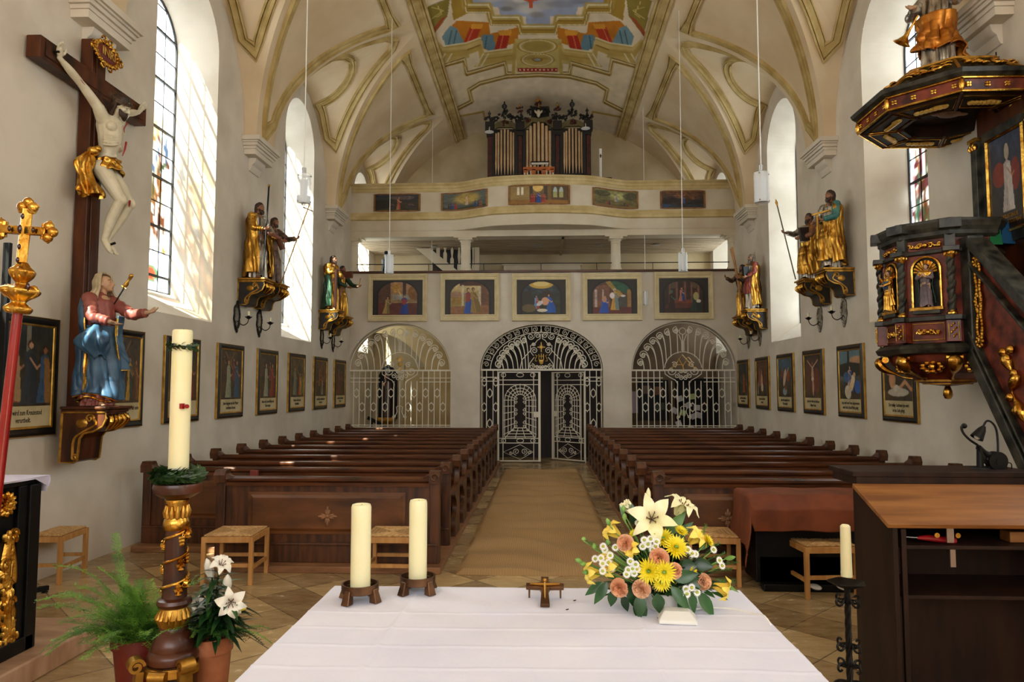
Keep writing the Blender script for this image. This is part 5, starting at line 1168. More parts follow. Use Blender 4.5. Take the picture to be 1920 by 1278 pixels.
mb=MB(); mb.grid(tcl,340,260); o=mb.build('altar_cloth',cloth_w,None,180); tag(o,'white creased linen cloth covering the altar in the foreground','tablecloth')
def candle_holder(px,py,lab,rz):
    p=oZ(TZ,px,py); t=thing('candle_holder',lab,'candle holder',(p.x,p.y,TZ+.003),rz)
    mb=MB(); mb.lathe([(0,.03),(.062,.03),(.068,.034),(.068,.062),(.062,.062),(.060,.04),(0,.038)],(0,0,0),40); mb.build('dish',bronze,t)
    for k in range(4):
        a=PI/4+k*PI/2; c,s_=math.cos(a),math.sin(a); mb=MB(); n0=0
        mb.add([(.05,-.010,.05),(.072,-.012,.05),(.072,.012,.05),(.05,.010,.05),(.052,-.013,0),(.088,-.018,0),(.088,.018,0),(.052,.013,0)],[(0,1,2,3),(7,6,5,4),(0,4,5,1),(1,5,6,2),(2,6,7,3),(3,7,4,0)]); mb.xf(Matrix.Rotation(a,4,'Z')); mb.build('foot',bronze,t,0,bevel=.003)
    return p
def altar_candle(p,ztop,r,lab,seed):
    t=thing('pillar_candle',lab,'candle',(p.x,p.y,TZ+.043)); H=ztop-TZ-.043
    mb=MB(); mb.lathe([(0,0),(r*.98,0),(r,.01),(r,H-.03),(r*.985,H-.012),(r*.9,H-.002),(r*.72,H),(r*.6,H-.006),(r*.3,H-.012),(0,H-.014)],(0,0,0),36,None,lambda a,z:1+.012*math.sin(a*3+seed)+(.02*math.sin(a*2+seed) if z>H-.02 else 0)); mb.build('wax_body',wax,t)
    mb=MB(); mb.cyl((0,0,H-.016),(.002,0,H-.002),.0016,None,6); mb.build('wick',black,t)
p1=candle_holder(675,1126,'bronze candle dish on the altar under the left, nearer candle',.35); altar_candle(p1,oY(p1.y,675,944).z,.0365,'ivory pillar candle on the altar, left and nearer one',1)
p2=candle_holder(783,1110,'bronze candle dish on the altar under the right, farther candle',.1); altar_candle(p2,oY(p2.y,783,936).z,.0345,'ivory pillar candle on the altar, right and farther one',2.5)
# table crucifix
p=oZ(TZ,1022,1140); t=thing('table_crucifix','small bronze crucifix propped low on the altar cloth near the centre','crucifix',(p.x,p.y,TZ+.003))
Rm=Matrix.Rotation(math.radians(17),4,'X')
mb=MB(); mb.prism([(-.017,0),(.017,0),(.013,.085),(.02,.105),(.07,.108),(.07,.135),(.02,.138),(.013,.15),(.015,.178),(-.015,.178),(-.013,.15),(-.02,.138),(-.07,.135),(-.07,.108),(-.02,.105),(-.013,.085)],0,.014,'z'); mb.xf(Rm); mb.build('cross_body',bronze,t,0,bevel=.002)
mb=MB(); mb.tube([(0,.03,.017),(0,.07,.02),(0,.12,.02)],[.004,.007,.008],8,sq=.6); mb.sphere((0,.138,.022),.008,8,6); mb.tube([(-.055,.122,.017),(0,.115,.02),(.055,.122,.017)],[.003,.005,.003],6); mb.xf(Rm); mb.build('corpus',gold_d,t,label='greenish worn relief figure')
for s_ in (-1,1): mb=MB(); mb.cyl((s_*.058,.115,0),(s_*.058,.115,.036),.003,.004,8); mb.build('support_pin',bronze,t)
# microphone box and cord
p=oZ(TZ,1270,1165); t=thing('table_microphone','white wedge shaped table microphone with cord in front of the flowers','microphone',(p.x,p.y,TZ+.003),math.radians(-6))
mb=MB(); mb.add([(-.063,-.045,0),(.063,-.045,0),(.063,.05,0),(-.063,.05,0),(-.063,-.045,.012),(.063,-.045,.012),(.063,.05,.012),(-.063,.05,.012),(-.045,-.01,.034),(.04,-.01,.034),(.04,.04,.034),(-.04,.04,.034)],[(0,3,2,1),(0,1,5,4),(1,2,6,5),(2,3,7,6),(3,0,4,7),(4,5,9,8),(5,6,10,9),(6,7,11,10),(7,4,8,11),(8,9,10,11)]); mb.build('housing',chrome_w,t,0,bevel=.004)
mb=MB(); pts=[oZ(TZ,x,y)-Vector((p.x,p.y,TZ)) for x,y in ((1300,1150),(1330,1147),(1370,1149),(1410,1158),(1440,1170))]; pts=[(q_.x,q_.y,.012) for q_ in pts]; pts.append((pts[-1][0]+.05,pts[-1][1],-.12)); mb.tube(smooth_path(pts,5),.0028,6); o=mb.build('cord',chrome_w,t); o.rotation_euler=(0,0,math.radians(6))
ptm=mat('dark_petal',C(60,20,40),rough=.6); 
for i,(x,y) in enumerate(((1063,1146),(1077,1129),(1235,1162))):
    q_=oZ(TZ,x,y); mb=MB(); mb.sphere((0,0,.004),(.005,.003,.002),7,5); mb.sphere((.004,.001,.005),(.003,.002,.002),6,4); o=mb.build('fallen_petal',ptm); o.location=(q_.x,q_.y,TZ+.003); tag(o,['tiny dark fallen petal on the cloth, lower one right of the crucifix','tiny dark fallen petal on the cloth, upper one right of the crucifix','tiny dark fallen petal beside the white microphone box'][i],'petal')
# ================================================================ SIDE ALTAR AND STEP
mb=MB(); mb.box(-4.98,-3.3,-2.,5.42,0,.15); struct(mb.build('floor_step',stone,None,0,bevel=.012))
XS=-3.44
XS=-3.5
t=thing('side_altar','black side altar with gilded carved ornaments at the left edge','side altar',(XS,4.2,.15))
mb=MB(); mb.box(-.6,0,-.9,.62,0,1.10); mb.build('body',black,t,0,bevel=.01)
mb=MB(); mb.box(-.62,.03,-.92,.64,1.10,1.14); mb.build('top_slab',black,t,0,bevel=.01)
mb=MB(); mb.box(0,.03,.44,.52,0,1.1); mb.box(0,.05,.52,.62,0,1.1); mb.box(0,.05,-.9,.6,0,.1); mb.build('corner_moulding',black,t,0,bevel=.008)
def petal_flower(mb,c,R,n=12):
    for k in range(n):
        a=2*PI*k/n; d=Vector((0,math.cos(a),math.sin(a))); mb.sphere(Vector(c)+d*R*.72,(.03,R*.33,R*.2),8,6,rot('X',math.degrees(a)))
    for k in range(n): a=2*PI*k/n+.2; d=Vector((.025,math.cos(a)*R*.38,math.sin(a)*R*.38)); mb.sphere(Vector(c)+d,(.02,R*.15,R*.15),6,5)
    mb.sphere((c[0]+.03,c[1],c[2]),(.02,R*.25,R*.25),8,6)
def yz(px,py): p=oX(XS+.03,px,py); return (.02,p.y-4.2,p.z-.15)
for py in (945,1248): mb=MB(); petal_flower(mb,yz(13,py),.085 if py<1000 else .085); mb.build('gilded_rosette',gold,t)
mb=MB()
rr=random.Random(8)
for (a,b_,c_) in (((20,1000),(8,1100),(24,1040)),((24,1010),(20,1090),(6,1060)),((22,1095),(10,1150),(18,1200)),((6,1110),(22,1150),(12,1190)),((10,1190),(20,1160),(4,1210)),((28,1000),(22,1012),(14,1006)),((16,1205),(24,1195),(20,1170))):
    pts=smooth_path([yz(*a),yz(*b_),yz(*c_)],8); k=len(pts); mb.tube(pts,[.012+.03*math.sin(PI*i/(k-1)) for i in range(k)],10,sq=.55)
    for i in range(0,k,3): q_=pts[i]; mb.sphere((.03,q_[1]+rr.uniform(-.03,.03),q_[2]),(.02,.018,.03),7,5)
for c in ((24,1003),(18,1130),(14,1205),(8,1060)): q_=yz(*c); mb.tube([(.035,q_[1]+y,q_[2]+z) for y,z in spiral((0,0),.045,.01,0,8,16)],.013,7)
mb.build('gilded_foliage',gold,t)
mb=MB()
def sc_(u,v): 
    x=-.6+.66*u; y=-.9+1.58*v; z=1.146
    return (x,y,z-(.0 if u<.97 else .0)+.001*math.sin(y*9))
mb.grid(sc_,20,40); 
def sd(u,v): y=-.9+1.6*u; return (.055+.008*math.sin(y*16)*v,y,1.147-(.012+.0*u)*v-(.07*max(0,(u-.9)/.1))*v)
mb.grid(sd,60,6); mb.grid(lambda u,v:(-.6+.66*u+.01*math.sin(v*5),.68+.012*math.sin(u*18)*v,1.147-.11*v),30,6)
o=mb.build('side_altar_cloth',mat('lilac_linen',C(200,194,214),C(214,208,226),rough=.8,scale=4),None,180); o.location=(XS,4.2,.15); tag(o,'white linen cloth on the black side altar at the left edge','cloth')
# ================================================================ PROCESSIONAL CROSS AND BLACK STAND
Yp=2.75; a=oY(Yp,33,588); b_=oY(Yp,-32,1150); dirv=(a-b_).normalized(); foot=b_-dirv*((b_.z-.02)/dirv.z)
t=thing('processional_cross','gilded processional cross with dark stones on a red pole, far left','processional cross',foot)
def LP(px,py,dy=0): p=oY(Yp+dy,px,py); return p-foot
red=mat('red_lacquer',C(130,14,16),C(160,24,20),rough=.25,scale=3,coat=.5)
mb=MB(); mb.tube([(0,0,0),a-foot],[.021,.0185],20); mb.build('red_pole',red,t,label='red lacquered pole')
mb=MB(); R_=Matrix.Rotation(math.atan2(dirv.x,dirv.z),3,'Y'); c0=LP(33,588); n0=0
S=1/1330*Yp
prof=[(.0,0),(12,0),(20,2),(24,10),(18,17),(12,22),(16,28),(30,38),(34,46),(26,52),(12,56),(9,60),(14,66),(20,74),(22,84),(14,92),(8,100),(0,102)]
mb.lathe([(max(0,q_.x)*S,q_.y*S) for q_ in smooth_path([(a_,b_,0) for a_,b_ in prof],4)],c0,36,R_,lambda a_,z:1+.10*math.cos(a_*6)); 
for sg in (-1,1): 
    mb.tube([Vector(c0)+R_@Vector((sg*x*S,0,z*S)) for x,z in spiral((24,46),12,3,-PI/2,PI*1.2,16)],.009,8)
mb.build('gilded_knop',gold,t)
cc=LP(47,432); mb=MB()
def bar(p,q_,w_,d): 
    v=Vector(q_)-Vector(p); mb.tube([p,q_],[w_,w_],4,sq=d/w_)
up=R_@Vector((0,0,1)); sd_=R_@Vector((1,0,0)); cc=Vector(cc)
bar(cc-up*110*S*.9,cc+up*44*S,.026,.018); bar(cc-sd_*48*S,cc+sd_*44*S,.024,.018)
mb.build('cross_bars',gold,t,0,bevel=.004)
for d,l in ((up,47),(sd_,47),(-sd_,50)):
    mb=MB(); e=cc+d*l*S; s2=sd_ if d==up else up
    for k in (-1,0,1): mb.sphere(e+s2*(k*11*S)+d*((1-abs(k))*9*S),(.021,.018,.021),12,8)
    mb.tube([e-d*8*S-s2*15*S,e-d*8*S+s2*15*S],.012,8)
    for k in (-1,1): mb.tube([e+s2*(k*15*S)+ (d*math.sin(q_)+s2*k*math.cos(q_))*.012*(1-q_/9) for q_ in [i*.6 for i in range(12)]],.006,6)
    mb.build('lobed_end',gold,t)
gem=mat('dark_red_stone',C(50,12,12),rough=.1)
for q_,s in ((cc,.012),(cc+up*26*S,.008),(cc-sd_*24*S,.008),(cc+sd_*24*S,.008),(cc-up*34*S,.008),(cc-up*60*S,.008),(LP(42,548),.012),(LP(22,541),.011),(LP(62,540),.011)):
    mb=MB(); mb.sphere(Vector(q_)+Vector((0,-.022 if s<.0105 else -.03,0)),(s*.8,.006,s*1.5),10,7); mb.build('dark_stone',gem,t)
p=oZ(0,78,1100); b0=Vector((oY(6.2,10,560).x,6.2,0)); t=thing('black_floor_stand','tall black square post with flat foot beside the left wall','stand',b0)
mb=MB(); zt=oY(6.2,17,455).z; mb.box(-.03,.03,-.02,.02,.02,zt); mb.build('post',black,t,0,bevel=.003)
q_=oZ(0.03,90,1104)-b0; mb=MB(); mb.tube([(0,0,.045),(q_.x,q_.y,.045)],[.03,.03],4); mb.build('foot_bar',black,t,0); mb=MB(); mb.cyl((q_.x-.03,q_.y,0),(q_.x-.03,q_.y,.03),.03,.015,12); mb.build('levelling_foot',black,t)
# ================================================================ FIGURES
def interp(ts,vs,t):
    if t<=ts[0]: return vs[0]
    for i in range(len(ts)-1):
        if t<=ts[i+1]:
            q=(t-ts[i])/(ts[i+1]-ts[i]); q=q*q*(3-2*q); return vs[i]*(1-q)+vs[i+1]*q
    return vs[-1]
def limb(mb,pts,rs,n=12,sm=4):
    P=smooth_path([Vector(p)for p in pts],sm) if len(pts)>2 else [Vector(p) for p in pts]
    k=len(P); R=[interp(list(range(len(rs))),rs,i*(len(rs)-1)/(k-1)) for i in range(k)]
    mb.tube(P,R,n); mb.sphere(P[0],R[0],n,8); mb.sphere(P[-1],R[-1],n,8)
def blob(name,mb,m,parent,vox,sm=3,label=None,fac=.5):
    me=mb.mesh('tmp',m,0); o=bpy.data.objects.new('tmp',me); COL.objects.link(o)
    r=o.modifiers.new('r','REMESH'); r.mode='VOXEL'; r.voxel_size=vox
    if sm: s_=o.modifiers.new('s','SMOOTH'); s_.factor=fac; s_.iterations=sm
    bpy.context.view_layer.update(); e=o.evaluated_get(bpy.context.evaluated_depsgraph_get())
    m2=bpy.data.meshes.new_from_object(e); bpy.data.objects.remove(o); bpy.data.meshes.remove(me)
    m2.name=name; m2.materials.clear(); m2.materials.append(m); m2.polygons.foreach_set('material_index',[0]*len(m2.polygons)); m2.polygons.foreach_set('use_smooth',[True]*len(m2.polygons)); m2.update()
    o=bpy.data.objects.new(name,m2); COL.objects.link(o); o.parent=parent
    if label: o['label']=label
    return o
def frame_(d,n):
    d=Vector(d).normalized(); n=Vector(n); n=(n-d*n.dot(d)).normalized(); s=d.cross(n); return d,n,s
def hand_geo(mb,w,d,nrm,H,curl=.5,side=1,fat=1.):
    """w wrist, d finger direction, nrm palm normal; side: thumb side sign"""
    d,n,s=frame_(d,nrm); w=Vector(w); u=H*.01*fat
    limb(mb,[w,w+d*u*2.2+s*side*u*.3,w+d*u*4.6],[u*1.15,u*1.5,u*1.5],10,3)
    limb(mb,[w+d*u*2-s*u*.8,w+d*u*4.6-s*u*1.5],[u*1.,u*.95],8); limb(mb,[w+d*u*2+s*u*.8,w+d*u*4.6+s*u*1.5],[u*1.,u*.95],8)
    for i,(off,ln) in enumerate(((1.7,3.8),(.6,4.4),(-.5,4.1),(-1.6,3.2))):
        p=w+d*u*4.6+s*(side*off*u); pts=[p]; a=curl*.35*(1+.12*i); dd=d+s*side*off*.07
        for k,l in enumerate((.45,.32,.25)):
            dd=(dd*math.cos(a)+n*math.sin(a)).normalized(); p=p+dd*ln*l*u; pts.append(p); a=curl*.75
        limb(mb,pts,[u*.72,u*.66,u*.6,u*.5],7,2)
    p=w+d*u*1.4+s*side*u*1.4; td=(d*.6+s*side*.75+n*.35).normalized(); q=p+td*u*2.2; limb(mb,[p,q,q+(d*.85+s*side*.25+n*.3*curl).normalized()*u*2.4],[u*.9,u*.78,u*.6],7,2)
def head_geo(mb,c,R,k=1.):
    """k: head height in metres"""
    c=Vector(c); A=lambda x,y,z: c+R@(Vector((x,y,z))*k)
    def e(p,r): mb.sphere(A(*p),tuple(q*k for q in r),16,12,R)
    e((0,.04,.10),(.34,.43,.40)); e((0,-.10,-.10),(.29,.30,.30)); e((0,-.17,-.32),(.19,.19,.15)); e((0,-.30,-.40),(.09,.08,.08))
    limb(mb,[A(0,-.37,.06),A(0,-.44,-.06),A(0,-.50,-.15)],[.035*k,.05*k,.065*k],8,2); e((.045,-.43,-.16),(.045,.05,.035)); e((-.045,-.43,-.16),(.045,.05,.035))
    limb(mb,[A(-.22,-.30,.08),A(-.10,-.385,.11),A(0,-.36,.08),A(.10,-.385,.11),A(.22,-.30,.08)],[.04*k]*5,8,2)
    e((0,-.385,-.255),(.10,.05,.022)); e((0,-.385,-.30),(.085,.05,.025))
    for s in (-1,1): e((s*.17,-.27,-.10),(.10,.10,.09)); e((s*.34,.04,-.04),(.03,.07,.11)); e((s*.125,-.325,.02),(.062,.05,.04))
def eyes(c,R,k,parent,m):
    mb=MB(); A=lambda x,y,z: Vector(c)+R@(Vector((x,y,z))*k)
    for s in (-1,1): mb.sphere(A(s*.125,-.355,.015),(.042*k,.022*k,.022*k),8,6,R); mb.tube([A(s*.06,-.40,.13),A(s*.14,-.385,.155),A(s*.22,-.33,.13)],.013*k,6)
    mb.build('eyes_and_brows',m,parent)
def hair_geo(mb,c,R,k,style,seed=0):
    A=lambda x,y,z: Vector(c)+R@(Vector((x,y,z))*k); rr=random.Random(seed)
    mb.sphere(A(0,.10,.17),(.39*k,.42*k,.38*k),16,12,R)
    lo=-.75 if style=='long' else -.35
    for i in range(22):
        a=-.95*PI/2+ (PI+.95*PI)*0 + i/21*(1.95*PI/1) ; 
        an=PI*.06+ i/21*PI*.88   # around the back from ear to ear
        x=math.cos(an)*.36; y=math.sin(an)*.42-.02
        pts=[A(x*.8,y*.8+.03,.30)];
        for j in range(1,7): 
            f=j/6; pts.append(A(x*(1.02+.12*math.sin(j*1.7+i))+rr.uniform(-.02,.02),y*(1.0+.1*math.sin(j*1.3+i*2))+.02,.28+(lo-.28)*f))
        limb(mb,pts,[.09*k,.085*k,.075*k,.05*k],6,2)
    for i in range(9):
        an=PI+ i/8*PI; pts=[A(0,.0,.52),A(math.cos(an)*.22,math.sin(an)*.18,.48),A(math.cos(an)*.36,math.sin(an)*.30-.0,.27)]; limb(mb,pts,[.07*k,.06*k,.045*k],6,2)
def beard_geo(mb,c,R,k,L=.32,seed=0):
    A=lambda x,y,z: Vector(c)+R@(Vector((x,y,z))*k); rr=random.Random(seed)
    for i in range(13):
        a=-1.25+2.5*i/12; x=math.sin(a)*.27; y=-.30*math.cos(a)-.07; z=-.22-.12*math.cos(a)
        limb(mb,[A(x,y+.02,z+.1*abs(math.sin(a))),A(x*1.0,y-.05,z-.10),A(x*.7+rr.uniform(-.03,.03),y-.05,z-.12-L*math.cos(a)*.8)],[.075*k,.075*k,.035*k],6,2)
    for s in (-1,1): limb(mb,[A(0,-.43,-.215),A(s*.1,-.40,-.23),A(s*.15,-.34,-.34)],[.035*k,.035*k,.03*k],6,2)
def robe_mesh(H,ts,cx,cy,rx,ry,amp,nf,seed,z0,z1,th0=0,th1=2*PI,off=0.,nu=112,nv=70,tw=1.5,hem=None):
    ph=[random.Random(seed+i).uniform(0,6) for i in range(6)]; closed=abs(th1-th0-2*PI)<1e-6
    def f(u,v):
        th=th0+(th1-th0)*u; z=z1+(z0-z1)*v
        if hem: z=z+hem(th)*max(0,(v-.5)*2)
        t=v; A=interp([0,.25,.6,1],[amp*.25,amp*.5,amp,amp*1.5],t)
        w=math.sin(nf*th+ph[0]+tw*math.sin(t*3+ph[1]))+.55*math.sin((nf*2-1)*th+ph[2]-tw*t*2)+.35*math.sin((nf//2)*th+ph[3]+6*t)+.35*math.sin(nf*3.1*th+ph[5]+5*math.sin(t*4))*(0 if closed else 1)+.3*math.sin(2*th+16*t+ph[1])
        w+=.5*math.sin(3*th+10*t+ph[4])*(1 if .25<t<.75 else .3)
        k=1+A*w
        X=interp(ts,cx,t)+(interp(ts,rx,t)+off)*math.cos(th)*k; Y=interp(ts,cy,t)+(interp(ts,ry,t)+off)*math.sin(th)*k
        return (X*H,Y*H,z*H)
    mb=MB(); mb.grid(f,nu,nv,closed); return mb,f
def figure(name,label,cat,loc,rz,H,o,group=None):
    """robed carved figure facing -y, o: options"""
    t=thing(name,label,cat,loc,rz,group)
    vox=o.get('vox',.009*H/1.3); k=.135*H; sk=o.get('skin',skin)
    lean=o.get('lean',.0); hc=Vector((o.get('hx',.02+lean),-.012+o.get('hy',0),.925))*H
    HR=rot('Z',o.get('yaw',0))@rot('X',o.get('pitch',0))@rot('Y',o.get('roll',0))
    # body: one continuous skin surface: head, neck, trunk, legs, arms, hands, feet
    mb=MB(); head_geo(mb,hc,HR,k); V=lambda x,y,z: Vector((x,y,z))*H
    limb(mb,[hc+Vector((0,.02,-.3*k)).to_3d(),V(.01+lean*.7,.01,.83),V(.005+lean*.5,.01,.74)],[.034*H,.038*H,.06*H],12,3)
    limb(mb,[V(lean*.6,.01,.78),V(lean*.4,0,.68),V(0,0,.54)],[.075*H,.07*H,.08*H],12,3)
    limb(mb,[V(-.10+lean*.6,.01,.80),V(.10+lean*.6,.01,.80)],[.04*H,.04*H])
    for s,fx,fy in ((-1,o.get('lf',(-.055,-.03))[0],o.get('lf',(-.055,-.03))[1]),(1,o.get('rf',(.06,.0))[0],o.get('rf',(.06,.0))[1])):
        limb(mb,[V(s*.05,0,.52),V(s*.055+fx*.2,fy*.6+.0,.29),V(fx,fy+.02,.05)],[.055*H,.034*H,.024*H],12,3)
        limb(mb,[V(fx,fy+.03,.018),V(fx+s*.008,fy-.05,.018),V(fx+s*.012,fy-.085,.012)],[.02*H,.022*H,.013*H],10,3)
        for q in range(5): limb(mb,[V(fx+s*.012+(q-2)*.0085,fy-.08,.010),V(fx+s*.014+(q-2)*.010,fy-.103+abs(q-1.5)*.004,.008)],[.0058*H,.0052*H],6)
    for arm in o['arms']:
        sh,el,wr,hd,nm,curl,side=arm; sh,el,wr=V(*sh),V(*el),V(*wr)
        limb(mb,[sh,el],[.036*H,.027*H]); limb(mb,[el,(el+wr)/2,wr],[.028*H,.024*H,.016*H],10,3); hand_geo(mb,wr,hd,nm,H,curl,side)
    blob('body',mb,sk,t,vox*.8 if H>1.25 and o.get('fine') else vox,2)
    eyes(hc,HR,k,t,hair_d)
    if o.get('hair'):
        mb=MB(); hair_geo(mb,hc,HR,k,o['hair'],o.get('seed',0)); blob('hair',mb,o.get('hm',hair_d),t,vox,1)
    if o.get('beard'):
        mb=MB(); beard_geo(mb,hc,HR,k,o['beard'],o.get('seed',0)); blob('beard',mb,o.get('hm',hair_d),t,vox,1)
    seed=o.get('seed',0)
    ts=[0,.04,.10,.22,.42,.5,.62,.8,1]; cx=[lean*.6,lean*.6,lean*.6,lean*.5,lean*.1,0,.01,.01,.01]; cy=[.01,.01,.005,-.0,.0,0,-.01,-.01,-.01]
    rx=[.035,.075,.125,.118,.088,.10,.112,.118,o.get('hemr',.13)]; ry=[.03,.05,.075,.085,.075,.10,.115,.115,.12]
    sl_=o.get('slim',1.); rx=rx[:3]+[q*sl_ for q in rx[3:]]; ry=ry[:3]+[q*(sl_+1)/2 for q in ry[3:]]
    if o.get('robe'):
        mb,f=robe_mesh(H,ts,cx,cy,rx,ry,o.get('amp',.055),11,seed,o.get('hz',.02),.862,hem=lambda th:.02*math.sin(3*th+seed)); mb.build('robe',o['robe'],t,180)
        if o.get('hemgold'): mb=MB(); mb.tube([Vector(f(i/110,.995))*1.0 for i in range(111)],.008*H,6,True); mb.build('gilded_hem',gold,t)
    for arm,sm in zip(o['arms'],o.get('sleeves',[o.get('robe')]*2)):
        sh,el,wr=[V(*arm[i]) for i in range(3)]
        if sm is None: continue
        mb=MB(); e2=wr+(el-wr)*.16
        pts=smooth_path([sh,(sh+el)/2,el,(el+e2)/2,e2],6); kk=len(pts); rr=random.Random(seed+3)
        R=[H*(interp([0,.4,.75,1],[.05,.045,.036,.034 if not o.get('wide') else .05],i/(kk-1)))*(1+.09*math.sin(i*2.1+seed)) for i in range(kk)]
        mb.tube(pts,R,18); mb.sphere(sh,(.055*H,.055*H,.05*H),12,8); mb.build('sleeve',sm,t,60)
    for j,cl in enumerate(o.get('cloaks',[])):
        m,th0,th1,z0,z1,off,fold=cl[:7]
        v0=(.862-z1)/(.862-.02); v1=(.862-z0)/(.862-.02)
        ts2=ts; g=lambda arr,t_: interp(ts,arr,v0+(v1-v0)*t_)
        n_=9; T=[i/(n_-1) for i in range(n_)]
        mb,f=robe_mesh(H,T,[g(cx,q) for q in T],[g(cy,q) for q in T],[g(rx,q) for q in T],[g(ry,q) for q in T],fold,7,seed+j*5+2,z0,z1,th0,th1,off,90,60,2.2,hem=(cl[7] if len(cl)>7 else (lambda th:.03*math.sin(2*th+1))))
        ob=mb.build('cloak',m,t,180); md=ob.modifiers.new('thick','SOLIDIFY'); md.thickness=.012*H; md.offset=1
        if o.get('hemgold'):
            mb=MB(); mb.tube([f(0,1-i/20) for i in range(20)]+[f(i/80,1) for i in range(81)]+[f(1,1-i/20) for i in range(1,20)],.0085*H,6); mb.build('gilded_hem',gold,t)
        # rolled hem edge
    for fn in o.get('extra',[]): fn(t,H)
    return t
def sash(m,pts,r,name='draped_sash'):
    def f(t,H):
        mb=MB(); P=smooth_path([Vector(p)*H for p in pts],8); k=len(P)
        for j in range(4):
            o_=[p+Vector((.0,-.012*H*math.cos(j*1.6),.017*H*(j-1.5)))+Vector((0,0,.006*H*math.sin(i*.5+j))) for i,p in enumerate(P)]; mb.tube(o_,[r*H*(.75+.3*math.sin(PI*i/(k-1)))*(1+.1*math.sin(i*1.1+j)) for i in range(k)],10)
        mb.build(name,m,t,60)
    return f
def rod(name,m,a,b,r,top=None,tm=None):
    def f(t,H):
        mb=MB(); A,B_=Vector(a)*H,Vector(b)*H; mb.tube([A,B_],r*H,8); o=mb.build(name,m,t)
        if top: mb=MB(); top(mb,B_,(B_-A).normalized(),H); mb.build(name+'_tip',tm or m,t)
    return f
def slab(name,m,c,size,R):
    def f(t,H): mb=MB(); mb.obox(Vector(c)*H,[q*H for q in size],R); mb.build(name,m,t,0,bevel=.003)
    return f
# carved wall brackets --------------------------------------------------
brk=mat('bracket_black',C(26,22,18),C(44,36,26),rough=.45,scale=8)
def bracket(lab,side,x,y,z,W=.34,D=.42,Hh=.42,group='statue brackets',gm_=None,bm_=None,tm_=None):
    gm_=gm_ or gold_d; bm_=bm_ or brk; tm_=tm_ or gold_d
    """top surface centre-back at wall; projects to the nave"""
    t=thing('wall_bracket',lab,'bracket',(x,y,z),0,group); s=-side
    mb=MB(); mb.box(*sorted((0,s*(D+.03))),-W/2-.03,W/2+.03,-.03,0); mb.box(*sorted((0,s*(D))),-W/2-.01,W/2+.01,-.06,-.03); mb.build('top_moulding',tm_,t,0,bevel=.008)
    prof=[(0,-.06),(D*.95,-.06),(D*.98,-.12),(D*.9,-.2),(D*.7,-.25),(D*.5,-.27),(D*.42,-.32),(D*.38,-Hh+.02),(D*.3,-Hh),(0,-Hh)]
    mb=MB(); mb.prism([(s*a,b) for a,b in prof],-W/2,W/2,'y'); mb.build('corbel',bm_,t,30)
    for yy in (-W/2,W/2):
        mb=MB()
        pts=[(s*a,yy,b) for a,b in prof]+[(s*.01,yy,-.07)]; mb.tube([Vector(p) for p in pts],.013,6)
        mb.tube([(s*(D*.62+a_),yy,-.12+b_) for a_,b_ in spiral((0,0),.045,.01,0,8,18)],.012,6); mb.tube([(s*(D*.32+a_),yy,-Hh+.05+b_) for a_,b_ in spiral((0,0),.035,.01,0,8,14)],.01,6)
        mb.tube(smooth_path([(s*D*.66,yy,-.1),(s*D*.75,yy,-.18),(s*D*.5,yy,-.25),(s*D*.3,yy,-.33),(s*D*.28,yy,-Hh+.06)],4),.014,6)
        mb.sphere((s*D*.45,yy,-.17),(.06,.015,.05),8,6)
        mb.build('gilded_scrollwork',gm_,t)
    mb=MB()
    for k_ in range(-2,3): mb.tube(smooth_path([(s*(D*.97),k_*W*.16,-.08),(s*(D*1.04),k_*W*.2,-.15),(s*(D*.86),k_*W*.13,-.24)],4),[.012,.02,.024,.024,.024,.022,.02,.014,.008],8)
    mb.build('acanthus_leaf',gold,t)
    return t
# sconces -----------------------------------------------------------------
def make_sconce(side):
    t=bpy.data.objects.new('wall_sconce',None); COL.objects.link(t); s=-side
    mb=MB(); n=28; pts=[(s*.015,(.085+.012*math.sin(a*8))*math.cos(a)*1.0,(.17+.02*math.sin(a*6))*math.sin(a)) for a in [2*PI*i/n for i in range(n)]]
    mb.tube(pts,.014,6,True); mb.sphere((s*.02,0,.19),(.012,.03,.035),8,6); mb.sphere((s*.02,0,-.19),(.012,.03,.035),8,6)
    for i in range(12): a=2*PI*i/12; mb.sphere((s*.02,.082*math.cos(a),.16*math.sin(a)),(.012,.02,.024),7,5)
    mb.build('cast_frame',iron if side<0 else mat('tarnished_silver',C(104,94,80),C(190,180,162),rough=.35,metal=.8,scale=14) if 'tarnished_silver' not in MATS else MATS['tarnished_silver'],t)
    mb=MB(); mb.sphere((s*.012,0,0),(.012,.07,.145),18,12); mb.build('mirror_boss',steel,t)
    mb=MB(); mb.tube(smooth_path([(s*.02,0,-.06),(s*.07,0,-.10),(s*.13,0,-.12),(s*.19,0,-.09),(s*.21,0,-.04)],5),.007,6); mb.build('curved_arm',iron,t)
    mb=MB(); mb.lathe([(0,-.04),(.02,-.035),(.055,-.01),(.06,-.005),(.03,-.012),(.02,.01),(0,.01)],(s*.21,0,0),16); mb.build('drip_pan',iron,t)
    mb=MB(); mb.cyl((s*.21,0,.0),(s*.21,0,.07),.019,.018,12); c=mb.build('candle_stub',wax,t)
    return t
SC={-1:make_sconce(-1),1:make_sconce(1)}
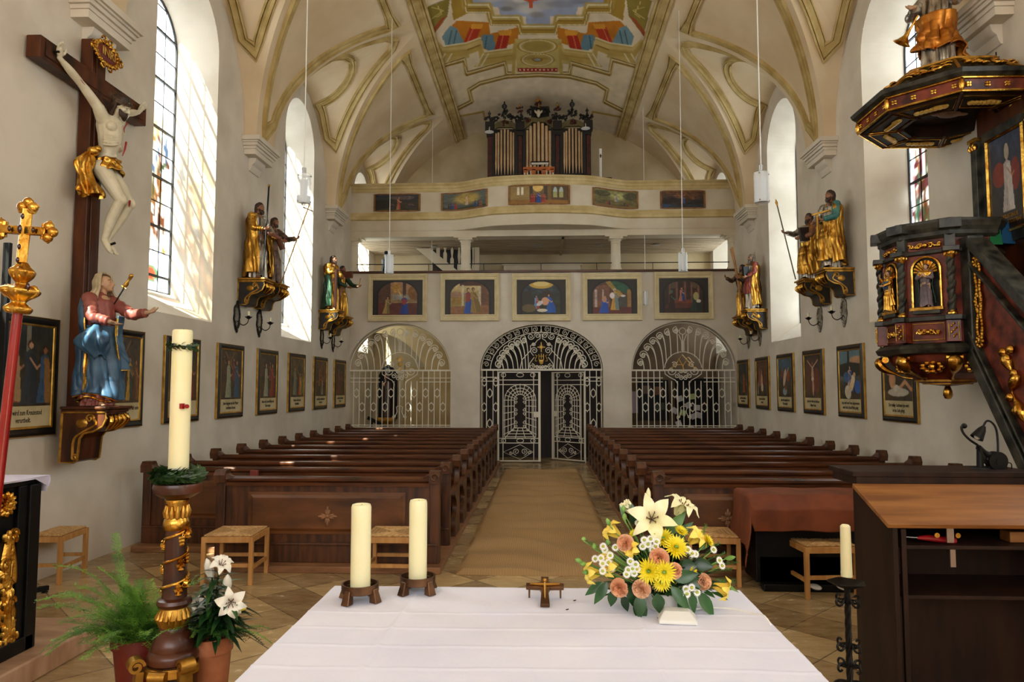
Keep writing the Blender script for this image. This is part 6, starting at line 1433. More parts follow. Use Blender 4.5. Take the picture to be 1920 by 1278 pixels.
for i,(side,px,py,lab) in enumerate(((-1,446,593,'wall sconce with oval mirror on the left wall, nearer of the near pair'),(-1,488,604,'wall sconce with oval mirror on the left wall, farther of the near pair'),(-1,605,632,'small wall sconce on the left wall, first of the far pair'),(-1,626,639,'small wall sconce on the left wall nearest the gallery'),(1,1580,583,'wall sconce with oval mirror on the right wall, nearest one'),(1,1535,595,'wall sconce with oval mirror on the right wall beside the window edge'),(1,1423,627,'small wall sconce on the right wall, first of the far pair'),(1,1402,634,'small wall sconce on the right wall nearest the gallery'))):
    p=oX(side*4.97,px,py); o=SC[side] if i in (0,4) else dup(SC[side]); o.location=(side*5.0,p.y,p.z); o.scale=(1,1.2,1.2); o['label']=lab; o['category']='sconce'; o['group']='wall candle sconces'
# ================================================================ STATIONS OF THE CROSS
gilt_e=mat('gilt_edge',C(176,130,50),C(216,172,84),rough=.35,metal=.8,scale=8)
cap_m=mat('caption_parchment',C(176,160,118),C(198,182,142),rough=.7,scale=5)
ink=mat('black_ink',C(22,16,12),rough=.8)
def st_paint(kind):
    P=Paint(64,70,(50,38,26)); r=np.random.default_rng(kind+20); B_=(46,36,28)
    tops=[(40,44,40),(60,50,36),(54,40,30),(66,54,40),(58,50,40),(84,76,56),(70,50,34),(50,40,30),(56,70,70),(90,60,40),(60,86,100),(60,44,36),(70,110,130),(24,22,20)]
    P.grad(tops[kind],(70,54,34),0,.9); P.noise(.25,7)
    br=(120,84,44)
    if kind in (1,3,5,6): P.line([(.2,.05),(.75,.55)],.03,br,1,1.2); P.line([(.62,.05),(.3,.4)],.026,br,1,1.2)
    def pp(*a,**k): P.person(*a,**k)
    if kind==0: P.poly([(.0,0),(.35,0),(.25,.35),(0,.5)],(90,36,26)); P.poly([(.5,0),(.58,0),(.58,.5),(.5,.5)],(110,104,86)); pp(.3,.95,.75,(130,60,40),(160,110,80),(150,120,80),w=.16); pp(.58,.98,.82,(52,56,60),(170,130,100),(44,48,52),w=.17); pp(.85,.97,.75,(60,84,110),(150,100,70),(140,100,50),w=.16); pp(.08,.95,.7,(90,50,36),(150,100,70))
    if kind==1: pp(.3,.96,.7,(70,80,60),(140,100,70),(60,66,50)); pp(.62,.97,.7,(180,140,50),(150,110,80),(60,70,60),w=.15); pp(.85,.96,.65,(90,60,40),(160,110,80),(120,80,40)); P.ell(.15,.9,.08,.05,(150,120,80))
    if kind in (2,3,4): pp(.35,.97,.8,(150,150,120) if kind>2 else (120,60,40),(180,140,110),(130,136,110),w=.15); pp(.75,.97,.8,(60,86,110) if kind==3 else (150,50,30),(170,120,90),(50,76,100) if kind==3 else (120,40,26),w=.15); pp(.6,.6,.45,(110,60,60),(170,120,90)); pp(.15,.5,.4,(80,56,40),(150,100,80))
    if kind==5: pp(.3,.95,.75,(120,120,90),(170,130,100),(110,110,90)); pp(.7,.95,.6,(180,60,30),(170,120,90),(170,140,50)); pp(.85,.9,.55,(110,110,60),(160,110,80))
    if kind==6: pp(.35,.7,.5,(130,80,40),(170,130,100)); pp(.6,.95,.5,(150,150,130),(180,140,110)); P.line([(.1,.6),(.9,.45)],.04,(120,70,36)); P.line([(.5,.15),(.6,.9)],.035,(120,70,36)); pp(.85,.6,.5,(120,60,40),(160,110,80))
    if kind==7: pp(.3,.95,.8,(120,50,36),(150,100,70),(100,44,30)); pp(.6,.95,.75,(90,60,40),(150,100,80)); pp(.85,.9,.6,(70,60,40),(140,100,70))
    if kind==8: pp(.3,.95,.6,(60,86,70),(150,110,80)); pp(.6,.9,.7,(150,90,40),(160,120,90),(160,80,40)); pp(.85,.95,.5,(110,60,40),(150,110,80)); P.poly([(.5,.0),(.8,.0),(.8,.35),(.6,.3)],(30,30,34))
    if kind==9: pp(.3,.7,.55,(150,100,60),(170,120,90),(160,60,40)); P.ell(.5,.6,.1,.26,(190,150,120)); P.ell(.55,.75,.08,.12,(206,196,176)); P.ell(.5,.3,.05,.05,(170,120,90)); pp(.8,.7,.6,(120,50,30),(150,100,70)); pp(.15,.95,.4,(130,136,120),(170,130,100))
    if kind==10: P.ell(.5,.2,.5,.15,(60,96,120),.6); P.ell(.5,.5,.09,.25,(206,176,146),1,.4); P.ell(.3,.4,.08,.12,(130,60,40)); P.ell(.75,.45,.13,.16,(140,70,40)); P.line([(.6,.45),(.8,.25)],.025,(200,160,130)); P.ell(.5,.86,.16,.1,(130,150,150)); P.ell(.55,.78,.05,.05,(170,60,40)); P.ell(.48,.27,.05,.05,(90,50,30))
    if kind==11: P.ell(.3,.5,.25,.45,(110,60,40),.6); P.ell(.75,.6,.2,.3,(130,60,40),.7); P.poly([(.47,.05),(.55,.05),(.55,.95),(.47,.95)],(60,40,26)); P.poly([(.15,.12),(.88,.12),(.88,.18),(.15,.18)],(70,46,30)); P.line([(.2,.12),(.5,.3),(.84,.12)],.02,(196,156,126)); P.ell(.51,.45,.07,.2,(200,160,130)); P.ell(.51,.56,.08,.05,(210,200,180)); P.ell(.53,.76,.05,.2,(190,150,120)); P.ell(.51,.2,.04,.05,(120,80,54))
    if kind==12: P.poly([(0,.0),(1,0),(1,.3),(0,.3)],(90,120,130)); P.ell(.8,.2,.3,.08,(200,140,90),.8); P.ell(.5,.4,.7,.16,(34,36,26)); P.poly([(.4,0),(.5,0),(.5,.35),(.4,.35)],(46,36,26)); P.person(.5,.85,.55,(190,150,140),(200,160,130),(60,90,150),w=.24); P.ell(.62,.66,.09,.2,(214,190,150),1,.5); P.ell(.4,.86,.16,.14,(200,190,170),1,.6); P.ell(.85,.75,.14,.14,(50,90,160)); P.ell(.72,.5,.06,.05,(190,150,110)); P.ell(.35,.55,.16,.12,(70,100,150),.8); P.line([(.55,.7),(.35,.92)],.035,(210,180,140))
    if kind==13: P.ell(.3,.62,.12,.17,(190,140,100)); P.ell(.17,.48,.06,.07,(170,120,84)); P.line([(.3,.72),(.55,.78),(.75,.66),(.95,.8)],.045,(190,140,100)); P.ell(.5,.85,.38,.08,(190,180,160)); P.ell(.45,.78,.12,.06,(200,190,170))
    P.noise(.08,16); return P
CAPT=['Jesus wird zum Kreuzestod\nverurtheilt.','Jesus nimmt das Kreuz auf seine\nSchultern.','Jesus fällt das erste Mal\nunter dem Kreuz.','Jesus begegnet mit der Mutter\nbetrübtem Herzen.','Simon von Cyrene hilft Jesu das\nKreuz tragen.','Veronica reicht Jesu das\nSchweißtuch.','Jesus fällt zum zweitenmal unter\ndem Kreuz.','Jesus tröstet die weinenden\nFrauen.','Jesus fällt zum drittenmal\nunter dem Kreuz.','Jesus wird der Kleider\nberaubt.','Jesus wird angenagelt an das\nKreuz genagelt.','Jesus wird erhöht und stirbt am\nheiligen Kreuz.','Jesus wird vom Kreuz abgenommen\nund in den Schooß Mariä gelegt.','Der heilige Leichnam Jesu wird\nin das Grab gelegt.']
ST=[(-1,-22,110),(-1,201,271),(-1,311,376),(-1,410,458),(-1,485,522),(-1,542,574),(-1,589.5,615),(-1,628.6,649),(1,1380,1404.7),(1,1414,1442),(1,1454,1488.5),(1,1503,1544),(1,1568,1619),(1,1649,1719)]
SL=['large station painting with three standing men, nearest on the left wall behind the red pole','station painting with a raised wooden cross, partly behind the blue robed statue','station painting on the left wall half hidden behind the tall paschal candle','station painting of pale robed and blue robed figures, fourth on the left wall','station painting with a man in grey before a red cloak, fifth on the left wall','station painting with grey and orange figures below the left window, sixth from the front','station painting of a fallen white figure under a cross, seventh on left wall','narrow seen station painting next to the left iron grille, last on left wall','narrow seen station painting next to the right iron grille','station painting with a figure in white cloth, second from the grille on the right wall','station painting with pale reaching body and blue sky, third from the right grille','station painting of a crucified man against brown rocks on the right wall','station painting of a seated woman holding a pale body beneath blue sky','station painting of a pale reclining body on dark ground, under the pulpit']
bfr=mat('black_moulded_frame',C(18,16,15),C(34,30,28),rough=.35,scale=6)
for i,(side,a,b_) in enumerate(ST):
    ya=oX(side*4.95,a,728).y; yb=oX(side*4.95,b_,728).y; y0,y1=min(ya,yb),max(ya,yb); wd=min(y1-y0,.96); yc=(y0+y1)/2; z0,z1=1.44,2.60; s=-side
    t=thing('station_painting',SL[i],'painting',(side*5.0,yc,z0),0,'stations of the cross'); W=wd/2;H=z1-z0
    nrm=Vector((s,0,0)); loop=[(0,-W,0),(0,W,0),(0,W,H),(0,-W,H)]
    if s<0: loop=loop[::-1]
    # the panel leans slightly off the wall at the top
    mb=MB(); mb.box(*sorted((s*.01,s*.035)),-W+.02,W-.02,.02,H-.02); mb.build('backing',bfr,t,0)
    mb=MB(); mb.sweep([Vector(p) for p in loop],nrm,[(-.012,0),(-.012,.032),(.004,.036),(.008,.032),(.008,0)],True); mb.build('outer_gilt_edge',gilt_e,t,0)
    mb=MB(); mb.sweep([Vector(p) for p in loop],nrm,[(.004,.01),(.004,.034),(-.03,.052),(-.055,.048),(-.075,.04),(-.075,.01)],True); fr=mb.build('black_frame',bfr,t,0)
    mb=MB(); il=[(0,-W+.075,.075),(0,W-.075,.075),(0,W-.075,H-.075),(0,-W+.075,H-.075)]
    if s<0: il=il[::-1]
    mb.sweep([Vector(p) for p in il],nrm,[(.004,.01),(.004,.05),(-.012,.046),(-.022,.036),(-.022,.01)],True); mb.build('inner_gilt_slip',gilt_e,t,0)
    P=st_paint(i); zt,zb=H-.09,.29; yl,yr=(-W+.09,W-.09)
    painted('canvas',P,lambda u,v:(s*.038,(yl+(yr-yl)*u)*(1 if s>0 else -1)*1.0,zt+(zb-zt)*v) ,canvas_m,t)
    mb=MB(); mb.box(*sorted((s*.03,s*.0375)),yl,yr,.09,.29); mb.build('caption_panel',cap_m,t,0)
    R_=Matrix(((0,0,s),(s,0,0),(0,1,0)))
    text(CAPT[i],.072,ink,t,Vector((s*.039,0,.19)),R_,'caption_lettering',.001,sx=.62)
# ================================================================ CRUCIFIX ON THE LEFT WALL
CY=7.38; t=thing('wall_crucifix','large wooden crucifix with pale carved body and gold loincloth on the left wall','crucifix',(-4.98,CY,1.17),PI/2)
Zb=1.17; V=lambda x,y,z: Vector((x,y-.02,z-Zb))   # y is measured from x=-4.9
mb=MB(); mb.box(-.115,.115,-.14,0,0,4.52); mb.box(-.06,.06,-.155,-.14,.0,4.47); mb.build('upright_beam',wood_c,t,0,bevel=.008)
mb=MB(); mb.box(-.92,.92,-.15,-.005,3.93,4.15); mb.box(-.85,.85,-.162,-.15,3.97,4.11); mb.build('cross_beam',wood_c,t,0,bevel=.008)
mb=MB(); hc=V(-.03,-.40,4.97); HR=rot('X',32)@rot('Y',-14)@rot('Z',14); k=.215
head_geo(mb,hc,HR,k)
limb(mb,[hc+Vector((.01,.04,-.05)),V(0,-.29,4.86),V(.0,-.25,4.72)],[.055,.058,.09],12,3)
limb(mb,[V(0,-.26,4.76),V(.01,-.27,4.62),V(.02,-.24,4.44),V(.02,-.22,4.30)],[.135,.125,.09,.105],16,4)
for s in (-1,1):
    mb.sphere(V(s*.075,-.335,4.72),(.075,.05,.06),12,8); 
    for q in range(4): limb(mb,[V(s*.03,-.375,4.62-q*.028),V(s*.09,-.35,4.60-q*.03),V(s*.125,-.28,4.60-q*.03)],[.010,.014,.012],6,2)
    limb(mb,[V(s*.10,-.25,4.80),V(s*.18,-.25,4.88)],[.075,.062])
    limb(mb,[V(s*.18,-.25,4.88),V(s*.30,-.22,4.98),V(s*.43,-.19,5.07)],[.058,.05,.038],12,3); limb(mb,[V(s*.43,-.19,5.07),V(s*.54,-.18,5.12),V(s*.70,-.165,5.19)],[.04,.042,.024],12,3)
    hand_geo(mb,V(s*.70,-.165,5.19),(s*.40,-.32,.86),(0,-1,-.3),1.75,.22,s*-1)
    # leg: hip, knee, ankle
    kx_=.03 if s<0 else .12
    limb(mb,[V(s*.065+.01,-.22,4.27),V(s*.07+.03,-.33,4.10),V(kx_+s*.035,-.42,3.93)],[.098,.085,.058],14,3); limb(mb,[V(kx_+s*.035,-.42,3.93),V(kx_*.8+s*.03,-.34,3.76),V(.02+s*.02,-.25,3.50)],[.055,.058,.034],12,3); mb.sphere(V(kx_+s*.035,-.45,3.93),(.045,.04,.055),10,8)
    limb(mb,[V(.02+s*.02,-.25,3.50),V(.02+s*.035,-.29,3.44),V(.02+s*.05,-.33,3.375)],[.036,.036,.024],10,3)
    for q in range(5): limb(mb,[V(.02+s*.05+(q-2)*.012,-.33,3.38),V(.02+s*.05+(q-2)*.014,-.355,3.345+abs(q-1.5)*.004)],[.0105,.0085],6)
mb.sphere(V(.02,-.335,4.42),(.02,.012,.02),8,6)
blob('corpus',mb,skin_c,t,.0065,2,'pale carved body with bowed head')
eyes(hc,HR,k,t,hair_d)
blood=mat('painted_blood',C(130,24,18),C(160,40,30),rough=.4,scale=20)
mb=MB(); 
for (a,b_,c_,r) in (((.085,-.40,4.60),(.06,-.405,4.52),(.05,-.385,4.44),.012),((.03,-.44,4.80),(.04,-.40,4.74),(.05,-.40,4.70),.007),((.07,-.475,3.94),(.075,-.47,3.91),(.075,-.465,3.88),.012)): limb(mb,[V(*a),V(*b_),V(*c_)],[r,r*.9,r*.4],7,3)
mb.tube([V(-.66,-.19,5.18),V(-.5,-.215,5.10),V(-.4,-.235,5.04)],.004,5); mb.build('painted_wounds',blood,t)
mb=MB(); hair_geo(mb,hc,HR,k,'long',3); blob('hair',mb,hair_d,t,.010,1); mb=MB(); beard_geo(mb,hc,HR,k,.22,4); blob('beard',mb,hair_d,t,.009,1)
thorn=mat('thorn_wood',C(56,40,26),C(84,62,40),rough=.6,scale=12)
mb=MB(); rr=random.Random(5)
for q in range(4):
    mb.tube([hc+HR@(Vector(((.42+.03*math.sin(a*3+q*1.6))*math.cos(a),.08+(.45+.03*math.sin(a*3+q*1.6))*math.sin(a),.22+.07*math.sin(a*4+q*1.57)))*k) for a in [2*PI*i/40 for i in range(40)]],.008,6,True)
for q in range(26):
    a=rr.uniform(0,2*PI); p=hc+HR@(Vector((.45*math.cos(a),.08+.48*math.sin(a),.22+rr.uniform(-.08,.08)))*k); d=HR@Vector((math.cos(a),math.sin(a),rr.uniform(-.4,.8))); mb.tube([p,p+d*.035],[.005,.001],5)
mb.build('crown_of_thorns',thorn,t)
# loincloth: wrapped band and a hanging knot at the near hip
mb=MB()
def lc(u,v):
    th=2*PI*u; z=4.36-.10*v-.035*math.cos(th-1.2)*(1+v)-.07*v*(1 if math.sin(th)<0 else .4); r=1+.07*math.sin(9*th+5*v)+.05*math.sin(4*th-9*v)
    return V(.02+(.135+.02*v)*math.cos(th)*r,-.235-.015*v+(.125+.03*v)*math.sin(th)*r,z)
mb.grid(lc,80,16,True); o=mb.build('loincloth',gold,t,180); m_=o.modifiers.new('s','SOLIDIFY'); m_.thickness=.012
mb=MB()
def hk(u,v):
    th=2*PI*u; z=4.40-.46*v; R=.035+.075*math.sin(min(1,v*1.15)*PI*.55)+.02*math.sin(8*v); r=1+.22*math.sin(5*th+7*v)+.12*math.sin(9*th-3*v)
    return V(-.185-.03*math.sin(v*3)+R*math.cos(th)*r,-.17+.03*math.sin(v*5)+R*.8*math.sin(th)*r,z+.02*math.sin(3*th)*v)
mb.grid(hk,60,40,True); mb.sphere(V(-.17,-.20,4.42),(.06,.055,.055),12,8); mb.sphere(V(-.15,-.24,4.45),(.04,.035,.04),10,8); mb.build('hanging_knot',gold,t,180)
mb=MB(); mb.cyl(V(.02,-.30,3.45),V(.02,-.36,3.47),.012,.014,8)
for s in (-1,1): mb.cyl(V(s*.755,-.13,5.225),V(s*.755,-.20,5.225),.007,.012,8)
mb.build('nails',iron,t)
# plaque
pc=V(.0,-.20,5.56); mb=MB(); mb.sphere(pc,(.18,.02,.09),24,12); p_=mb.build('title_plaque',mat('plaque_red',C(96,26,14),C(120,40,20),rough=.5,scale=6),t)
mb=MB(); 
for i in range(20):
    a=2*PI*i/20; c=pc+Vector((.205*math.cos(a),0,.115*math.sin(a))); mb.sphere(c,(.032,.02,.026),8,6)
    mb.tube([c+Vector((.03*math.cos(q+a)*(1-q/9),-.012,.03*math.sin(q+a)*(1-q/9))) for q in [j*.6 for j in range(10)]],.006,5)
for s in (-1,1):
    mb.tube([pc+Vector((s*(.24+x),0,z)) for x,z in spiral((0,.0),.05,.012,PI/2,PI/2-s*7,18)],.012,7); mb.tube([pc+Vector((s*x-.0,0,.145+z)) for x,z in spiral((.05,.0),.045,.012,0,6,14)],.011,7); mb.tube([pc+Vector((s*x,0,-.135+z)) for x,z in spiral((.06,.0),.04,.012,0,-6,14)],.011,7)
mb.build('gilded_cartouche',gold,t)
mb=MB(); mb.cyl(pc,pc+Vector((0,.18,0)),.012,None,8); mb.build('plaque_pin',iron,t)
text('INRI',.13,giltp,t,pc+Vector((0,-.026,0)),Matrix(((1,0,0),(0,0,-1),(0,1,0))),'inri_lettering',.003,sx=1.)
# ================================================================ ROBED WOMAN UNDER THE CROSS
blue=mat('blue_robe_paint',C(34,62,86),C(62,96,122),rough=.45,scale=5,bump=.1)
rose=mat('rose_robe_paint',C(120,54,44),C(150,84,72),rough=.45,scale=6,bump=.1)
veil=mat('cream_veil_paint',C(164,146,112),C(196,180,148),rough=.5,scale=10,bump=.2)
HM=1.37
def veil_fn(t,H):
    k=.135*H; c=Vector((.02,-.012,.925))*H
    def f(u,v):
        th=-.15*PI+1.3*PI*u; 
        z=c.z+.085*H-(.235*H)*v**1.1; r=interp([0,.12,.35,.55,.8,1],[.012,.052,.066,.062,.095,.125],v)*H*(1+.06*math.sin(11*th)*v+.04*math.sin(19*th)*v)
        return Vector((c.x+r*math.cos(th)*.95,c.y+.012*H+r*math.sin(th)*(1.0 if v<.6 else .85),z))
    mb=MB(); mb.grid(f,70,30); o=mb.build('veil',veil,t,180); m=o.modifiers.new('s','SOLIDIFY'); m.thickness=.012*H; m.offset=1
def hem_gold(pts,r=.007):
    def f(t,H): mb=MB(); mb.tube(smooth_path([Vector(p)*H for p in pts],8),r*H,6); mb.build('gilded_hem',gold,t)
    return f
def bluewrap(t,H):
    # cloak bundle swept over the near forearm
    def f(u,v):
        th=2*PI*u; q=v; c=Vector((-.10-.05*math.sin(q*3),-.06-.05*q,.60-.24*q))*H; R=H*(.035+.055*math.sin(PI*min(1,q*1.1))); r=1+.18*math.sin(5*th+6*q)+.1*math.sin(9*th)
        return c+Vector((R*1.1*math.cos(th)*r,R*1.1*math.sin(th)*r,.02*H*math.sin(2*th)))
    mb=MB(); mb.grid(f,50,30,True); mb.build('gathered_cloak_fold',blue,t,180)
def sword(t,H):
    d=Vector((.02,-.55,.84)).normalized(); a=Vector((.02,-.10,.77))*H; b_=a+d*.15*H
    mb=MB(); mb.tube([a,b_],[.005*H,.007*H],6); mb.build('sword_blade',iron,t)
    mb=MB(); mb.tube([b_,b_+d*.03*H,b_+d*.055*H,b_+d*.085*H,b_+d*.10*H],[.010*H,.017*H,.009*H,.013*H,.015*H],10); s=d.cross(Vector((1,0,0))).normalized(); mb.tube([b_-s*.022*H,b_+s*.022*H],.007*H,8); mb.sphere(b_+d*.105*H,.016*H,10,8); mb.build('sword_hilt',gold,t)
M_=figure('robed_woman_statue','painted statue of a veiled woman in blue cloak, sword at her breast, below the crucifix','statue',(-4.58,7.16,1.72),math.radians(80),HM,dict(
  arms=[((-.11,.0,.80),(-.155,-.07,.66),(-.10,-.19,.62),(.1,-.8,-.25),(0,.1,1),.35,1),((.11,.0,.80),(.13,-.17,.70),(.11,-.33,.71),(0,-.95,.25),(-.6,0,.8),.25,-1)],
  sleeves=[rose,rose],robe=rose,amp=.06,hemr=.15,hz=.05,hair=None,yaw=14,pitch=-14,seed=4,skin=skin,fine=True,lean=.0,
  cloaks=[(blue,.05*PI,1.0*PI,.10,.80,.035,.07),(blue,-.98*PI,.99*PI,.07,.60,.022,.07),(blue,-.45*PI,.35*PI,.30,.68,.045,.09)],
  extra=[veil_fn,bluewrap,sword,],hemgold=True))
mb=MB(); bot,_=robe_mesh(HM,[0,1],[0,0],[-.01,-.01],[.11,.125],[.085,.1],.06,11,9,.005,.14); bot.build('under_robe',rose,M_,180)
bracket('brown scrolled wooden bracket with gilt leaf under the blue robed statue',-1,-4.83,7.16,1.72,.36,.48,.56,None,gold_d,wood_c,wood_c)
# ================================================================ APOSTLES
teal=mat('teal_paint',C(44,96,92),C(70,126,118),rough=.45,scale=6); gr=mat('green_cloak_paint',C(24,52,36),C(44,78,54),rough=.45,scale=6); rd=mat('dull_red_paint',C(110,40,28),C(140,60,40),rough=.45,scale=6)
brs=mat('brown_silver_paint',C(74,54,44),C(120,100,86),rough=.4,metal=.4,scale=14,bump=.2)
woodb=mat('attribute_wood',C(84,42,22),C(116,62,34),rough=.5,scale=5)
def spear_tip(mb,p,d,H): mb.tube([p-d*.02,p+d*.03,p+d*.10],[.012,.022,.002],6)
def knob(mb,p,d,H): mb.sphere(p,.022,10,8)
def crossbar(mb,p,d,H): q=p-d*.13; mb.tube([q+Vector((.0,.10,.045)),q+Vector((0,-.10,-.045))],.009,6)
AP=[
 # side, px, feet_py, y, H, label, options
 (-1,11.60,3.72,1.30,'carved apostle in gold cloak holding a tall dark staff, left wall, nearest of all',dict(arms=[((-.11,0,.80),(-.15,-.06,.64),(-.07,-.17,.62),(.3,-.8,.1),(.5,0,.8),1.1,1),((.11,0,.80),(.15,-.07,.66),(.06,-.20,.58),(-.4,-.8,0),(-.5,0,-.8),.9,-1)],sleeves=[gold,silver],robe=silv_c,cloaks=[(gold_c,.12*PI,1.25*PI,.04,.83,.04,.085),(gold_c,-.25*PI,.25*PI,.10,.60,.035,.06)],hair='long',beard=.30,yaw=0,seed=1,lean=.0,
   extra=[rod('dark_staff',black,(-.10,-.19,.0),(-.03,-.19,1.19),.011,knob,gold),rod('brown_club',woodb,(-.05,-.14,.60),(.02,-.36,.50),.022)])),
 (-1,12.28,3.73,1.20,'carved apostle reaching out with a slender cross staff, left wall, second from front',dict(arms=[((-.11,0,.80),(-.15,-.08,.68),(-.03,-.19,.62),(.7,-.5,.1),(0,1,.2),.5,1),((.11,0,.80),(.12,-.17,.68),(.05,-.36,.66),(0,-.9,.1),(-.4,0,.9),1.1,-1)],sleeves=[gold,brs],robe=brs,cloaks=[(gold_c,.15*PI,1.22*PI,.05,.83,.045,.085)],hair='long',beard=.20,yaw=0,pitch=5,seed=2,
   extra=[rod('cross_staff',gold_d,(.0,-.16,.0),(.04,-.62,1.18),.008,crossbar,woodb),rod('brown_book',woodb,(-.08,-.16,.66),(-.02,-.20,.50),.04)])),
 (-1,15.85,3.67,1.25,'carved apostle with dark cap and green lined gold cloak, left wall, far pair',dict(arms=[((-.11,0,.80),(-.16,-.05,.66),(-.10,-.17,.68),(.3,-.6,.5),(.5,0,.5),.9,1),((.11,0,.80),(.15,-.07,.66),(.06,-.20,.58),(-.4,-.8,0),(-.5,0,-.8),.9,-1)],sleeves=[gold_d,gold_d],robe=gold_c,cloaks=[(gr,.2*PI,1.15*PI,.03,.70,.045,.085),(gold_c,.1*PI,1.2*PI,.62,.83,.05,.05)],hair='long',beard=.3,seed=3,
   extra=[rod('red_brown_board',woodb,(-.14,-.17,.02),(-.12,-.17,.72),.028)])),
 (-1,16.62,3.60,1.22,'carved apostle holding a brown board and dagger, left wall, beside the gallery',dict(arms=[((-.11,0,.80),(-.15,-.06,.64),(-.04,-.17,.56),(.3,-.8,-.2),(.5,0,.8),.6,1),((.11,0,.80),(.13,-.16,.62),(.07,-.33,.58),(0,-.9,.1),(-.4,0,.9),1.1,-1)],sleeves=[gr,gr],robe=gold_c,cloaks=[(gold_d,.2*PI,1.05*PI,.05,.62,.04,.085),(gr,.1*PI,1.1*PI,.5,.83,.045,.05)],hair='long',beard=.2,yaw=0,seed=4,
   extra=[slab('brown_board',woodb,(-.06,-.16,.80),(.05,.24,.13),rot('Z',5)),rod('dagger',gold_d,(.05,-.36,.58),(.05,-.40,.74),.007)])),
 (1,11.62,3.83,1.30,'carved apostle in bright gold cloak with teal sleeve, right wall, nearest of all',dict(arms=[((.11,0,.80),(.16,-.06,.64),(.06,-.18,.60),(-.4,-.8,.1),(-.5,0,.8),.8,-1),((-.11,0,.80),(-.15,-.07,.66),(-.06,-.20,.58),(.4,-.8,0),(.5,0,-.8),.9,1)],sleeves=[teal,silver],robe=silv_c,cloaks=[(gold_c,-.20*PI,.85*PI,.06,.84,.045,.085),(gold_c,-.75*PI,-.1*PI,.12,.60,.04,.08)],hair='long',beard=.28,yaw=0,seed=5,
   extra=[rod('set_square_arm',gold_d,(.05,-.24,.36),(.06,-.24,.66),.013),rod('set_square_arm',gold_d,(.03,-.30,.66),(.10,-.08,.72),.013)])),
 (1,12.55,3.80,1.18,'carved apostle with raised spear and dark book, right wall beside window',dict(arms=[((.11,0,.80),(.15,-.08,.66),(.05,-.19,.60),(-.6,-.6,.1),(0,1,.3),.5,-1),((-.11,0,.80),(-.12,-.17,.70),(-.06,-.36,.70),(0,-.95,.1),(.4,0,.9),1.1,1)],sleeves=[skin_d,silver],robe=silv_c,cloaks=[(gold_c,-.25*PI,.85*PI,.06,.83,.045,.085),(gold_c,-.80*PI,-.1*PI,.10,.56,.04,.08)],hair='long',beard=.34,yaw=0,seed=6,
   extra=[rod('spear_shaft',mat('green_gold_shaft',C(74,70,40),C(110,100,60),rough=.5,scale=6),(-.02,-.24,.0),(-.06,-.50,1.12),.009,spear_tip,gold_d),slab('dark_book',mat('dark_leather',C(44,28,22),rough=.6),(.10,-.14,.66),(.04,.20,.20),rot('X',8))])),
 (1,16.0,3.66,1.25,'carved apostle with long grey beard and gold mantle, right wall, far pair',dict(arms=[((.11,0,.80),(.16,-.05,.66),(.10,-.16,.58),(-.2,-.8,-.3),(-.5,0,.6),.6,-1),((-.11,0,.80),(-.15,-.07,.66),(-.06,-.20,.58),(.4,-.8,0),(.5,0,-.8),.9,1)],sleeves=[rd,gold_d],robe=silv_c,cloaks=[(gold_c,-.20*PI,.85*PI,.05,.84,.045,.05),(rd,-.6*PI,-.15*PI,.3,.6,.03,.06)],hair='long',hm=hair_g,beard=.62,yaw=0,seed=7,
   extra=[slab('black_book',black,(.07,-.16,.68),(.05,.12,.16),rot('X',5))])),
 (1,16.72,3.58,1.22,'carved apostle with tall diagonal wooden beams, right wall beside the gallery',dict(arms=[((.11,0,.80),(.15,-.07,.66),(.10,-.19,.72),(-.2,-.3,.9),(-.5,0,.3),.9,-1),((-.11,0,.80),(-.13,-.15,.70),(-.08,-.30,.74),(0,-.6,.7),(.4,0,.6),.9,1)],sleeves=[brs,brs],robe=gold_c,cloaks=[(brs,-.25*PI,1.1*PI,.45,.83,.04,.05)],hair='long',beard=.25,yaw=0,seed=8,
   extra=[rod('saltire_beam',mat('ochre_beam',C(150,100,48),C(178,128,70),rough=.5,scale=5),(.10,-.06,.05),(.06,-.25,1.32),.022),rod('saltire_beam',MATS['ochre_beam'],(.10,-.10,.5),(.10,-.30,1.28),.02)])),
]
blb=['gold and black scrolled bracket under the staff bearing apostle, left wall','gold and black scrolled bracket under the cross staff apostle, left wall','gold and black bracket under the green cloaked apostle, left wall','gold and black bracket under the dagger apostle beside left grille','gold and black scrolled bracket under the teal sleeved apostle, right wall','gold and black scrolled bracket under the spear apostle, right wall','gold and black bracket under the grey bearded apostle, right wall','gold and black bracket under the apostle with diagonal beams, right wall']
skin_m=mat('weathered_painted_skin',C(128,84,58),C(156,108,76),rough=.5,scale=12)
for i,(side,y,z,H,lab,o) in enumerate(AP):
    o['slim']=.88; o['skin']=skin_m; o['sleeves']=[skin_m if q_ is skin_d else q_ for q_ in o['sleeves']]
    rz=math.radians(72) if side<0 else math.radians(-72)
    figure('apostle_statue',lab,'statue',(side*(4.745 if side<0 else 4.72),y-(.05 if side<0 else 0),z),rz,H,o,'carved apostles on wall brackets')
    bracket(blb[i],side,side*5.0,y,z,.36,.46,.44)
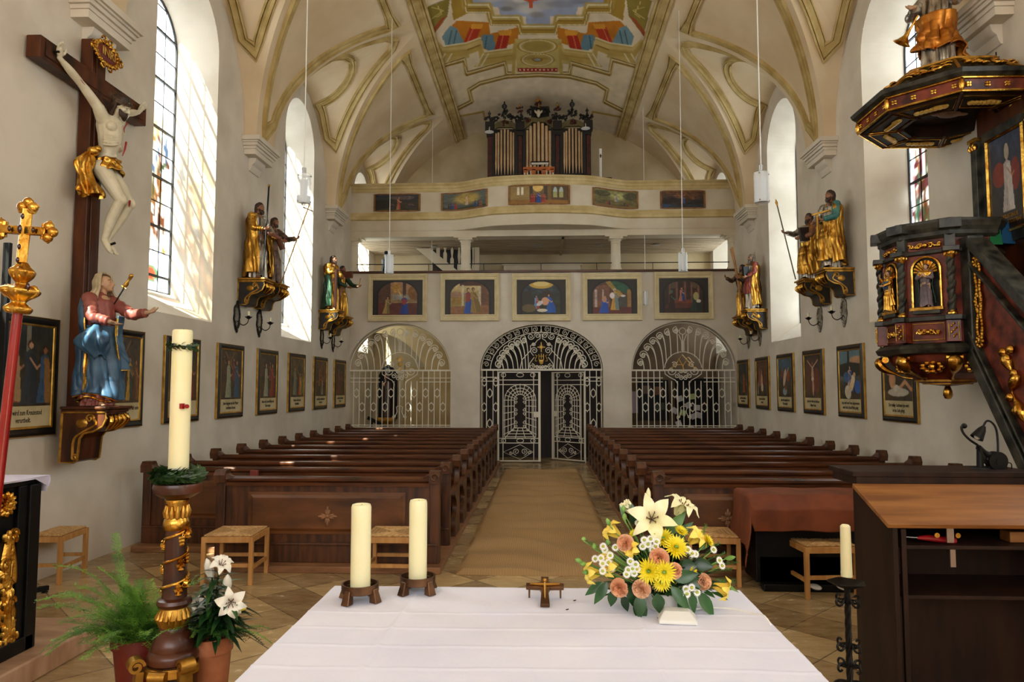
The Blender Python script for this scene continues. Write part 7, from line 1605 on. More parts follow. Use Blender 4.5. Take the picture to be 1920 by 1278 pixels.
# ================================================================ PULPIT
mrb=mat('red_marbled_wood',C(56,15,9),C(126,54,36),rough=.35,scale=7,detail=8,spec=.4); mdk=mat('dark_green_marbled_wood',C(14,16,14),C(66,64,54),rough=.4,scale=9,detail=8,spec=.35)
PC=Vector((4.46,8.0,0)); PR=.60
def octp(R,k,a0=22.5): a=math.radians(a0+45*k); return (R*math.cos(a),R*math.sin(a))
def oct_band(mb,prof,n=8,a0=22.5):
    """prof list of (R,z)"""
    m=len(prof); vs=[]
    for R,z in prof:
        for k in range(n): x,y=octp(R,k,a0); vs.append((x,y,z))
    fs=[(i*n+k,i*n+(k+1)%n,(i+1)*n+(k+1)%n,(i+1)*n+k) for i in range(m-1) for k in range(n)]+[tuple(range(n))[::-1],tuple((m-1)*n+k for k in range(n))]
    mb.add(vs,fs)
t=thing('pulpit','carved red and dark marbled wooden pulpit with gilded niches on the right wall','pulpit',(PC.x,PC.y,1.78))
Z0=1.78; z=lambda v:v-Z0
mb=MB(); oct_band(mb,[(PR*.98,z(2.34)),(PR*.98,z(3.50))]); mb.build('body',mrb,t,0)
mb=MB(); oct_band(mb,[(PR*1.0,z(3.47)),(PR*1.06,z(3.50)),(PR*1.06,z(3.54)),(PR*1.10,z(3.58)),(PR*1.13,z(3.63)),(PR*1.13,z(3.66)),(PR*1.0,z(3.67))]); mb.build('rim_cornice',mdk,t,0)
mb=MB(); oct_band(mb,[(PR*1.0,z(3.31)),(PR*1.04,z(3.32)),(PR*1.04,z(3.35)),(PR*1.0,z(3.36))]); mb.build('dark_string_moulding',mdk,t,0); mb=MB(); oct_band(mb,[(PR*1.0,z(2.60)),(PR*1.08,z(2.61)),(PR*1.08,z(2.65)),(PR*1.0,z(2.66))]); mb.build('dark_string_moulding',mdk,t,0)
mb=MB(); oct_band(mb,[(PR*.9,z(2.25)),(PR*1.12,z(2.27)),(PR*1.16,z(2.32)),(PR*1.08,z(2.36)),(PR*.98,z(2.38))]); mb.build('base_moulding',mdk,t,0)
mb=MB(); oct_band(mb,[(PR*.95,z(2.26)),(PR*.9,z(2.18)),(PR*.72,z(2.06)),(PR*.50,z(1.99)),(PR*.46,z(1.985)),(PR*.46,z(1.965)),(PR*.34,z(1.95)),(PR*.14,z(1.93)),(PR*.05,z(1.925))][::-1]); mb.build('underside',mrb,t,0)
mb=MB(); oct_band(mb,[(PR*.52,z(1.975)),(PR*.52,z(1.995)),(PR*.3,z(2.0))]); oct_band(mb,[(PR*.40,z(1.945)),(PR*.40,z(1.96))]); mb.build('gilded_bottom_ring',gold_d,t,0)
mb=MB(); mb.lathe([(0,-.0),(.03,.01),(.045,.05),(.045,.09),(.03,.13),(.02,.15),(0,.15)],(0,0,z(1.78)),20,None,lambda a,q:1+.08*math.sin(a*8+q*90)); mb.build('pine_cone_finial',gold,t)
# corners: twisted columns; faces: niches. Faces seen: k = 3 (toward -x,+y), 4 (-x), 5 (-x,-y), 6 (-y)
def face(k):
    a=math.radians(22.5+45*k+22.5); n=Vector((math.cos(a),math.sin(a),0)); s=Vector((-math.sin(a),math.cos(a),0)); return n,s,PR*.98*math.cos(PI/8)
for k in range(3,6):
    x,y=octp(PR*1.03,k); n=Vector((x,y,0)).normalized()
    mb=MB(); 
    def twist(a,q): return 1+.22*math.sin(a-q*42)
    mb.lathe([(.030,z(2.70)+i*.55/40) for i in range(41)],(x,y,0),16,None,twist); 
    mb.tube([(x+.018*math.cos(q*42/1),y+.018*math.sin(q*42),z(2.70)+q) for q in [i*.55/60 for i in range(61)]],.029,10); mb.build('twisted_column',mdk,t)
    mb=MB(); mb.lathe([(.05,0),(.05,.015),(.035,.03),(.032,.04)],(x,y,z(2.665)),16); mb.build('gilded_column_base',gold,t); mb=MB(); mb.lathe([(.03,0),(.04,.02),(.055,.06),(.06,.075),(.05,.08)],(x,y,z(3.235)),12,None,lambda a,q:1+.12*math.sin(a*6)); 
    for j in range(8): a=2*PI*j/8; mb.sphere((x+.05*math.cos(a),y+.05*math.sin(a),z(3.29)),(.014,.014,.022),6,5)
    mb.build('gilded_column_capital',gold,t)
    mb=MB(); a_=math.atan2(n.y,n.x); 
    for zz0,zz1,mm in ((2.38,2.60,'p'),): mb.obox((x,y,z((zz0+zz1)/2)),(.10,.13,zz1-zz0),Matrix.Rotation(a_,3,'Z')); 
    mb.obox((x*.93,y*.93,z(3.0)),(.04,.06,1.2),Matrix.Rotation(a_,3,'Z')); mb.build('corner_pedestal',mrb,t,0,bevel=.004); mb=MB(); mb.obox((x*.95,y*.95,z(3.46)),(.06,.1,.36),Matrix.Rotation(a_,3,'Z')); mb.obox((x*1.03,y*1.03,z(3.6)),(.14,.2,.10),Matrix.Rotation(a_,3,'Z')); mb.obox((x*1.02,y*1.02,z(3.34)),(.12,.15,.05),Matrix.Rotation(a_,3,'Z')); mb.build('corner_entablature',mdk,t,0,bevel=.004); mb=MB(); mb.obox((x*1.02,y*1.02,z(2.63)),(.12,.15,.05),Matrix.Rotation(a_,3,'Z')); mb.build('pedestal_cap',mdk,t,0,bevel=.004)
    # gold panel on pedestal
    mb=MB(); c=Vector((x,y,0))+n*.055; s=Vector((-n.y,n.x,0))
    for j in range(7): mb.sphere(c+s*(.022*math.sin(j*2.1))+Vector((0,0,z(2.43)+j*.022)),(.014,.014,.014),6,5)
    for sg in (-1,1): mb.tube([c+s*(sg*.045)+Vector((0,0,z(2.41))),c+s*(sg*.045)+Vector((0,0,z(2.58)))],.005,5)
    mb.build('gilded_pedestal_ornament',gold,t)
    # volute under the corner
    mb=MB(); P=[n*(PR*q_[0])+Vector((0,0,z(q_[1]))) for q_ in ((1.0,2.22),(1.10,2.19),(1.02,2.12),(.86,2.07),(.72,2.03),(.56,2.01))]; mb.tube(smooth_path(P,5),[.03+.022*math.sin(i*.24) for i in range(26)],10,sq=1.3); mb.tube([P[0]+Vector((0,0,-.0))+s*q for q in (-.075,.075)],.035,12); mb.build('gilded_volute',gold,t)
for k in range(3,7):
    n,s,d=face(k); 
    if k>=5: 
        # plain marbled side beside the stair with gilt leaf pendant below
        mb=MB(); 
        for j in range(8): a=2*PI*j/8; mb.sphere(n*(PR*.86)+s*.085*math.cos(a)+Vector((0,0,z(2.13)+.05*math.sin(a))),(.035,.03,.03),7,5)
        mb.build('gilded_leaf_spray',gold,t); continue
    P0=lambda a,b_,c=0: n*(d+c)+s*a+Vector((0,0,z(b_)))
    # niche recess (dark back, arched gilt frame, shell, sill)
    mb=MB(); pts=[P0(-.125,2.76,.008),P0(.125,2.76,.008)]+[P0(.125*math.cos(a),3.15+.125*math.sin(a),.008) for a in [PI*i/14 for i in range(15)]]
    mb.add(pts,[tuple(range(len(pts)))]); mb.build('niche_back',black,t,0)
    mb=MB(); fr_=[P0(-.135,2.74,.02)]+[P0(-.135*math.cos(a),3.15+.135*math.sin(a),.02) for a in [PI*i/18 for i in range(19)]]+[P0(.135,2.74,.02)]; mb.tube(fr_,.014,8); mb.build('gilded_niche_frame',gold,t)
    mb=MB(); mb.obox(P0(0,2.735,.03),(.07,.32,.035),Matrix.Rotation(math.atan2(n.y,n.x),3,'Z')); mb.build('niche_sill',gold_d,t,0,bevel=.004); mb=MB(); mb.obox(P0(0,2.70,.02),(.09,.26,.04),Matrix.Rotation(math.atan2(n.y,n.x),3,'Z')); mb.build('niche_console',mdk,t,0,bevel=.006)
    mb=MB(); 
    for j in range(11):
        a=PI*j/10; mb.tube([P0(0,3.11,.02),P0(.06*math.cos(a),3.12+.06*math.sin(a),.035),P0(.112*math.cos(a),3.13+.118*math.sin(a),.03)],[.006,.012,.016],7)
    mb.build('gilded_shell',gold,t)
    def arab(zc,w,h,nm,seed):
        mb=MB(); rr=random.Random(seed)
        for sg in (-1,1):
            mb.tube(smooth_path([P0(0,zc,.02),P0(sg*w*.3,zc+h*.4,.025),P0(sg*w*.6,zc-h*.3,.025),P0(sg*w*.9,zc+h*.2,.02)],5),.010,7)
            for q in (.35,.75): mb.tube([P0(sg*w*q+a_,zc+b_,.025) for a_,b_ in spiral((0,0),h*.42,.006,q*5,q*5+sg*6,12)],.007,6)
            for j in range(5): mb.sphere(P0(sg*w*rr.uniform(.15,.95),zc+h*rr.uniform(-.5,.5),.022),(.018,.018,.014),6,5)
        mb.sphere(P0(0,zc,.025),(.03,.03,.028),10,7); mb.build(nm,gold,t)
    arab(3.41,.17,.05,'gilded_frieze_scroll',k); arab(2.49,.12,.06,'gilded_panel_scroll',k+10)
    mb=MB(); q=[P0(-.15,2.41,.01),P0(.15,2.41,.01),P0(.15,2.58,.01),P0(-.15,2.58,.01)]; mb.tube(q,.006,6,True); mb.build('gilded_panel_frame',gold_d,t)
    mb=MB()
    for j in range(9): a=2*PI*j/9; mb.sphere(n*(PR*.80)+s*.09*math.cos(a)+Vector((0,0,z(2.13)+.05*math.sin(a))),(.035,.035,.028),7,5)
    mb.sphere(n*(PR*.82)+Vector((0,0,z(2.13))),.04,8,6); mb.build('gilded_leaf_spray',gold,t)
purple=mat('purple_grey_robe',C(74,60,64),C(120,104,108),rough=.45,scale=6)
for k,lab,o in ((4,'small carved figure in purple grey robe and green cloak in the front pulpit niche',dict(arms=[((-.11,0,.80),(-.15,-.05,.66),(-.03,-.14,.70),(.5,-.3,.6),(.5,0,.5),.6,1),((.11,0,.80),(.15,-.05,.66),(.04,-.14,.68),(-.5,-.3,.6),(-.5,0,.5),.6,-1)],sleeves=[purple,purple],robe=purple,cloaks=[(gr,0,PI,.05,.8,.04,.05),(gold,.9*PI,1.9*PI,.70,.84,.03,.04)],hair='short',seed=11)),
    (3,'small carved gold robed figure with a child in the left pulpit niche',dict(arms=[((-.11,0,.80),(-.15,-.05,.66),(-.12,-.16,.84),(.3,-.3,.8),(.5,0,.5),.6,1),((.11,0,.80),(.15,-.05,.66),(.08,-.18,.60),(-.3,-.8,0),(-.5,0,.5),.6,-1)],sleeves=[gold,gold],robe=gold,cloaks=[(blue,.9*PI,1.8*PI,.55,.72,.03,.06),(gold,-.1*PI,1.1*PI,.1,.8,.04,.05)],hair='long',seed=12))):
    n,s,d=face(k); c=PC+n*(d+.05)+Vector((0,0,2.753)); figure('niche_statuette',lab,'statuette',c,math.atan2(n.y,n.x)+PI/2,.46,o,None)
# folders on the pulpit ledge
mb=MB(); mb.obox((0,0,.13),(.22,.012,.26),rot('X',-12)@rot('Y',4)); o=mb.build('blue_folder',mat('blue_plastic',C(24,78,120),rough=.4),None,0); o.location=(4.84,7.52,3.40); tag(o,'blue folder standing behind the pulpit stair rail','folder')
mb=MB(); mb.obox((0,0,.11),(.12,.010,.22),rot('X',-10)); o=mb.build('green_folder',mat('green_plastic',C(20,110,62),rough=.4),None,0); o.location=(4.70,7.46,3.38); tag(o,'green folder beside the blue one at the pulpit stair','folder')
# stair parapet
t=thing('pulpit_stair','sloping marbled stair parapet with gilded garlands rising to the pulpit','staircase',(4.4,7.0,0)); XQ=4.42
def SP(px,py): p=oX(XQ,px,py); return (p.y-7.0,p.z)
A=SP(1828,452);B_=SP(1925,560);D_=SP(1925,868);E_=SP(1832,660); sl=(B_[1]-A[1])/(B_[0]-A[0]); sl2=(D_[1]-E_[1])/(D_[0]-E_[0])
ye=-1.15; top=[A,(ye,A[1]+sl*(ye-A[0]))]; bot=[E_,(ye,max(.0,E_[1]+sl2*(ye-E_[0])))]
mb=MB(); mb.prism([top[0],top[1],bot[1],bot[0]],.0,.08,'x'); mb.build('red_panel',mrb,t,0)
def edge(a,b_,w_,name,m): 
    mb=MB(); d=Vector((0,b_[0]-a[0],b_[1]-a[1])); L=d.length; mb.obox(Vector((.03,(a[0]+b_[0])/2,(a[1]+b_[1])/2)),(.20,L,w_),Matrix.Rotation(math.atan2(d.z,d.y),3,'X')); mb.build(name,m,t,0,bevel=.01)
edge(top[0],top[1],.09,'hand_rail',mdk); edge(bot[0],bot[1],.12,'bottom_string',mdk)
off=.22
edge((top[0][0],top[0][1]-off),(top[1][0],top[1][1]-off),.03,'inner_moulding',mdk); edge((bot[0][0],bot[0][1]+.2),(bot[1][0],bot[1][1]+.2),.03,'inner_moulding',mdk)
mb=MB(); mb.box(-.06,.10,A[0]-.02,A[0]+.14,E_[1]+.02,A[1]+.06); mb.build('upper_post',mdk,t,0,bevel=.01); 
mb=MB(); rr=random.Random(2); yA=SP(1843,560)[0]; zt,zb=SP(1838,490)[1],SP(1845,640)[1]
for i in range(26):
    q=i/25; w_=.03+.035*abs(math.sin(q*PI*3)); zz=zt+(zb-zt)*q; 
    for sg in (-1,1): mb.sphere((-.025,yA+sg*w_*.6,zz+rr.uniform(-.01,.01)),(.018,.024,.028),7,5)
for zz in (zt,(zt+zb)/2,zb): 
    for j in range(8): a=2*PI*j/8; mb.sphere((-.03,yA+.05*math.cos(a),zz+.05*math.sin(a)),(.02,.024,.02),7,5)
mb.build('gilded_garland',gold,t)
mb=MB(); pts=smooth_path([Vector((-.02,)+SP(*q)) for q in ((1893,665),(1902,690),(1915,705),(1905,730),(1918,760),(1930,790))],6)
mb.tube(pts,[.03+.025*math.sin(i*.55) for i in range(len(pts))],10)
for c in ((1890,660),(1905,655),(1898,672),(1912,700),(1904,745),(1916,770)): q=SP(*c); mb.sphere((-.035,q[0],q[1]),(.03,.045,.045),8,6)
mb.build('gilded_garland',gold,t)
for i in range(6):
    f=(i+.5)/6; mb=MB(); y=top[0][0]+(ye-top[0][0])*f; zc__=bot[0][1]+(bot[1][1]-bot[0][1])*f+.25; mb.box(.08,.5,y-.12,y+.12,zc__-.04,zc__); mb.build('stair_tread',mrb,t,0)
# back panel with painting between body and canopy
t=thing('pulpit_back_panel','dark painted panel with gilt frame and bishop picture between pulpit and canopy','panel',(4.97,7.62,3.45)); s=-1
def WP(px,py): p=oX(4.93,px,py); return p.y-7.62,p.z-3.45
mb=MB(); mb.box(-.05,.02,-1.05,.42,-1.3,1.55); mb.build('dark_wainscot',wood_c,t,0)
a=WP(1858,250);b_=WP(1905,405); y1,y0=a[0],-.34; zt,zb=1.12,.12
mb=MB(); mb.box(-.07,-.05,y0-.16,y1+.16,zb-.14,zt+.14); mb.build('dark_border',mdk,t,0)
loop=[(-.07,y1+.02,zb-.02),(-.07,y0-.02,zb-.02),(-.07,y0-.02,zt+.02),(-.07,y1+.02,zt+.02)]
mb=MB(); mb.sweep([Vector(p) for p in loop],Vector((-1,0,0)),[(-.022,0),(-.022,.02),(.0,.032),(.022,.02),(.022,0)],True); mb.build('gilded_frame',gold,t,30)
P=Paint(60,90,(40,34,34)); P.grad((50,60,84),(30,26,24),0,.8); P.noise(.3,7); P.ell(.3,.4,.2,.14,(120,44,30)); P.ell(.78,.45,.14,.18,(110,36,28)); P.person(.55,.82,.66,(160,150,144),(160,120,90),(176,170,164),w=.17,hair=(120,110,100)); P.ell(.55,.18,.07,.09,(150,140,120)); P.poly([(0,.82),(1,.82),(1,1),(0,1)],(34,26,22)); P.noise(.08,16)
painted('canvas',P,lambda u,v:(-.078,y1+(y0-y1)*u,zt+(zb-zt)*v),canvas_m,t)
text('S. AUGUSTINUS\nDOCTOR ECCLESIAE.',.062,gold_d,t,Vector((-.081,(y0+y1)/2,zb+.10)),Matrix(((0,0,-1),(-1,0,0),(0,1,0))),'gilt_inscription',.001,sx=.78)
for y,nm in ((y1+.20,0),(y0-.20,1)):
    mb=MB(); mb.box(-.12,-.05,y-.05,y+.05,-.05,1.22); mb.build('side_pilaster',mdk,t,0,bevel=.006)
    mb=MB(); mb.box(-.14,-.05,y-.07,y+.07,1.2,1.24)
    for j in range(5): mb.sphere((-.12,y+(j-2)*.024,1.14+.02*(j%2)),(.03,.018,.04),7,5)
    mb.build('gilded_capital',gold,t,30); mb=MB(); mb.box(-.14,-.05,y-.07,y+.07,-.09,-.04); mb.build('gilded_pilaster_base',gold,t,30)
# canopy ------------------------------------------------------------------
KC=Vector((4.60,8.0,4.60)); t=thing('pulpit_canopy','octagonal dark and red sounding board with gilded ornaments above the pulpit','canopy',KC); R=.94; Kz=.30
mb=MB(); oct_band(mb,[(R*.97,Kz+.0),(R*.97,Kz+.13)]); mb.f=mb.f[:-2]; mb.mi=mb.mi[:-2]; mb.build('red_frieze',mrb,t,0)
mb=MB(); oct_band(mb,[(R*.98,Kz+.14),(R*1.05,Kz+.17),(R*1.07,Kz+.21),(R*1.0,Kz+.235),(R*.9,Kz+.25),(R*.7,Kz+.37),(R*.55,Kz+.47),(R*.52,Kz+.48)]); mb.f=mb.f[:-2]; mb.mi=mb.mi[:-2]; mb.build('dark_roof',mdk,t,0)
for zz,rr_ in ((Kz-.005,.985),(Kz+.135,.985)):
    mb=MB(); pts=[Vector(octp(R*rr_,k)+(zz,)) for k in range(8)]
    mb.tube(pts,.014,8,True); mb.build('gilded_bead',gold,t)
mb=MB(); 
vs=[];n8=8
for (r_,zz) in ((.975,Kz),(.93,Kz-.02),(.5,Kz-.03),(.46,Kz+.10),(.0,Kz+.12)):
    for k in range(8): x,y=octp(R*max(r_,.01),k); vs.append((x,y,zz))
mb.add(vs,[(i*8+k,(i+1)*8+k,(i+1)*8+(k+1)%8,i*8+(k+1)%8) for i in range(4) for k in range(8)]); mb.build('coffered_soffit',mat('soffit_dark_wood',C(20,10,6),C(48,26,16),rough=.65,scale=5,spec=.2),t,0)
for k in range(8):
    a0=Vector(octp(R*.90,k)+(Kz-.024,)); a1=Vector(octp(R*.90,k+1)+(Kz-.024,)); b0=Vector(octp(R*.54,k)+(Kz-.034,)); b1=Vector(octp(R*.54,k+1)+(Kz-.034,))
    g=lambda p,c,f:p+(c-p)*f; c=(a0+a1+b0+b1)/4; q=[g(p,c,.12) for p in (a0,a1,b1,b0)]
    mb=MB(); mb.tube(q,.009,6,True); mb.build('gilded_coffer_frame',gold,t)
    mb=MB(); mb.tube([Vector(octp(R*.96,k)+(Kz-.012,)),Vector(octp(R*.48,k)+(Kz-.034,))],.016,6); mb.build('soffit_rib',wood_c,t)
    mb=MB(); e=(a1-a0).normalized(); rr=random.Random(k)
    for j in range(-3,4): mb.sphere(c+e*(j*.045)+Vector((0,0,-.012)),(.032,.045,.02),7,5); 
    mb.tube(smooth_path([c-e*.16,c-e*.06+(b0-a0).normalized()*.03,c+e*.06-(b0-a0).normalized()*.03,c+e*.16],4),.010,6); mb.build('gilded_coffer_ornament',giltp,t)
    aa=math.radians(22.5+45*k+22.5); nn=Vector((math.cos(aa),math.sin(aa),0)); ss=Vector((-nn.y,nn.x,0)); dd=R*.97*math.cos(PI/8)
    for j in (-1.5,-.5,.5,1.5):
        mb=MB(); c2=nn*(dd+.008)+ss*(j*.19)+Vector((0,0,Kz+.065))
        for b__ in range(4): a=PI/4+b__*PI/2; mb.sphere(c2+ss*.018*math.cos(a)+Vector((0,0,.018*math.sin(a))),(.015,.015,.015),6,5)
        mb.build('gilded_quatrefoil',gold,t)
    mb=MB(); x,y=octp(R*.985,k); mb.sphere((x,y,Kz+.065),(.03,.03,.075),8,6); mb.build('gilded_corner_leaf',gold,t)
    mb=MB(); a=Vector(octp(R*.90,k)+(Kz+.255,)); b_=Vector(octp(R*.57,k)+(Kz+.475,)); mb.tube([a,b_],.018,6); mb.build('roof_rib',gold_d,t)
    if k in (3,4,5,6):
        mb=MB(); rr=random.Random(k+40); c3=nn*(R*.74)+Vector((0,0,Kz+.355)); dn=(nn*.52+Vector((0,0,-.4))).normalized()
        for j in range(16): mb.sphere(c3+ss*rr.uniform(-.2,.2)+dn*rr.uniform(-.09,.09)+Vector((0,0,.012)),(.045,.045,.018),7,5)
        for sg in (-1,1): mb.tube([c3+ss*(sg*(.1+u_))+dn*v_+Vector((0,0,.02)) for u_,v_ in spiral((0,0),.07,.015,0,sg*7,16)],.014,7)
        mb.build('gilded_roof_scrollwork',gold,t)
mb=MB(); oct_band(mb,[(R*.56,Kz+.47),(R*.60,Kz+.49),(R*.60,Kz+.51),(R*.5,Kz+.52)]); oct_band(mb,[(R*.34,Kz+.52),(R*.34,Kz+.56),(R*.38,Kz+.57),(R*.38,Kz+.59)]); mb.build('top_platform',gold_d,t,0)
mb=MB(); mb.sphere((.0,.0,Kz+.08),(.13,.09,.03),12,8)
for sg in (-1,1): mb.sphere((sg*.12,0,Kz+.08),(.09,.04,.015),10,6)
mb.build('carved_dove',mat('worn_pinkish_carving',C(120,90,80),C(160,130,116),rough=.5,scale=8),t,label='carved dove in the centre coffer')
amber=mat('amber_gold_cloak',C(150,84,20),C(206,134,48),rough=.35,metal=.7,scale=7,bump=.2)
def trumpet(t,H):
    mb=MB(); a=Vector((-.06,-.20,.62))*H; b_=Vector((-.19,-.22,.42))*H; mb.tube([a,a+(b_-a)*.5,a+(b_-a)*.75,a+(b_-a)*.92,b_],[.008*H,.012*H,.022*H,.05*H,.075*H],20,cap=False); mb.build('trumpet',gold,t)
figure('canopy_angel','carved figure in gold and silver robes with trumpet standing on the pulpit canopy','statue',(4.42,7.86,5.19),math.radians(-50),1.32,dict(arms=[((-.11,0,.80),(-.17,-.08,.68),(-.08,-.20,.70),(-.5,-.6,-.2),(.5,0,.5),.8,1),((.11,0,.80),(.18,-.06,.70),(.16,-.18,.80),(0,-.5,.8),(-.5,0,.5),.5,-1)],sleeves=[silver,silver],robe=silv_c,amp=.10,hemr=.13,
  cloaks=[(amber,-.9*PI,1.1*PI,.34,.64,.035,.12),(amber,.1*PI,.9*PI,.12,.40,.06,.16)],hair='long',seed=21,extra=[trumpet]))
mb=MB(); c=oX(4.9,1868,108); mb.tube([c+Vector((0,0,-.1)),c+Vector((0,0,.06))],.008,6); mb.tube([c+Vector((-.05,-.03,0)),c+Vector((.05,.03,.02))],.006,6); mb.tube([c+Vector((0,0,-.1)),c+Vector((.15,0,-.15))],.008,6); tag(mb.build('iron_hook',iron),'small dark iron fixing behind the top of the canopy','hook')
# ================================================================ PASCHAL CANDLE STAND
Yq=2.95; b0=oY(Yq,334,900); X0=b0.x; zd=b0.z
t=thing('paschal_stand','turned wooden paschal candle column with gilded vine spiral and scroll base','candle stand',(X0,Yq,0))
pw=mat('reddish_turned_wood',C(48,22,12),C(84,42,24),rough=.3,scale=6)
zz=lambda py: oY(Yq,334,py).z; u_=Yq/1330
def RZ(l): return [(w/2*u_,zz(py)) for w,py in l][::-1]
mb=MB(); mb.lathe(RZ([(0,903),(84,905),(88,912),(84,922),(60,930),(36,935),(34,944),(0,945)]),(0,0,0),40); mb.build('drip_dish',pw,t)
mb=MB(); mb.lathe(RZ([(0,934),(44,935),(44,940),(38,945),(36,958),(38,968),(44,972),(48,980),(46,988),(40,992),(0,993)]),(0,0,0),36); mb.build('gilded_collar',gold,t)
mb=MB()
for j in range(12):
    a=2*PI*j/12; p=Vector((.019*2*math.cos(a)*1.05,.038*math.sin(a)*1.05,zz(958))); mb.tube([p+Vector((0,0,-.022)),p+Vector((0,0,.0))+Vector((math.cos(a),math.sin(a),0))*.004,p+Vector((math.cos(a),math.sin(a),0))*.003+Vector((0,0,.026))],[.011,.012,.003],8)
mb.build('gilded_petal_ring',gold_d,t)
mb=MB(); mb.lathe(RZ([(36,990),(38,1000),(40,1060),(44,1118),(46,1122)]),(0,0,0),36); mb.build('shaft',pw,t)
mb=MB(); r=.046; ztop,zbt=zz(994),zz(1120); sp=[]
def rs(z): return (.0395+(.0485-.0395)*(ztop-z)/(ztop-zbt))
for i in range(121): f=i/120; z=ztop+(zbt-ztop)*f; a=-.4-2*PI*2.8*f; q=rs(z)+.004; sp.append((q*math.cos(a),q*math.sin(a),z))
mb.tube(sp,.0062,8)
rr=random.Random(6)
for i in range(11):
    f=(i+.5)/11; z=ztop+(zbt-ztop)*f; a=-.4-2*PI*2.8*f+1.3+(i%2)*.9; q=rs(z)+.004
    def PP(da,dz,dr=0): return Vector(((q+dr)*math.cos(a+da),(q+dr)*math.sin(a+da),z+dz))
    if i%3==1:
        for g in range(9): mb.sphere(PP((g%3-1)*.14*(1-g//3*.3),.012-.009*(g//3)*1.5),(.0085,.0085,.0085),6,5)
        mb.tube([PP(0,.012),PP(.1,.03),PP(.25,.04)],.003,5)
    else:
        for da,dz in ((-.28,.004),(.28,.004),(0,.016),(0,-.012)): mb.tube([PP(0,0),PP(da*.6,dz*1.2,.003),PP(da*1.1,dz*1.9)],[.004,.014,.003],8)
    mb.tube([PP(.45+.16*math.cos(w),.02+.008*math.sin(w)*(1)) for w in [j*.6 for j in range(9)]],.003,5)
mb.build('gilded_vine',gold,t)
mb=MB(); mb.lathe(RZ([(46,1118),(58,1122),(62,1128),(56,1134),(44,1138)]),(0,0,0),36); mb.build('lower_ring',pw,t)
mb=MB(); mb.lathe(RZ([(44,1136),(54,1146),(58,1158),(52,1168),(44,1174)]),(0,0,0),36); 
for j in range(16):
    a=2*PI*j/16; R_=.062; mb.tube([(.050*math.cos(a),.050*math.sin(a),zz(1140)),(R_*math.cos(a),R_*math.sin(a),zz(1155)),(.051*math.cos(a),.051*math.sin(a),zz(1171))],[.005,.0125,.005],8)
mb.build('gilded_gadroon_cup',gold_d,t)
mb=MB(); mb.lathe(RZ([(44,1170),(50,1175),(50,1182),(60,1188),(70,1198),(76,1208),(74,1214),(84,1218),(90,1226),(86,1236),(0,1237)]),(0,0,0),40); mb.build('turned_base',pw,t)
zq=zz(1238); 
mb=MB(); mb.lathe([(.105,.25),(.10,.4),(.095,zq-.02),(.098,zq)],(0,0,0),8); mb.build('hexagonal_plinth',wood_c,t,20)
mb=MB(); mb.lathe([(.106,zq-.045),(.112,zq-.04),(.112,zq-.012),(.106,zq-.005)],(0,0,0),8); mb.build('gilded_band',gold_d,t,20)
for j in range(4):
    a=-PI/2+j*PI/2+.0; d=Vector((math.cos(a),math.sin(a),0)); s_=Vector((-d.y,d.x,0))
    if j==0:
        mb=MB(); mb.obox(d*.112+Vector((0,0,zq-.13)),(.014,.055,.16),Matrix.Rotation(a,3,'Z')); mb.tube([d*.112+s_*-.034+Vector((0,0,zq-.025)),d*.112+s_*.034+Vector((0,0,zq-.025))],.022,14); mb.build('gilded_key_block',gold_d,t,30); continue
for a in (-PI/2+.85,-PI/2-.85,PI/2+.85,PI/2-.85):
    d=Vector((math.cos(a),math.sin(a),0)); s_=Vector((-d.y,d.x,0)); mb=MB()
    P=smooth_path([d*.125+Vector((0,0,zq-.01)),d*.132+Vector((0,0,zq-.10)),d*.135+Vector((0,0,zq-.22)),d*.17+Vector((0,0,zq-.34)),d*.25+Vector((0,0,zq-.42)),d*.27+Vector((0,0,zq-.52))],6)
    mb.sweep(P,s_,[(-.014,-.026),(.014,-.026),(.014,.026),(-.014,.026)]); c=d*.140+Vector((0,0,zq+.012))
    mb.sweep([c+d*x+Vector((0,0,z_)) for x,z_ in spiral((0,0),.030,.007,PI,PI-9,24)],s_,[(-.006,-.028),(.006,-.028),(.006,.028),(-.006,.028)])
    mb.build('scroll_bracket',gold_d,t,40)
for a in (-PI/2+.42,-PI/2-.42,):
    d=Vector((math.cos(a),math.sin(a),0)); mb=MB(); c=d*.112+Vector((0,0,zq-.13)); s_=Vector((-d.y,d.x,0))
    for k_ in range(4): q=k_*PI/2+PI/2; mb.tube([c,c+s_*.014*math.cos(q)+Vector((0,0,.03*math.sin(q))),c+s_*.024*math.cos(q)+Vector((0,0,.055*math.sin(q)))],[.006,.013,.004],8)
    mb.build('gilded_lozenge',gold_d,t)
mb=MB(); oct_band(mb,[(.30,0),(.30,.06),(.26,.08),(.2,.1),(.12,.26)],8); mb.build('stepped_foot',wood_c,t,0)
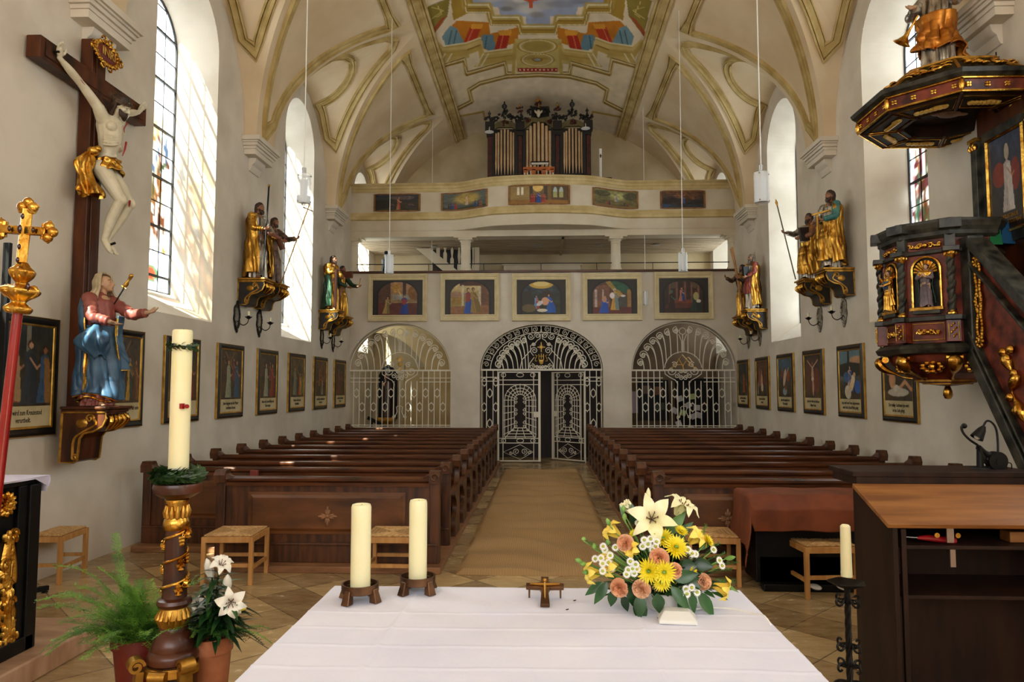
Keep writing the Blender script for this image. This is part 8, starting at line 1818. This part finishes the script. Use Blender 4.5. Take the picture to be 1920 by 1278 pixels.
# candle
zt=zz(618); zb=zz(897)+.0; t=thing('paschal_candle','tall ivory paschal candle with small wreath and red stud on its turned stand','candle',(X0,Yq,zd+.004)); H=zt-zd-.004
mb=MB(); mb.lathe([(0,0),(.0405,0),(.0405,H-.012),(.039,H-.003),(.034,H),(.02,H-.006),(0,H-.01)],(0,0,0),40); mb.build('wax_body',wax,t)
mb=MB(); mb.cyl((0,0,H-.012),(.004,0,H+.004),.002,None,6); mb.build('wick',black,t)
lf=mat('box_leaf_green',C(22,44,16),C(48,78,34),rough=.45,scale=20)
def leaf_mesh(mb,p,d,n,L,W,bend=.2,seg=4):
    d=Vector(d).normalized(); n=Vector(n); n=(n-d*n.dot(d)); n=n.normalized() if n.length>1e-5 else d.orthogonal().normalized(); s=d.cross(n); p=Vector(p); vs=[];
    for i in range(seg+1):
        t_=i/seg; w=W*.5*math.sin(PI*min(1,max(0.02,t_**.8)))*(1 if t_<1 else 0); c=p+d*(L*t_)-n*(bend*L*t_*t_)
        vs+=[c-s*w+n*w*.25,c,c+s*w+n*w*.25]
    fs=[]
    for i in range(seg): a=i*3; fs+=[(a,a+1,a+4,a+3),(a+1,a+2,a+5,a+4)]
    mb.add(vs,fs)
def wreath(mb,R,zc,n,L,th,seed):
    rr=random.Random(seed)
    mb.tube([(R*math.cos(a),R*math.sin(a),zc) for a in [2*PI*i/30 for i in range(30)]],th*.35,6,True)
    for i in range(n):
        a=rr.uniform(0,2*PI); q=rr.uniform(0,2*PI); p=Vector(((R+th*.5*math.cos(q))*math.cos(a),(R+th*.5*math.cos(q))*math.sin(a),zc+th*.5*math.sin(q)))
        out=Vector((math.cos(a)*math.cos(q),math.sin(a)*math.cos(q),math.sin(q))); tg=Vector((-math.sin(a),math.cos(a),0)); d=tg*rr.uniform(.3,1)+out*rr.uniform(.2,.9)
        leaf_mesh(mb,p,d,out,L*rr.uniform(.7,1.2),L*.42,.2,3)
mb=MB(); wreath(mb,.047,oY(Yq,348,650).z-zd-.004,130,.026,.010,3); mb.build('leaf_wreath',lf,t,60)
mb=MB(); q=oY(Yq,356,761).z-zd-.004; mb.box(.022,.036,-.052,-.034,q-.010,q+.012); mb.cyl((.034,-.035,q),(.055,-.05,q),.010,.009,10); mb.build('red_stud',red,t,label='red wax stud with gilt edge')
mb=MB(); mb.grid(lambda u,v:(.0412*math.cos(-PI/2-.7+1.4*u),.0412*math.sin(-PI/2-.7+1.4*u),.02+.03*(1-v)),12,3); mb.build('paper_band',mat('paper_band',C(190,186,170),rough=.7),t)
mb=MB(); wreath(mb,.075,zd+.022,520,.038,.030,8); o=mb.build('box_wreath',lf,None,60); o.location=(X0,Yq,0); tag(o,'green box leaf wreath lying on the dish at the foot of the paschal candle','wreath')
# ================================================================ PLANTS
fern_m=mat('fern_green',C(50,100,22),C(116,164,56),rough=.6,scale=12); dkleaf=mat('dark_leaf_green',C(16,40,18),C(44,84,36),rough=.35,scale=10); lily_w=mat('white_lily_petal',C(232,228,210),C(244,240,226),rough=.5,scale=5); lily_y=mat('cream_yellow_lily',C(236,232,176),C(246,242,206),rough=.5,scale=5); stam=mat('brown_anther',C(96,40,20),rough=.7); terra=mat('terracotta_pot',C(150,84,48),C(176,108,68),rough=.7,scale=8); redpot=mat('dark_red_pot',C(96,22,14),rough=.4)
def pot(mb,r0,r1,h,z0=0): mb.lathe([(0,z0),(r0,z0),(r1*.97,z0+h*.82),(r1*.97,z0+h*.84),(r1*1.06,z0+h*.84),(r1*1.06,z0+h),(r1*.95,z0+h),(r1*.9,z0+h*.9),(0,z0+h*.88)],(0,0,0),32)
def fern_frond(mb,p0,d0,L,rr,droop=.9,fuzz=.03,step=.012):
    p=Vector(p0); d=Vector(d0).normalized(); n=int(L/step); pts=[p.copy()]
    side=d.cross(Vector((0,0,1))); side=side.normalized() if side.length>.01 else Vector((1,0,0))
    for i in range(n):
        d=(d+Vector((rr.uniform(-.04,.04),rr.uniform(-.04,.04),-droop*step*2.2*(i/n+.2)))).normalized(); p=p+d*step; pts.append(p.copy())
        if i%1==0 and i>n*.12:
            w=fuzz*(1-.6*i/n)*rr.uniform(.7,1.2)
            for sg in (-1,1):
                e=(side*sg+d*.6+Vector((0,0,rr.uniform(-.3,.4)))).normalized(); q=p+e*w; mb.add([p-d*.002,p+d*.002,q],[(0,1,2)])
                for j in range(4):
                    f=(j+1)/5; c=p+e*w*f; 
                    for s2 in (-1,1): g=(d*s2*.8+e*.6+Vector((0,0,rr.uniform(-.6,.6)))).normalized(); mb.add([c-e*.002,c+e*.002,c+g*w*.36],[(0,1,2)])
    return pts
def lily(mb_p,mb_s,c,ax,R,rr,openness=.9):
    ax=Vector(ax).normalized(); u=ax.orthogonal().normalized(); v=ax.cross(u)
    for k in range(6):
        a=2*PI*k/6+rr.uniform(-.1,.1); o_=u*math.cos(a)+v*math.sin(a); tg=ax.cross(o_); W=R*(.62 if k%2 else .50); vs=[];seg=9
        for i in range(seg+1):
            t_=i/seg; rad=R*(.10+.95*openness*t_**1.7); hgt=R*(.75*math.sin(min(1,t_*1.05)*PI*.62)+.05); 
            if t_>.75: hgt-=R*(t_-.75)*1.0
            p=Vector(c)+ax*hgt+o_*rad; w=W*.5*math.sin(PI*min(1,t_*.93+.07))**.8
            for q in (-1,-.5,0,.5,1): vs.append(p+tg*w*q+ (o_*-.10*R*(1-q*q)*(0 if t_>.8 else 1)) + ax*(.03*R*math.sin(i*1.7+q*3)))
        mb_p.add(vs,[(i*5+j,i*5+j+1,(i+1)*5+j+1,(i+1)*5+j) for i in range(seg) for j in range(4)])
    for k in range(6):
        a=2*PI*k/6+.3; o_=u*math.cos(a)+v*math.sin(a); p=Vector(c)+ax*R*.75+o_*R*.22; mb_s.tube([Vector(c)+ax*.1*R,Vector(c)+ax*R*.5+o_*R*.1,p],R*.016,5); mb_s.sphere(p,(R*.022,R*.022,R*.055),6,5)
def bud(mb,c,ax,L,r): ax=Vector(ax).normalized(); mb.tube([Vector(c)+ax*L*t_ for t_ in (0,.15,.4,.7,.9,1)],[r*.35,r*.7,r,r*.85,r*.45,r*.1],9)
rr=random.Random(12)
fp=oY(3.0,262,1200); t=thing('fern_pot','bright green feathery asparagus fern in a dark red pot left of the candle stand','potted fern',(oY(3.12,268,1200).x,3.12,0))
zp=zz(1205)-.02
mb=MB(); pot(mb,.09,.12,zp-.55,.55); mb.build('pot',redpot,t); mb=MB(); mb.lathe([(0,0),(.14,0),(.14,.02),(.02,.04),(.02,.5),(.13,.53),(.13,.55),(0,.55)],(0,0,0),24); mb.build('pot_stand',iron,t)
for i in range(99):
    a=rr.uniform(PI*.35,PI*1.75) if i%4 else rr.uniform(0,2*PI); el=rr.uniform(.1,1.35); L=rr.uniform(.14,.34) if i%7 else rr.uniform(.36,.5)
    mb=MB(); d=Vector((math.cos(a)*math.cos(el)*1.1,math.sin(a)*math.cos(el)*.7,math.sin(el))); pts=fern_frond(mb,(rr.uniform(-.04,.04),rr.uniform(-.04,.04),zp-.02),d,L,rr,rr.uniform(.9,2.6),.055); mb.tube(pts[::3],.0014,4); mb.build('frond',fern_m,t,0)
t=thing('lily_pot','terracotta pot of white lilies with dark leaves right of the candle stand','potted lilies',(oY(3.08,395,1230).x,3.08,0)); cx=t.location.x
zp=oY(3.08,400,1190).z
mb=MB(); pot(mb,.06,.085,zp-.45,.45); mb.build('pot',terra,t); mb=MB(); mb.lathe([(0,0),(.12,0),(.12,.02),(.02,.04),(.02,.4),(.1,.43),(.1,.45),(0,.45)],(0,0,0),24); mb.build('pot_stand',iron,t)
LO=lambda px,py,dy=0: oY(3.08+dy,px,py)-Vector((cx,3.08,0))
stems=[(411,1052,0),(398,1068,-.03),(433,1112,-.05),(440,1120,-.02),(392,1100,.05),(378,1090,.02)]
for i,(px,py,dy) in enumerate(stems):
    top=LO(px,py+14,dy); mb=MB(); P=smooth_path([Vector((rr.uniform(-.02,.02),rr.uniform(-.02,.02),zp-.03)),Vector((top.x*.5,top.y*.6,(zp+top.z)/2)),top],5); mb.tube(P,.0035,6); mb.build('stem',dkleaf,t)
    mb=MB()
    for j in range(2,len(P)-1):
        for q in range(3): a=rr.uniform(0,2*PI); leaf_mesh(mb,P[j],(math.cos(a),math.sin(a),rr.uniform(-.1,.9)),(0,0,1),rr.uniform(.08,.13),.026,.4,4)
    mb.build('leaves',dkleaf,t,60)
for px,py,dy,ax,R,op in ((411,1056,0,(.5,-.5,.8),.068,.75),(434,1115,-.05,(.35,-.9,.15),.08,.8),(383,1122,.02,(-.3,-.8,.3),.06,.6)):
    mb=MB(); ms=MB(); lily(mb,ms,LO(px,py+12,dy),ax,R,rr,op); mb.build('lily_bloom',lily_w,t,180); ms.build('stamens',stam,t)
for px,py,ax in ((397,1075,(-.1,-.3,.9)),(430,1135,(.6,-.5,.1)),(425,1100,(.2,-.4,.8)),(385,1150,(-.2,-.5,.5))): mb=MB(); bud(mb,LO(px,py+10),ax,.10,.02); mb.build('lily_bud',lily_w,t)
mb=MB(); mb.sphere(LO(449,1140,-.03),(.03,.02,.012),9,6); mb.build('yellow_bloom',mat('yellow_petal',C(232,206,50),C(242,222,84),rough=.5,scale=6),t)
for i in range(26):
    a=rr.uniform(-PI*.9,.5); L=rr.uniform(.15,.3); mb=MB(); pts=fern_frond(mb,(rr.uniform(-.03,.05),rr.uniform(-.03,.03),zp-.0),(math.cos(a)+.4,math.sin(a)*.7,.5),L,rr,2.6,.022); mb.tube(pts[::3],.0014,4); mb.build('fern_frond',dkleaf if i%3 else fern_m,t,0)
mb=MB()
for i in range(90): a=rr.uniform(0,2*PI); el=rr.uniform(-.2,1); d=(math.cos(a),math.sin(a),el); leaf_mesh(mb,Vector((math.cos(a)*.03,math.sin(a)*.03,zp+rr.uniform(0,.12))),d,(0,0,1),rr.uniform(.09,.16),.034,.5,4)
mb.build('basal_leaves',dkleaf,t,60)
# sprig at the bottom right by the candlestick
t=thing('low_fern','small low green fern on the floor beside the iron candlestick','fern',(oZ(0,1566,1262).x if False else 1.66,3.95,0))
for i in range(26):
    a=rr.uniform(0,2*PI); mb=MB(); pts=fern_frond(mb,(0,0,.0),(math.cos(a),math.sin(a),1.4),rr.uniform(.1,.2),rr,1.2,.03); mb.tube(pts[::3],.0014,4); mb.build('frond',fern_m,t,0)
# ================================================================ FLOWER ARRANGEMENT ON THE ALTAR
FY=2.60; fb=oY(FY,1246,1138); t=thing('flower_arrangement','arrangement of lilies, peach carnations and yellow chrysanthemums in a white bowl on the altar','flower arrangement',(fb.x,FY,TZ+.003)); fo=Vector(t.location)
rr=random.Random(31)
def FP(px,py,dy=0.): return oY(FY+dy,px,py)-fo
cer=mat('white_glazed_bowl',C(214,212,204),C(228,226,220),rough=.25,scale=4)
mb=MB(); mb.lathe([(0,0),(.055,0),(.062,.006),(.074,.035),(.078,.062),(.073,.064),(.068,.05),(0,.045)],(0,0,0),40); mb.build('bowl',cer,t)
leafD=mat('glossy_dark_leaf',C(18,50,20),C(46,92,40),rough=.3,scale=9); leafM=mat('mid_green_leaf',C(54,96,36),C(98,144,62),rough=.4,scale=9)
petY=mat('bright_yellow_petal',C(236,214,20),C(246,232,60),rough=.5,scale=12); petG=mat('golden_yellow_petal',C(246,208,66),C(252,230,110),rough=.5,scale=9); petP=mat('peach_carnation_petal',C(250,186,138),C(255,214,176),rough=.55,scale=14); petW=mat('white_daisy_petal',C(236,236,230),rough=.5); eyeY=mat('daisy_eye',C(190,180,50),C(170,190,70),rough=.6,scale=40); budg=mat('green_bud',C(84,134,52),C(140,180,90),rough=.4,scale=12)
ctr=Vector((0,0,.13))
def outn(p): v=(Vector(p)-ctr); v.y-=.06; return v.normalized()
def tostem(mb,p): mb.tube(smooth_path([Vector((p[0]*.15,p[1]*.15,.045)),Vector((p[0]*.6,p[1]*.6,.05+(p[2]-.05)*.6)),Vector(p)],4),.0022,5)
stems=MB()
def fr3(ax): ax=Vector(ax).normalized(); u=ax.orthogonal().normalized(); return ax,u,ax.cross(u)
def carnation(p,R):
    ax,u,v=fr3(outn(p)); mb=MB()
    for i in range(70):
        z_=1-i/70*1.25; a=i*2.399; s_=math.sqrt(max(0,1-z_*z_)) if abs(z_)<1 else 0
        d=(ax*z_+(u*math.cos(a)+v*math.sin(a))*s_).normalized(); tg=d.cross(ax+u*.3).normalized(); bt=d.cross(tg); c=Vector(p)+d*R*.30; w=R*.42; vs=[]
        for r_ in range(3):
            for q in range(6):
                f=(q/5-.5)*2; wob=R*.13*math.sin(q*2.6+i+r_)*(r_/2); vs.append(c+d*(R*.68*r_/2*(1-.18*f*f))+tg*(w*f*(.3+.7*r_/2))+bt*wob)
        mb.add(vs,[(a_*6+b_,a_*6+b_+1,(a_+1)*6+b_+1,(a_+1)*6+b_) for a_ in range(2) for b_ in range(5)])
    mb.build('carnation',petP,t,180); tostem(stems,p)
def chrys(p,R,m=petY):
    ax,u,v=fr3(outn(p)); mb=MB()
    for L_,(n,el,ln) in enumerate(((24,.12,1.),(20,.42,.86),(16,.75,.66),(10,1.1,.42))):
        for i in range(n):
            a=2*PI*(i+.5*(L_%2))/n+rr.uniform(-.05,.05); o_=u*math.cos(a)+v*math.sin(a); d=(o_*math.cos(el)+ax*math.sin(el)).normalized(); leaf_mesh(mb,Vector(p)+o_*R*.08,d,ax,R*ln*rr.uniform(.9,1.08),R*.20,-.12,3)
    mb.build('chrysanthemum',m,t,60); m2=MB(); m2.sphere(Vector(p)+ax*R*.16,(R*.18,R*.18,R*.12),10,6); m2.build('chrysanthemum_eye',budg,t); tostem(stems,p)
def daisy(p,R,ax=None):
    ax,u,v=fr3(ax or (outn(p)*.5+Vector((0,-.8,.3))).normalized()); mb=MB(); mb.cur=0
    for i in range(15): a=2*PI*i/15; o_=u*math.cos(a)+v*math.sin(a); leaf_mesh(mb,Vector(p)+o_*R*.3,(o_+ax*.12),ax,R*.75,R*.34,.1,2)
    mb.cur=1; mb.sphere(Vector(p)+ax*R*.08,(R*.40,R*.40,R*.30),10,6); mb.build('daisy',[petW,eyeY],t,60); tostem(stems,p)
def cup(p,R,m,ax=None,op=.55):
    mb=MB(); ms=MB(); lily(mb,ms,p,ax or outn(p),R,rr,op); mb.build('yellow_bloom',m,t,180); tostem(stems,p)
for px,py,dy,ax,R,op,mm in ((1221,975,-.03,(-.08,-.93,.32),.088,1.0,lily_y),(1268,968,.01,(.42,-.25,.85),.082,.8,lily_y),(1184,962,.02,(-.55,-.2,.8),.062,.28,lily_y)):
    mb=MB(); ms=MB(); c=FP(px,py,dy+.035); lily(mb,ms,c,ax,R,rr,op); mb.build('lily_bloom',mm,t,180); ms.build('lily_stamens',stam,t); tostem(stems,c)
mb=MB(); bud(mb,FP(1216,940,.03),(0,0,1),.05,.009); mb.build('lily_bud',lily_y,t)
for px,py,dy,R,op in ((1163,1006,.02,.055,.6),(1160,1062,-.05,.056,.5),(1196,1036,-.06,.052,.4),(1128,1072,-.01,.055,.6),(1150,1048,-.04,.04,.5),(1292,1018,-.02,.055,.6),(1336,1096,-.03,.055,.6)): cup(FP(px,py,dy+.02),R*1.3,petG,None,op)
for px,py,dy,R in ((1173,1018,-.05,.032),(1162,1101,-.08,.034),(1203,1103,-.10,.034),(1236,1046,-.09,.036),(1264,1070,-.09,.030),(1318,1090,-.06,.030)): carnation(FP(px,py,dy),R)
for px,py,dy,R in ((1243,1010,-.05,.040),(1267,1026,-.08,.044),(1217,1070,-.11,.044),(1245,1072,-.12,.042),(1240,1090,-.11,.034),(1277,996,-.03,.026),(1327,1014,-.02,.028),(1298,1072,-.08,.020),(1320,1055,-.03,.018),(1188,1000,-.02,.018)): chrys(FP(px,py,dy),R)
for i,(px,py,dy) in enumerate(((1227,1000,-.07),(1208,1012,-.08),(1220,1010,-.08),(1215,1020,-.08),(1205,1024,-.08),(1231,1015,-.08),(1229,1024,-.08),(1224,1030,-.08),(1197,980,-.02),(1182,1052,-.11),(1178,1068,-.11),(1192,1058,-.11),(1186,1066,-.11),(1194,1066,-.11),(1175,1076,-.11),(1189,1074,-.11),(1144,1041,-.07),(1130,1056,-.07),(1127,1046,-.06),(1141,1054,-.07),(1147,1064,-.07),(1130,1070,-.08),(1154,1026,-.05),(1134,1030,-.04),(1131,1024,-.04),(1116,1047,-.02),(1290,1030,-.06),(1298,1037,-.06),(1304,1038,-.05),(1293,1040,-.06),(1297,1101,-.10),(1288,1113,-.11),(1286,1104,-.10),(1307,1110,-.10),(1338,1030,-.02),(1349,1050,-.02),(1354,1060,-.02))): daisy(FP(px,py,dy),.0145)
for px,py,dy,ax,L in ((1143,985,.0,(-.3,-.2,.8),.030),(1169,960,.01,(0,-.1,1),.026),(1171,975,.0,(0,-.1,1),.026),(1116,1030,.0,(-.2,-.1,.9),.024),(1090,1052,.0,(-.9,0,.3),.024),(1098,1058,.0,(-.8,0,.2),.022),(1104,1072,.0,(-.7,-.2,0),.024),(1142,1022,-.02,(-.3,-.3,.8),.026),(1360,1047,-.0,(.95,-.1,.2),.036),(1095,1014,.02,(-.1,0,1),.016)):
    mb=MB(); p=FP(px,py,dy); bud(mb,p,ax,L,.009); mb.build('green_bud',budg,t); tostem(stems,p)
for (px,py,dy,dx,dz,dd,L,W,m) in ((1200,1112,-.09,-.05,-.9,-.3,.085,.045,leafD),(1195,1120,-.08,.2,-.9,-.2,.09,.05,leafD),(1232,1112,-.12,.1,-1,-.2,.065,.045,leafD),(1258,1098,-.10,.6,-.75,-.3,.10,.040,leafD),(1262,1085,-.1,.9,.25,-.2,.09,.045,leafD),(1295,1108,-.08,.15,-1,-.2,.075,.03,leafD),(1310,1108,-.06,.5,-.85,-.2,.10,.042,leafD),(1138,1090,-.04,-.5,-.8,-.2,.09,.036,leafD),(1150,1105,-.05,-.15,-.95,-.1,.06,.035,leafD),(1167,1115,-.06,.3,-.9,-.1,.06,.03,leafD),(1185,1095,-.07,.1,-1,-.2,.08,.05,leafD),(1246,1005,.02,.65,.75,-.1,.12,.045,leafM),(1262,1012,.03,.7,.6,0,.10,.04,leafD),(1300,1055,-.04,.9,-.1,-.3,.07,.045,leafD),(1275,1062,-.07,.9,.1,-.3,.06,.05,leafD),(1285,1095,-.07,.9,.2,-.2,.07,.05,leafD),(1345,1085,.0,.85,-.5,-.1,.09,.014,leafM),(1205,990,.02,-.2,.9,0,.07,.04,leafD),(1190,985,.01,-.1,1,0,.08,.035,leafD),(1225,1000,.02,.3,.8,0,.07,.04,leafM),(1310,1030,.0,.8,.5,0,.06,.02,leafM),(1175,985,.0,-.3,.9,0,.08,.012,leafM),(1130,1090,-.02,-.8,-.6,-.1,.08,.03,leafD),(1280,1118,-.08,-.1,-1,-.1,.06,.035,leafD)):
    mb=MB(); leaf_mesh(mb,FP(px,py,dy),(dx,dd,dz),(0,-1,.25),L,W,.15,6); mb.build('leaf',m,t,180)
mb=MB()
for i in range(420):
    a=rr.uniform(0,2*PI); el=rr.uniform(-.15,1.35); q=rr.uniform(.35,.80); d=Vector((math.cos(a)*math.cos(el),math.sin(a)*math.cos(el)*.7,math.sin(el))); p=Vector((0,0,.07))+Vector((d.x*.22,d.y*.15,d.z*.17))*q; leaf_mesh(mb,p,d+Vector((rr.uniform(-.6,.6),rr.uniform(-.6,.2),rr.uniform(-.5,.5))),(0,-.3,1),rr.uniform(.03,.065),rr.uniform(.012,.028),.2,3)
o=mb.build('foliage_filler',leafD,t,60); o['kind']='stuff'
for (px,py,dx,dz) in ((1318,1040,.7,.5),(1335,1070,.9,.1),(1325,1050,.9,.35),(1310,1020,.35,.9),(1340,1085,.9,-.1),(1345,1060,1,.2),(1135,1030,-.8,.3)):
    mb=MB(); p=FP(px,py,0); pts=[p+Vector((dx,rr.uniform(-.2,.1),dz)).normalized()*(.07*j/12) for j in range(13)]; mb.tube(pts,.0012,4)
    for q in pts[1:]:
        for k in range(8): a=rr.uniform(0,2*PI); leaf_mesh(mb,q,Vector((math.cos(a),math.sin(a)*.6,math.sin(a*1.7)))+Vector((dx,0,dz))*.5,(0,0,1),.013,.0024,.1,2)
    mb.build('heather_sprig',leafM,t,0)
for px,py,dy in ((1285,1045,-.06),(1230,1098,-.10)):
    mb=MB(); c=FP(px,py,dy)
    for i in range(30): d=Vector((rr.uniform(-1,1),rr.uniform(-1,.3),rr.uniform(-1,1))); leaf_mesh(mb,c,d,(0,-1,0),.022,.010,.3,2)
    mb.build('dark_seed_head',mat('olive_brown_sedum',C(60,50,30),C(96,84,56),rough=.6,scale=20) if 'olive_brown_sedum' not in MATS else MATS['olive_brown_sedum'],t,0)
stems.build('stems',budg,t)
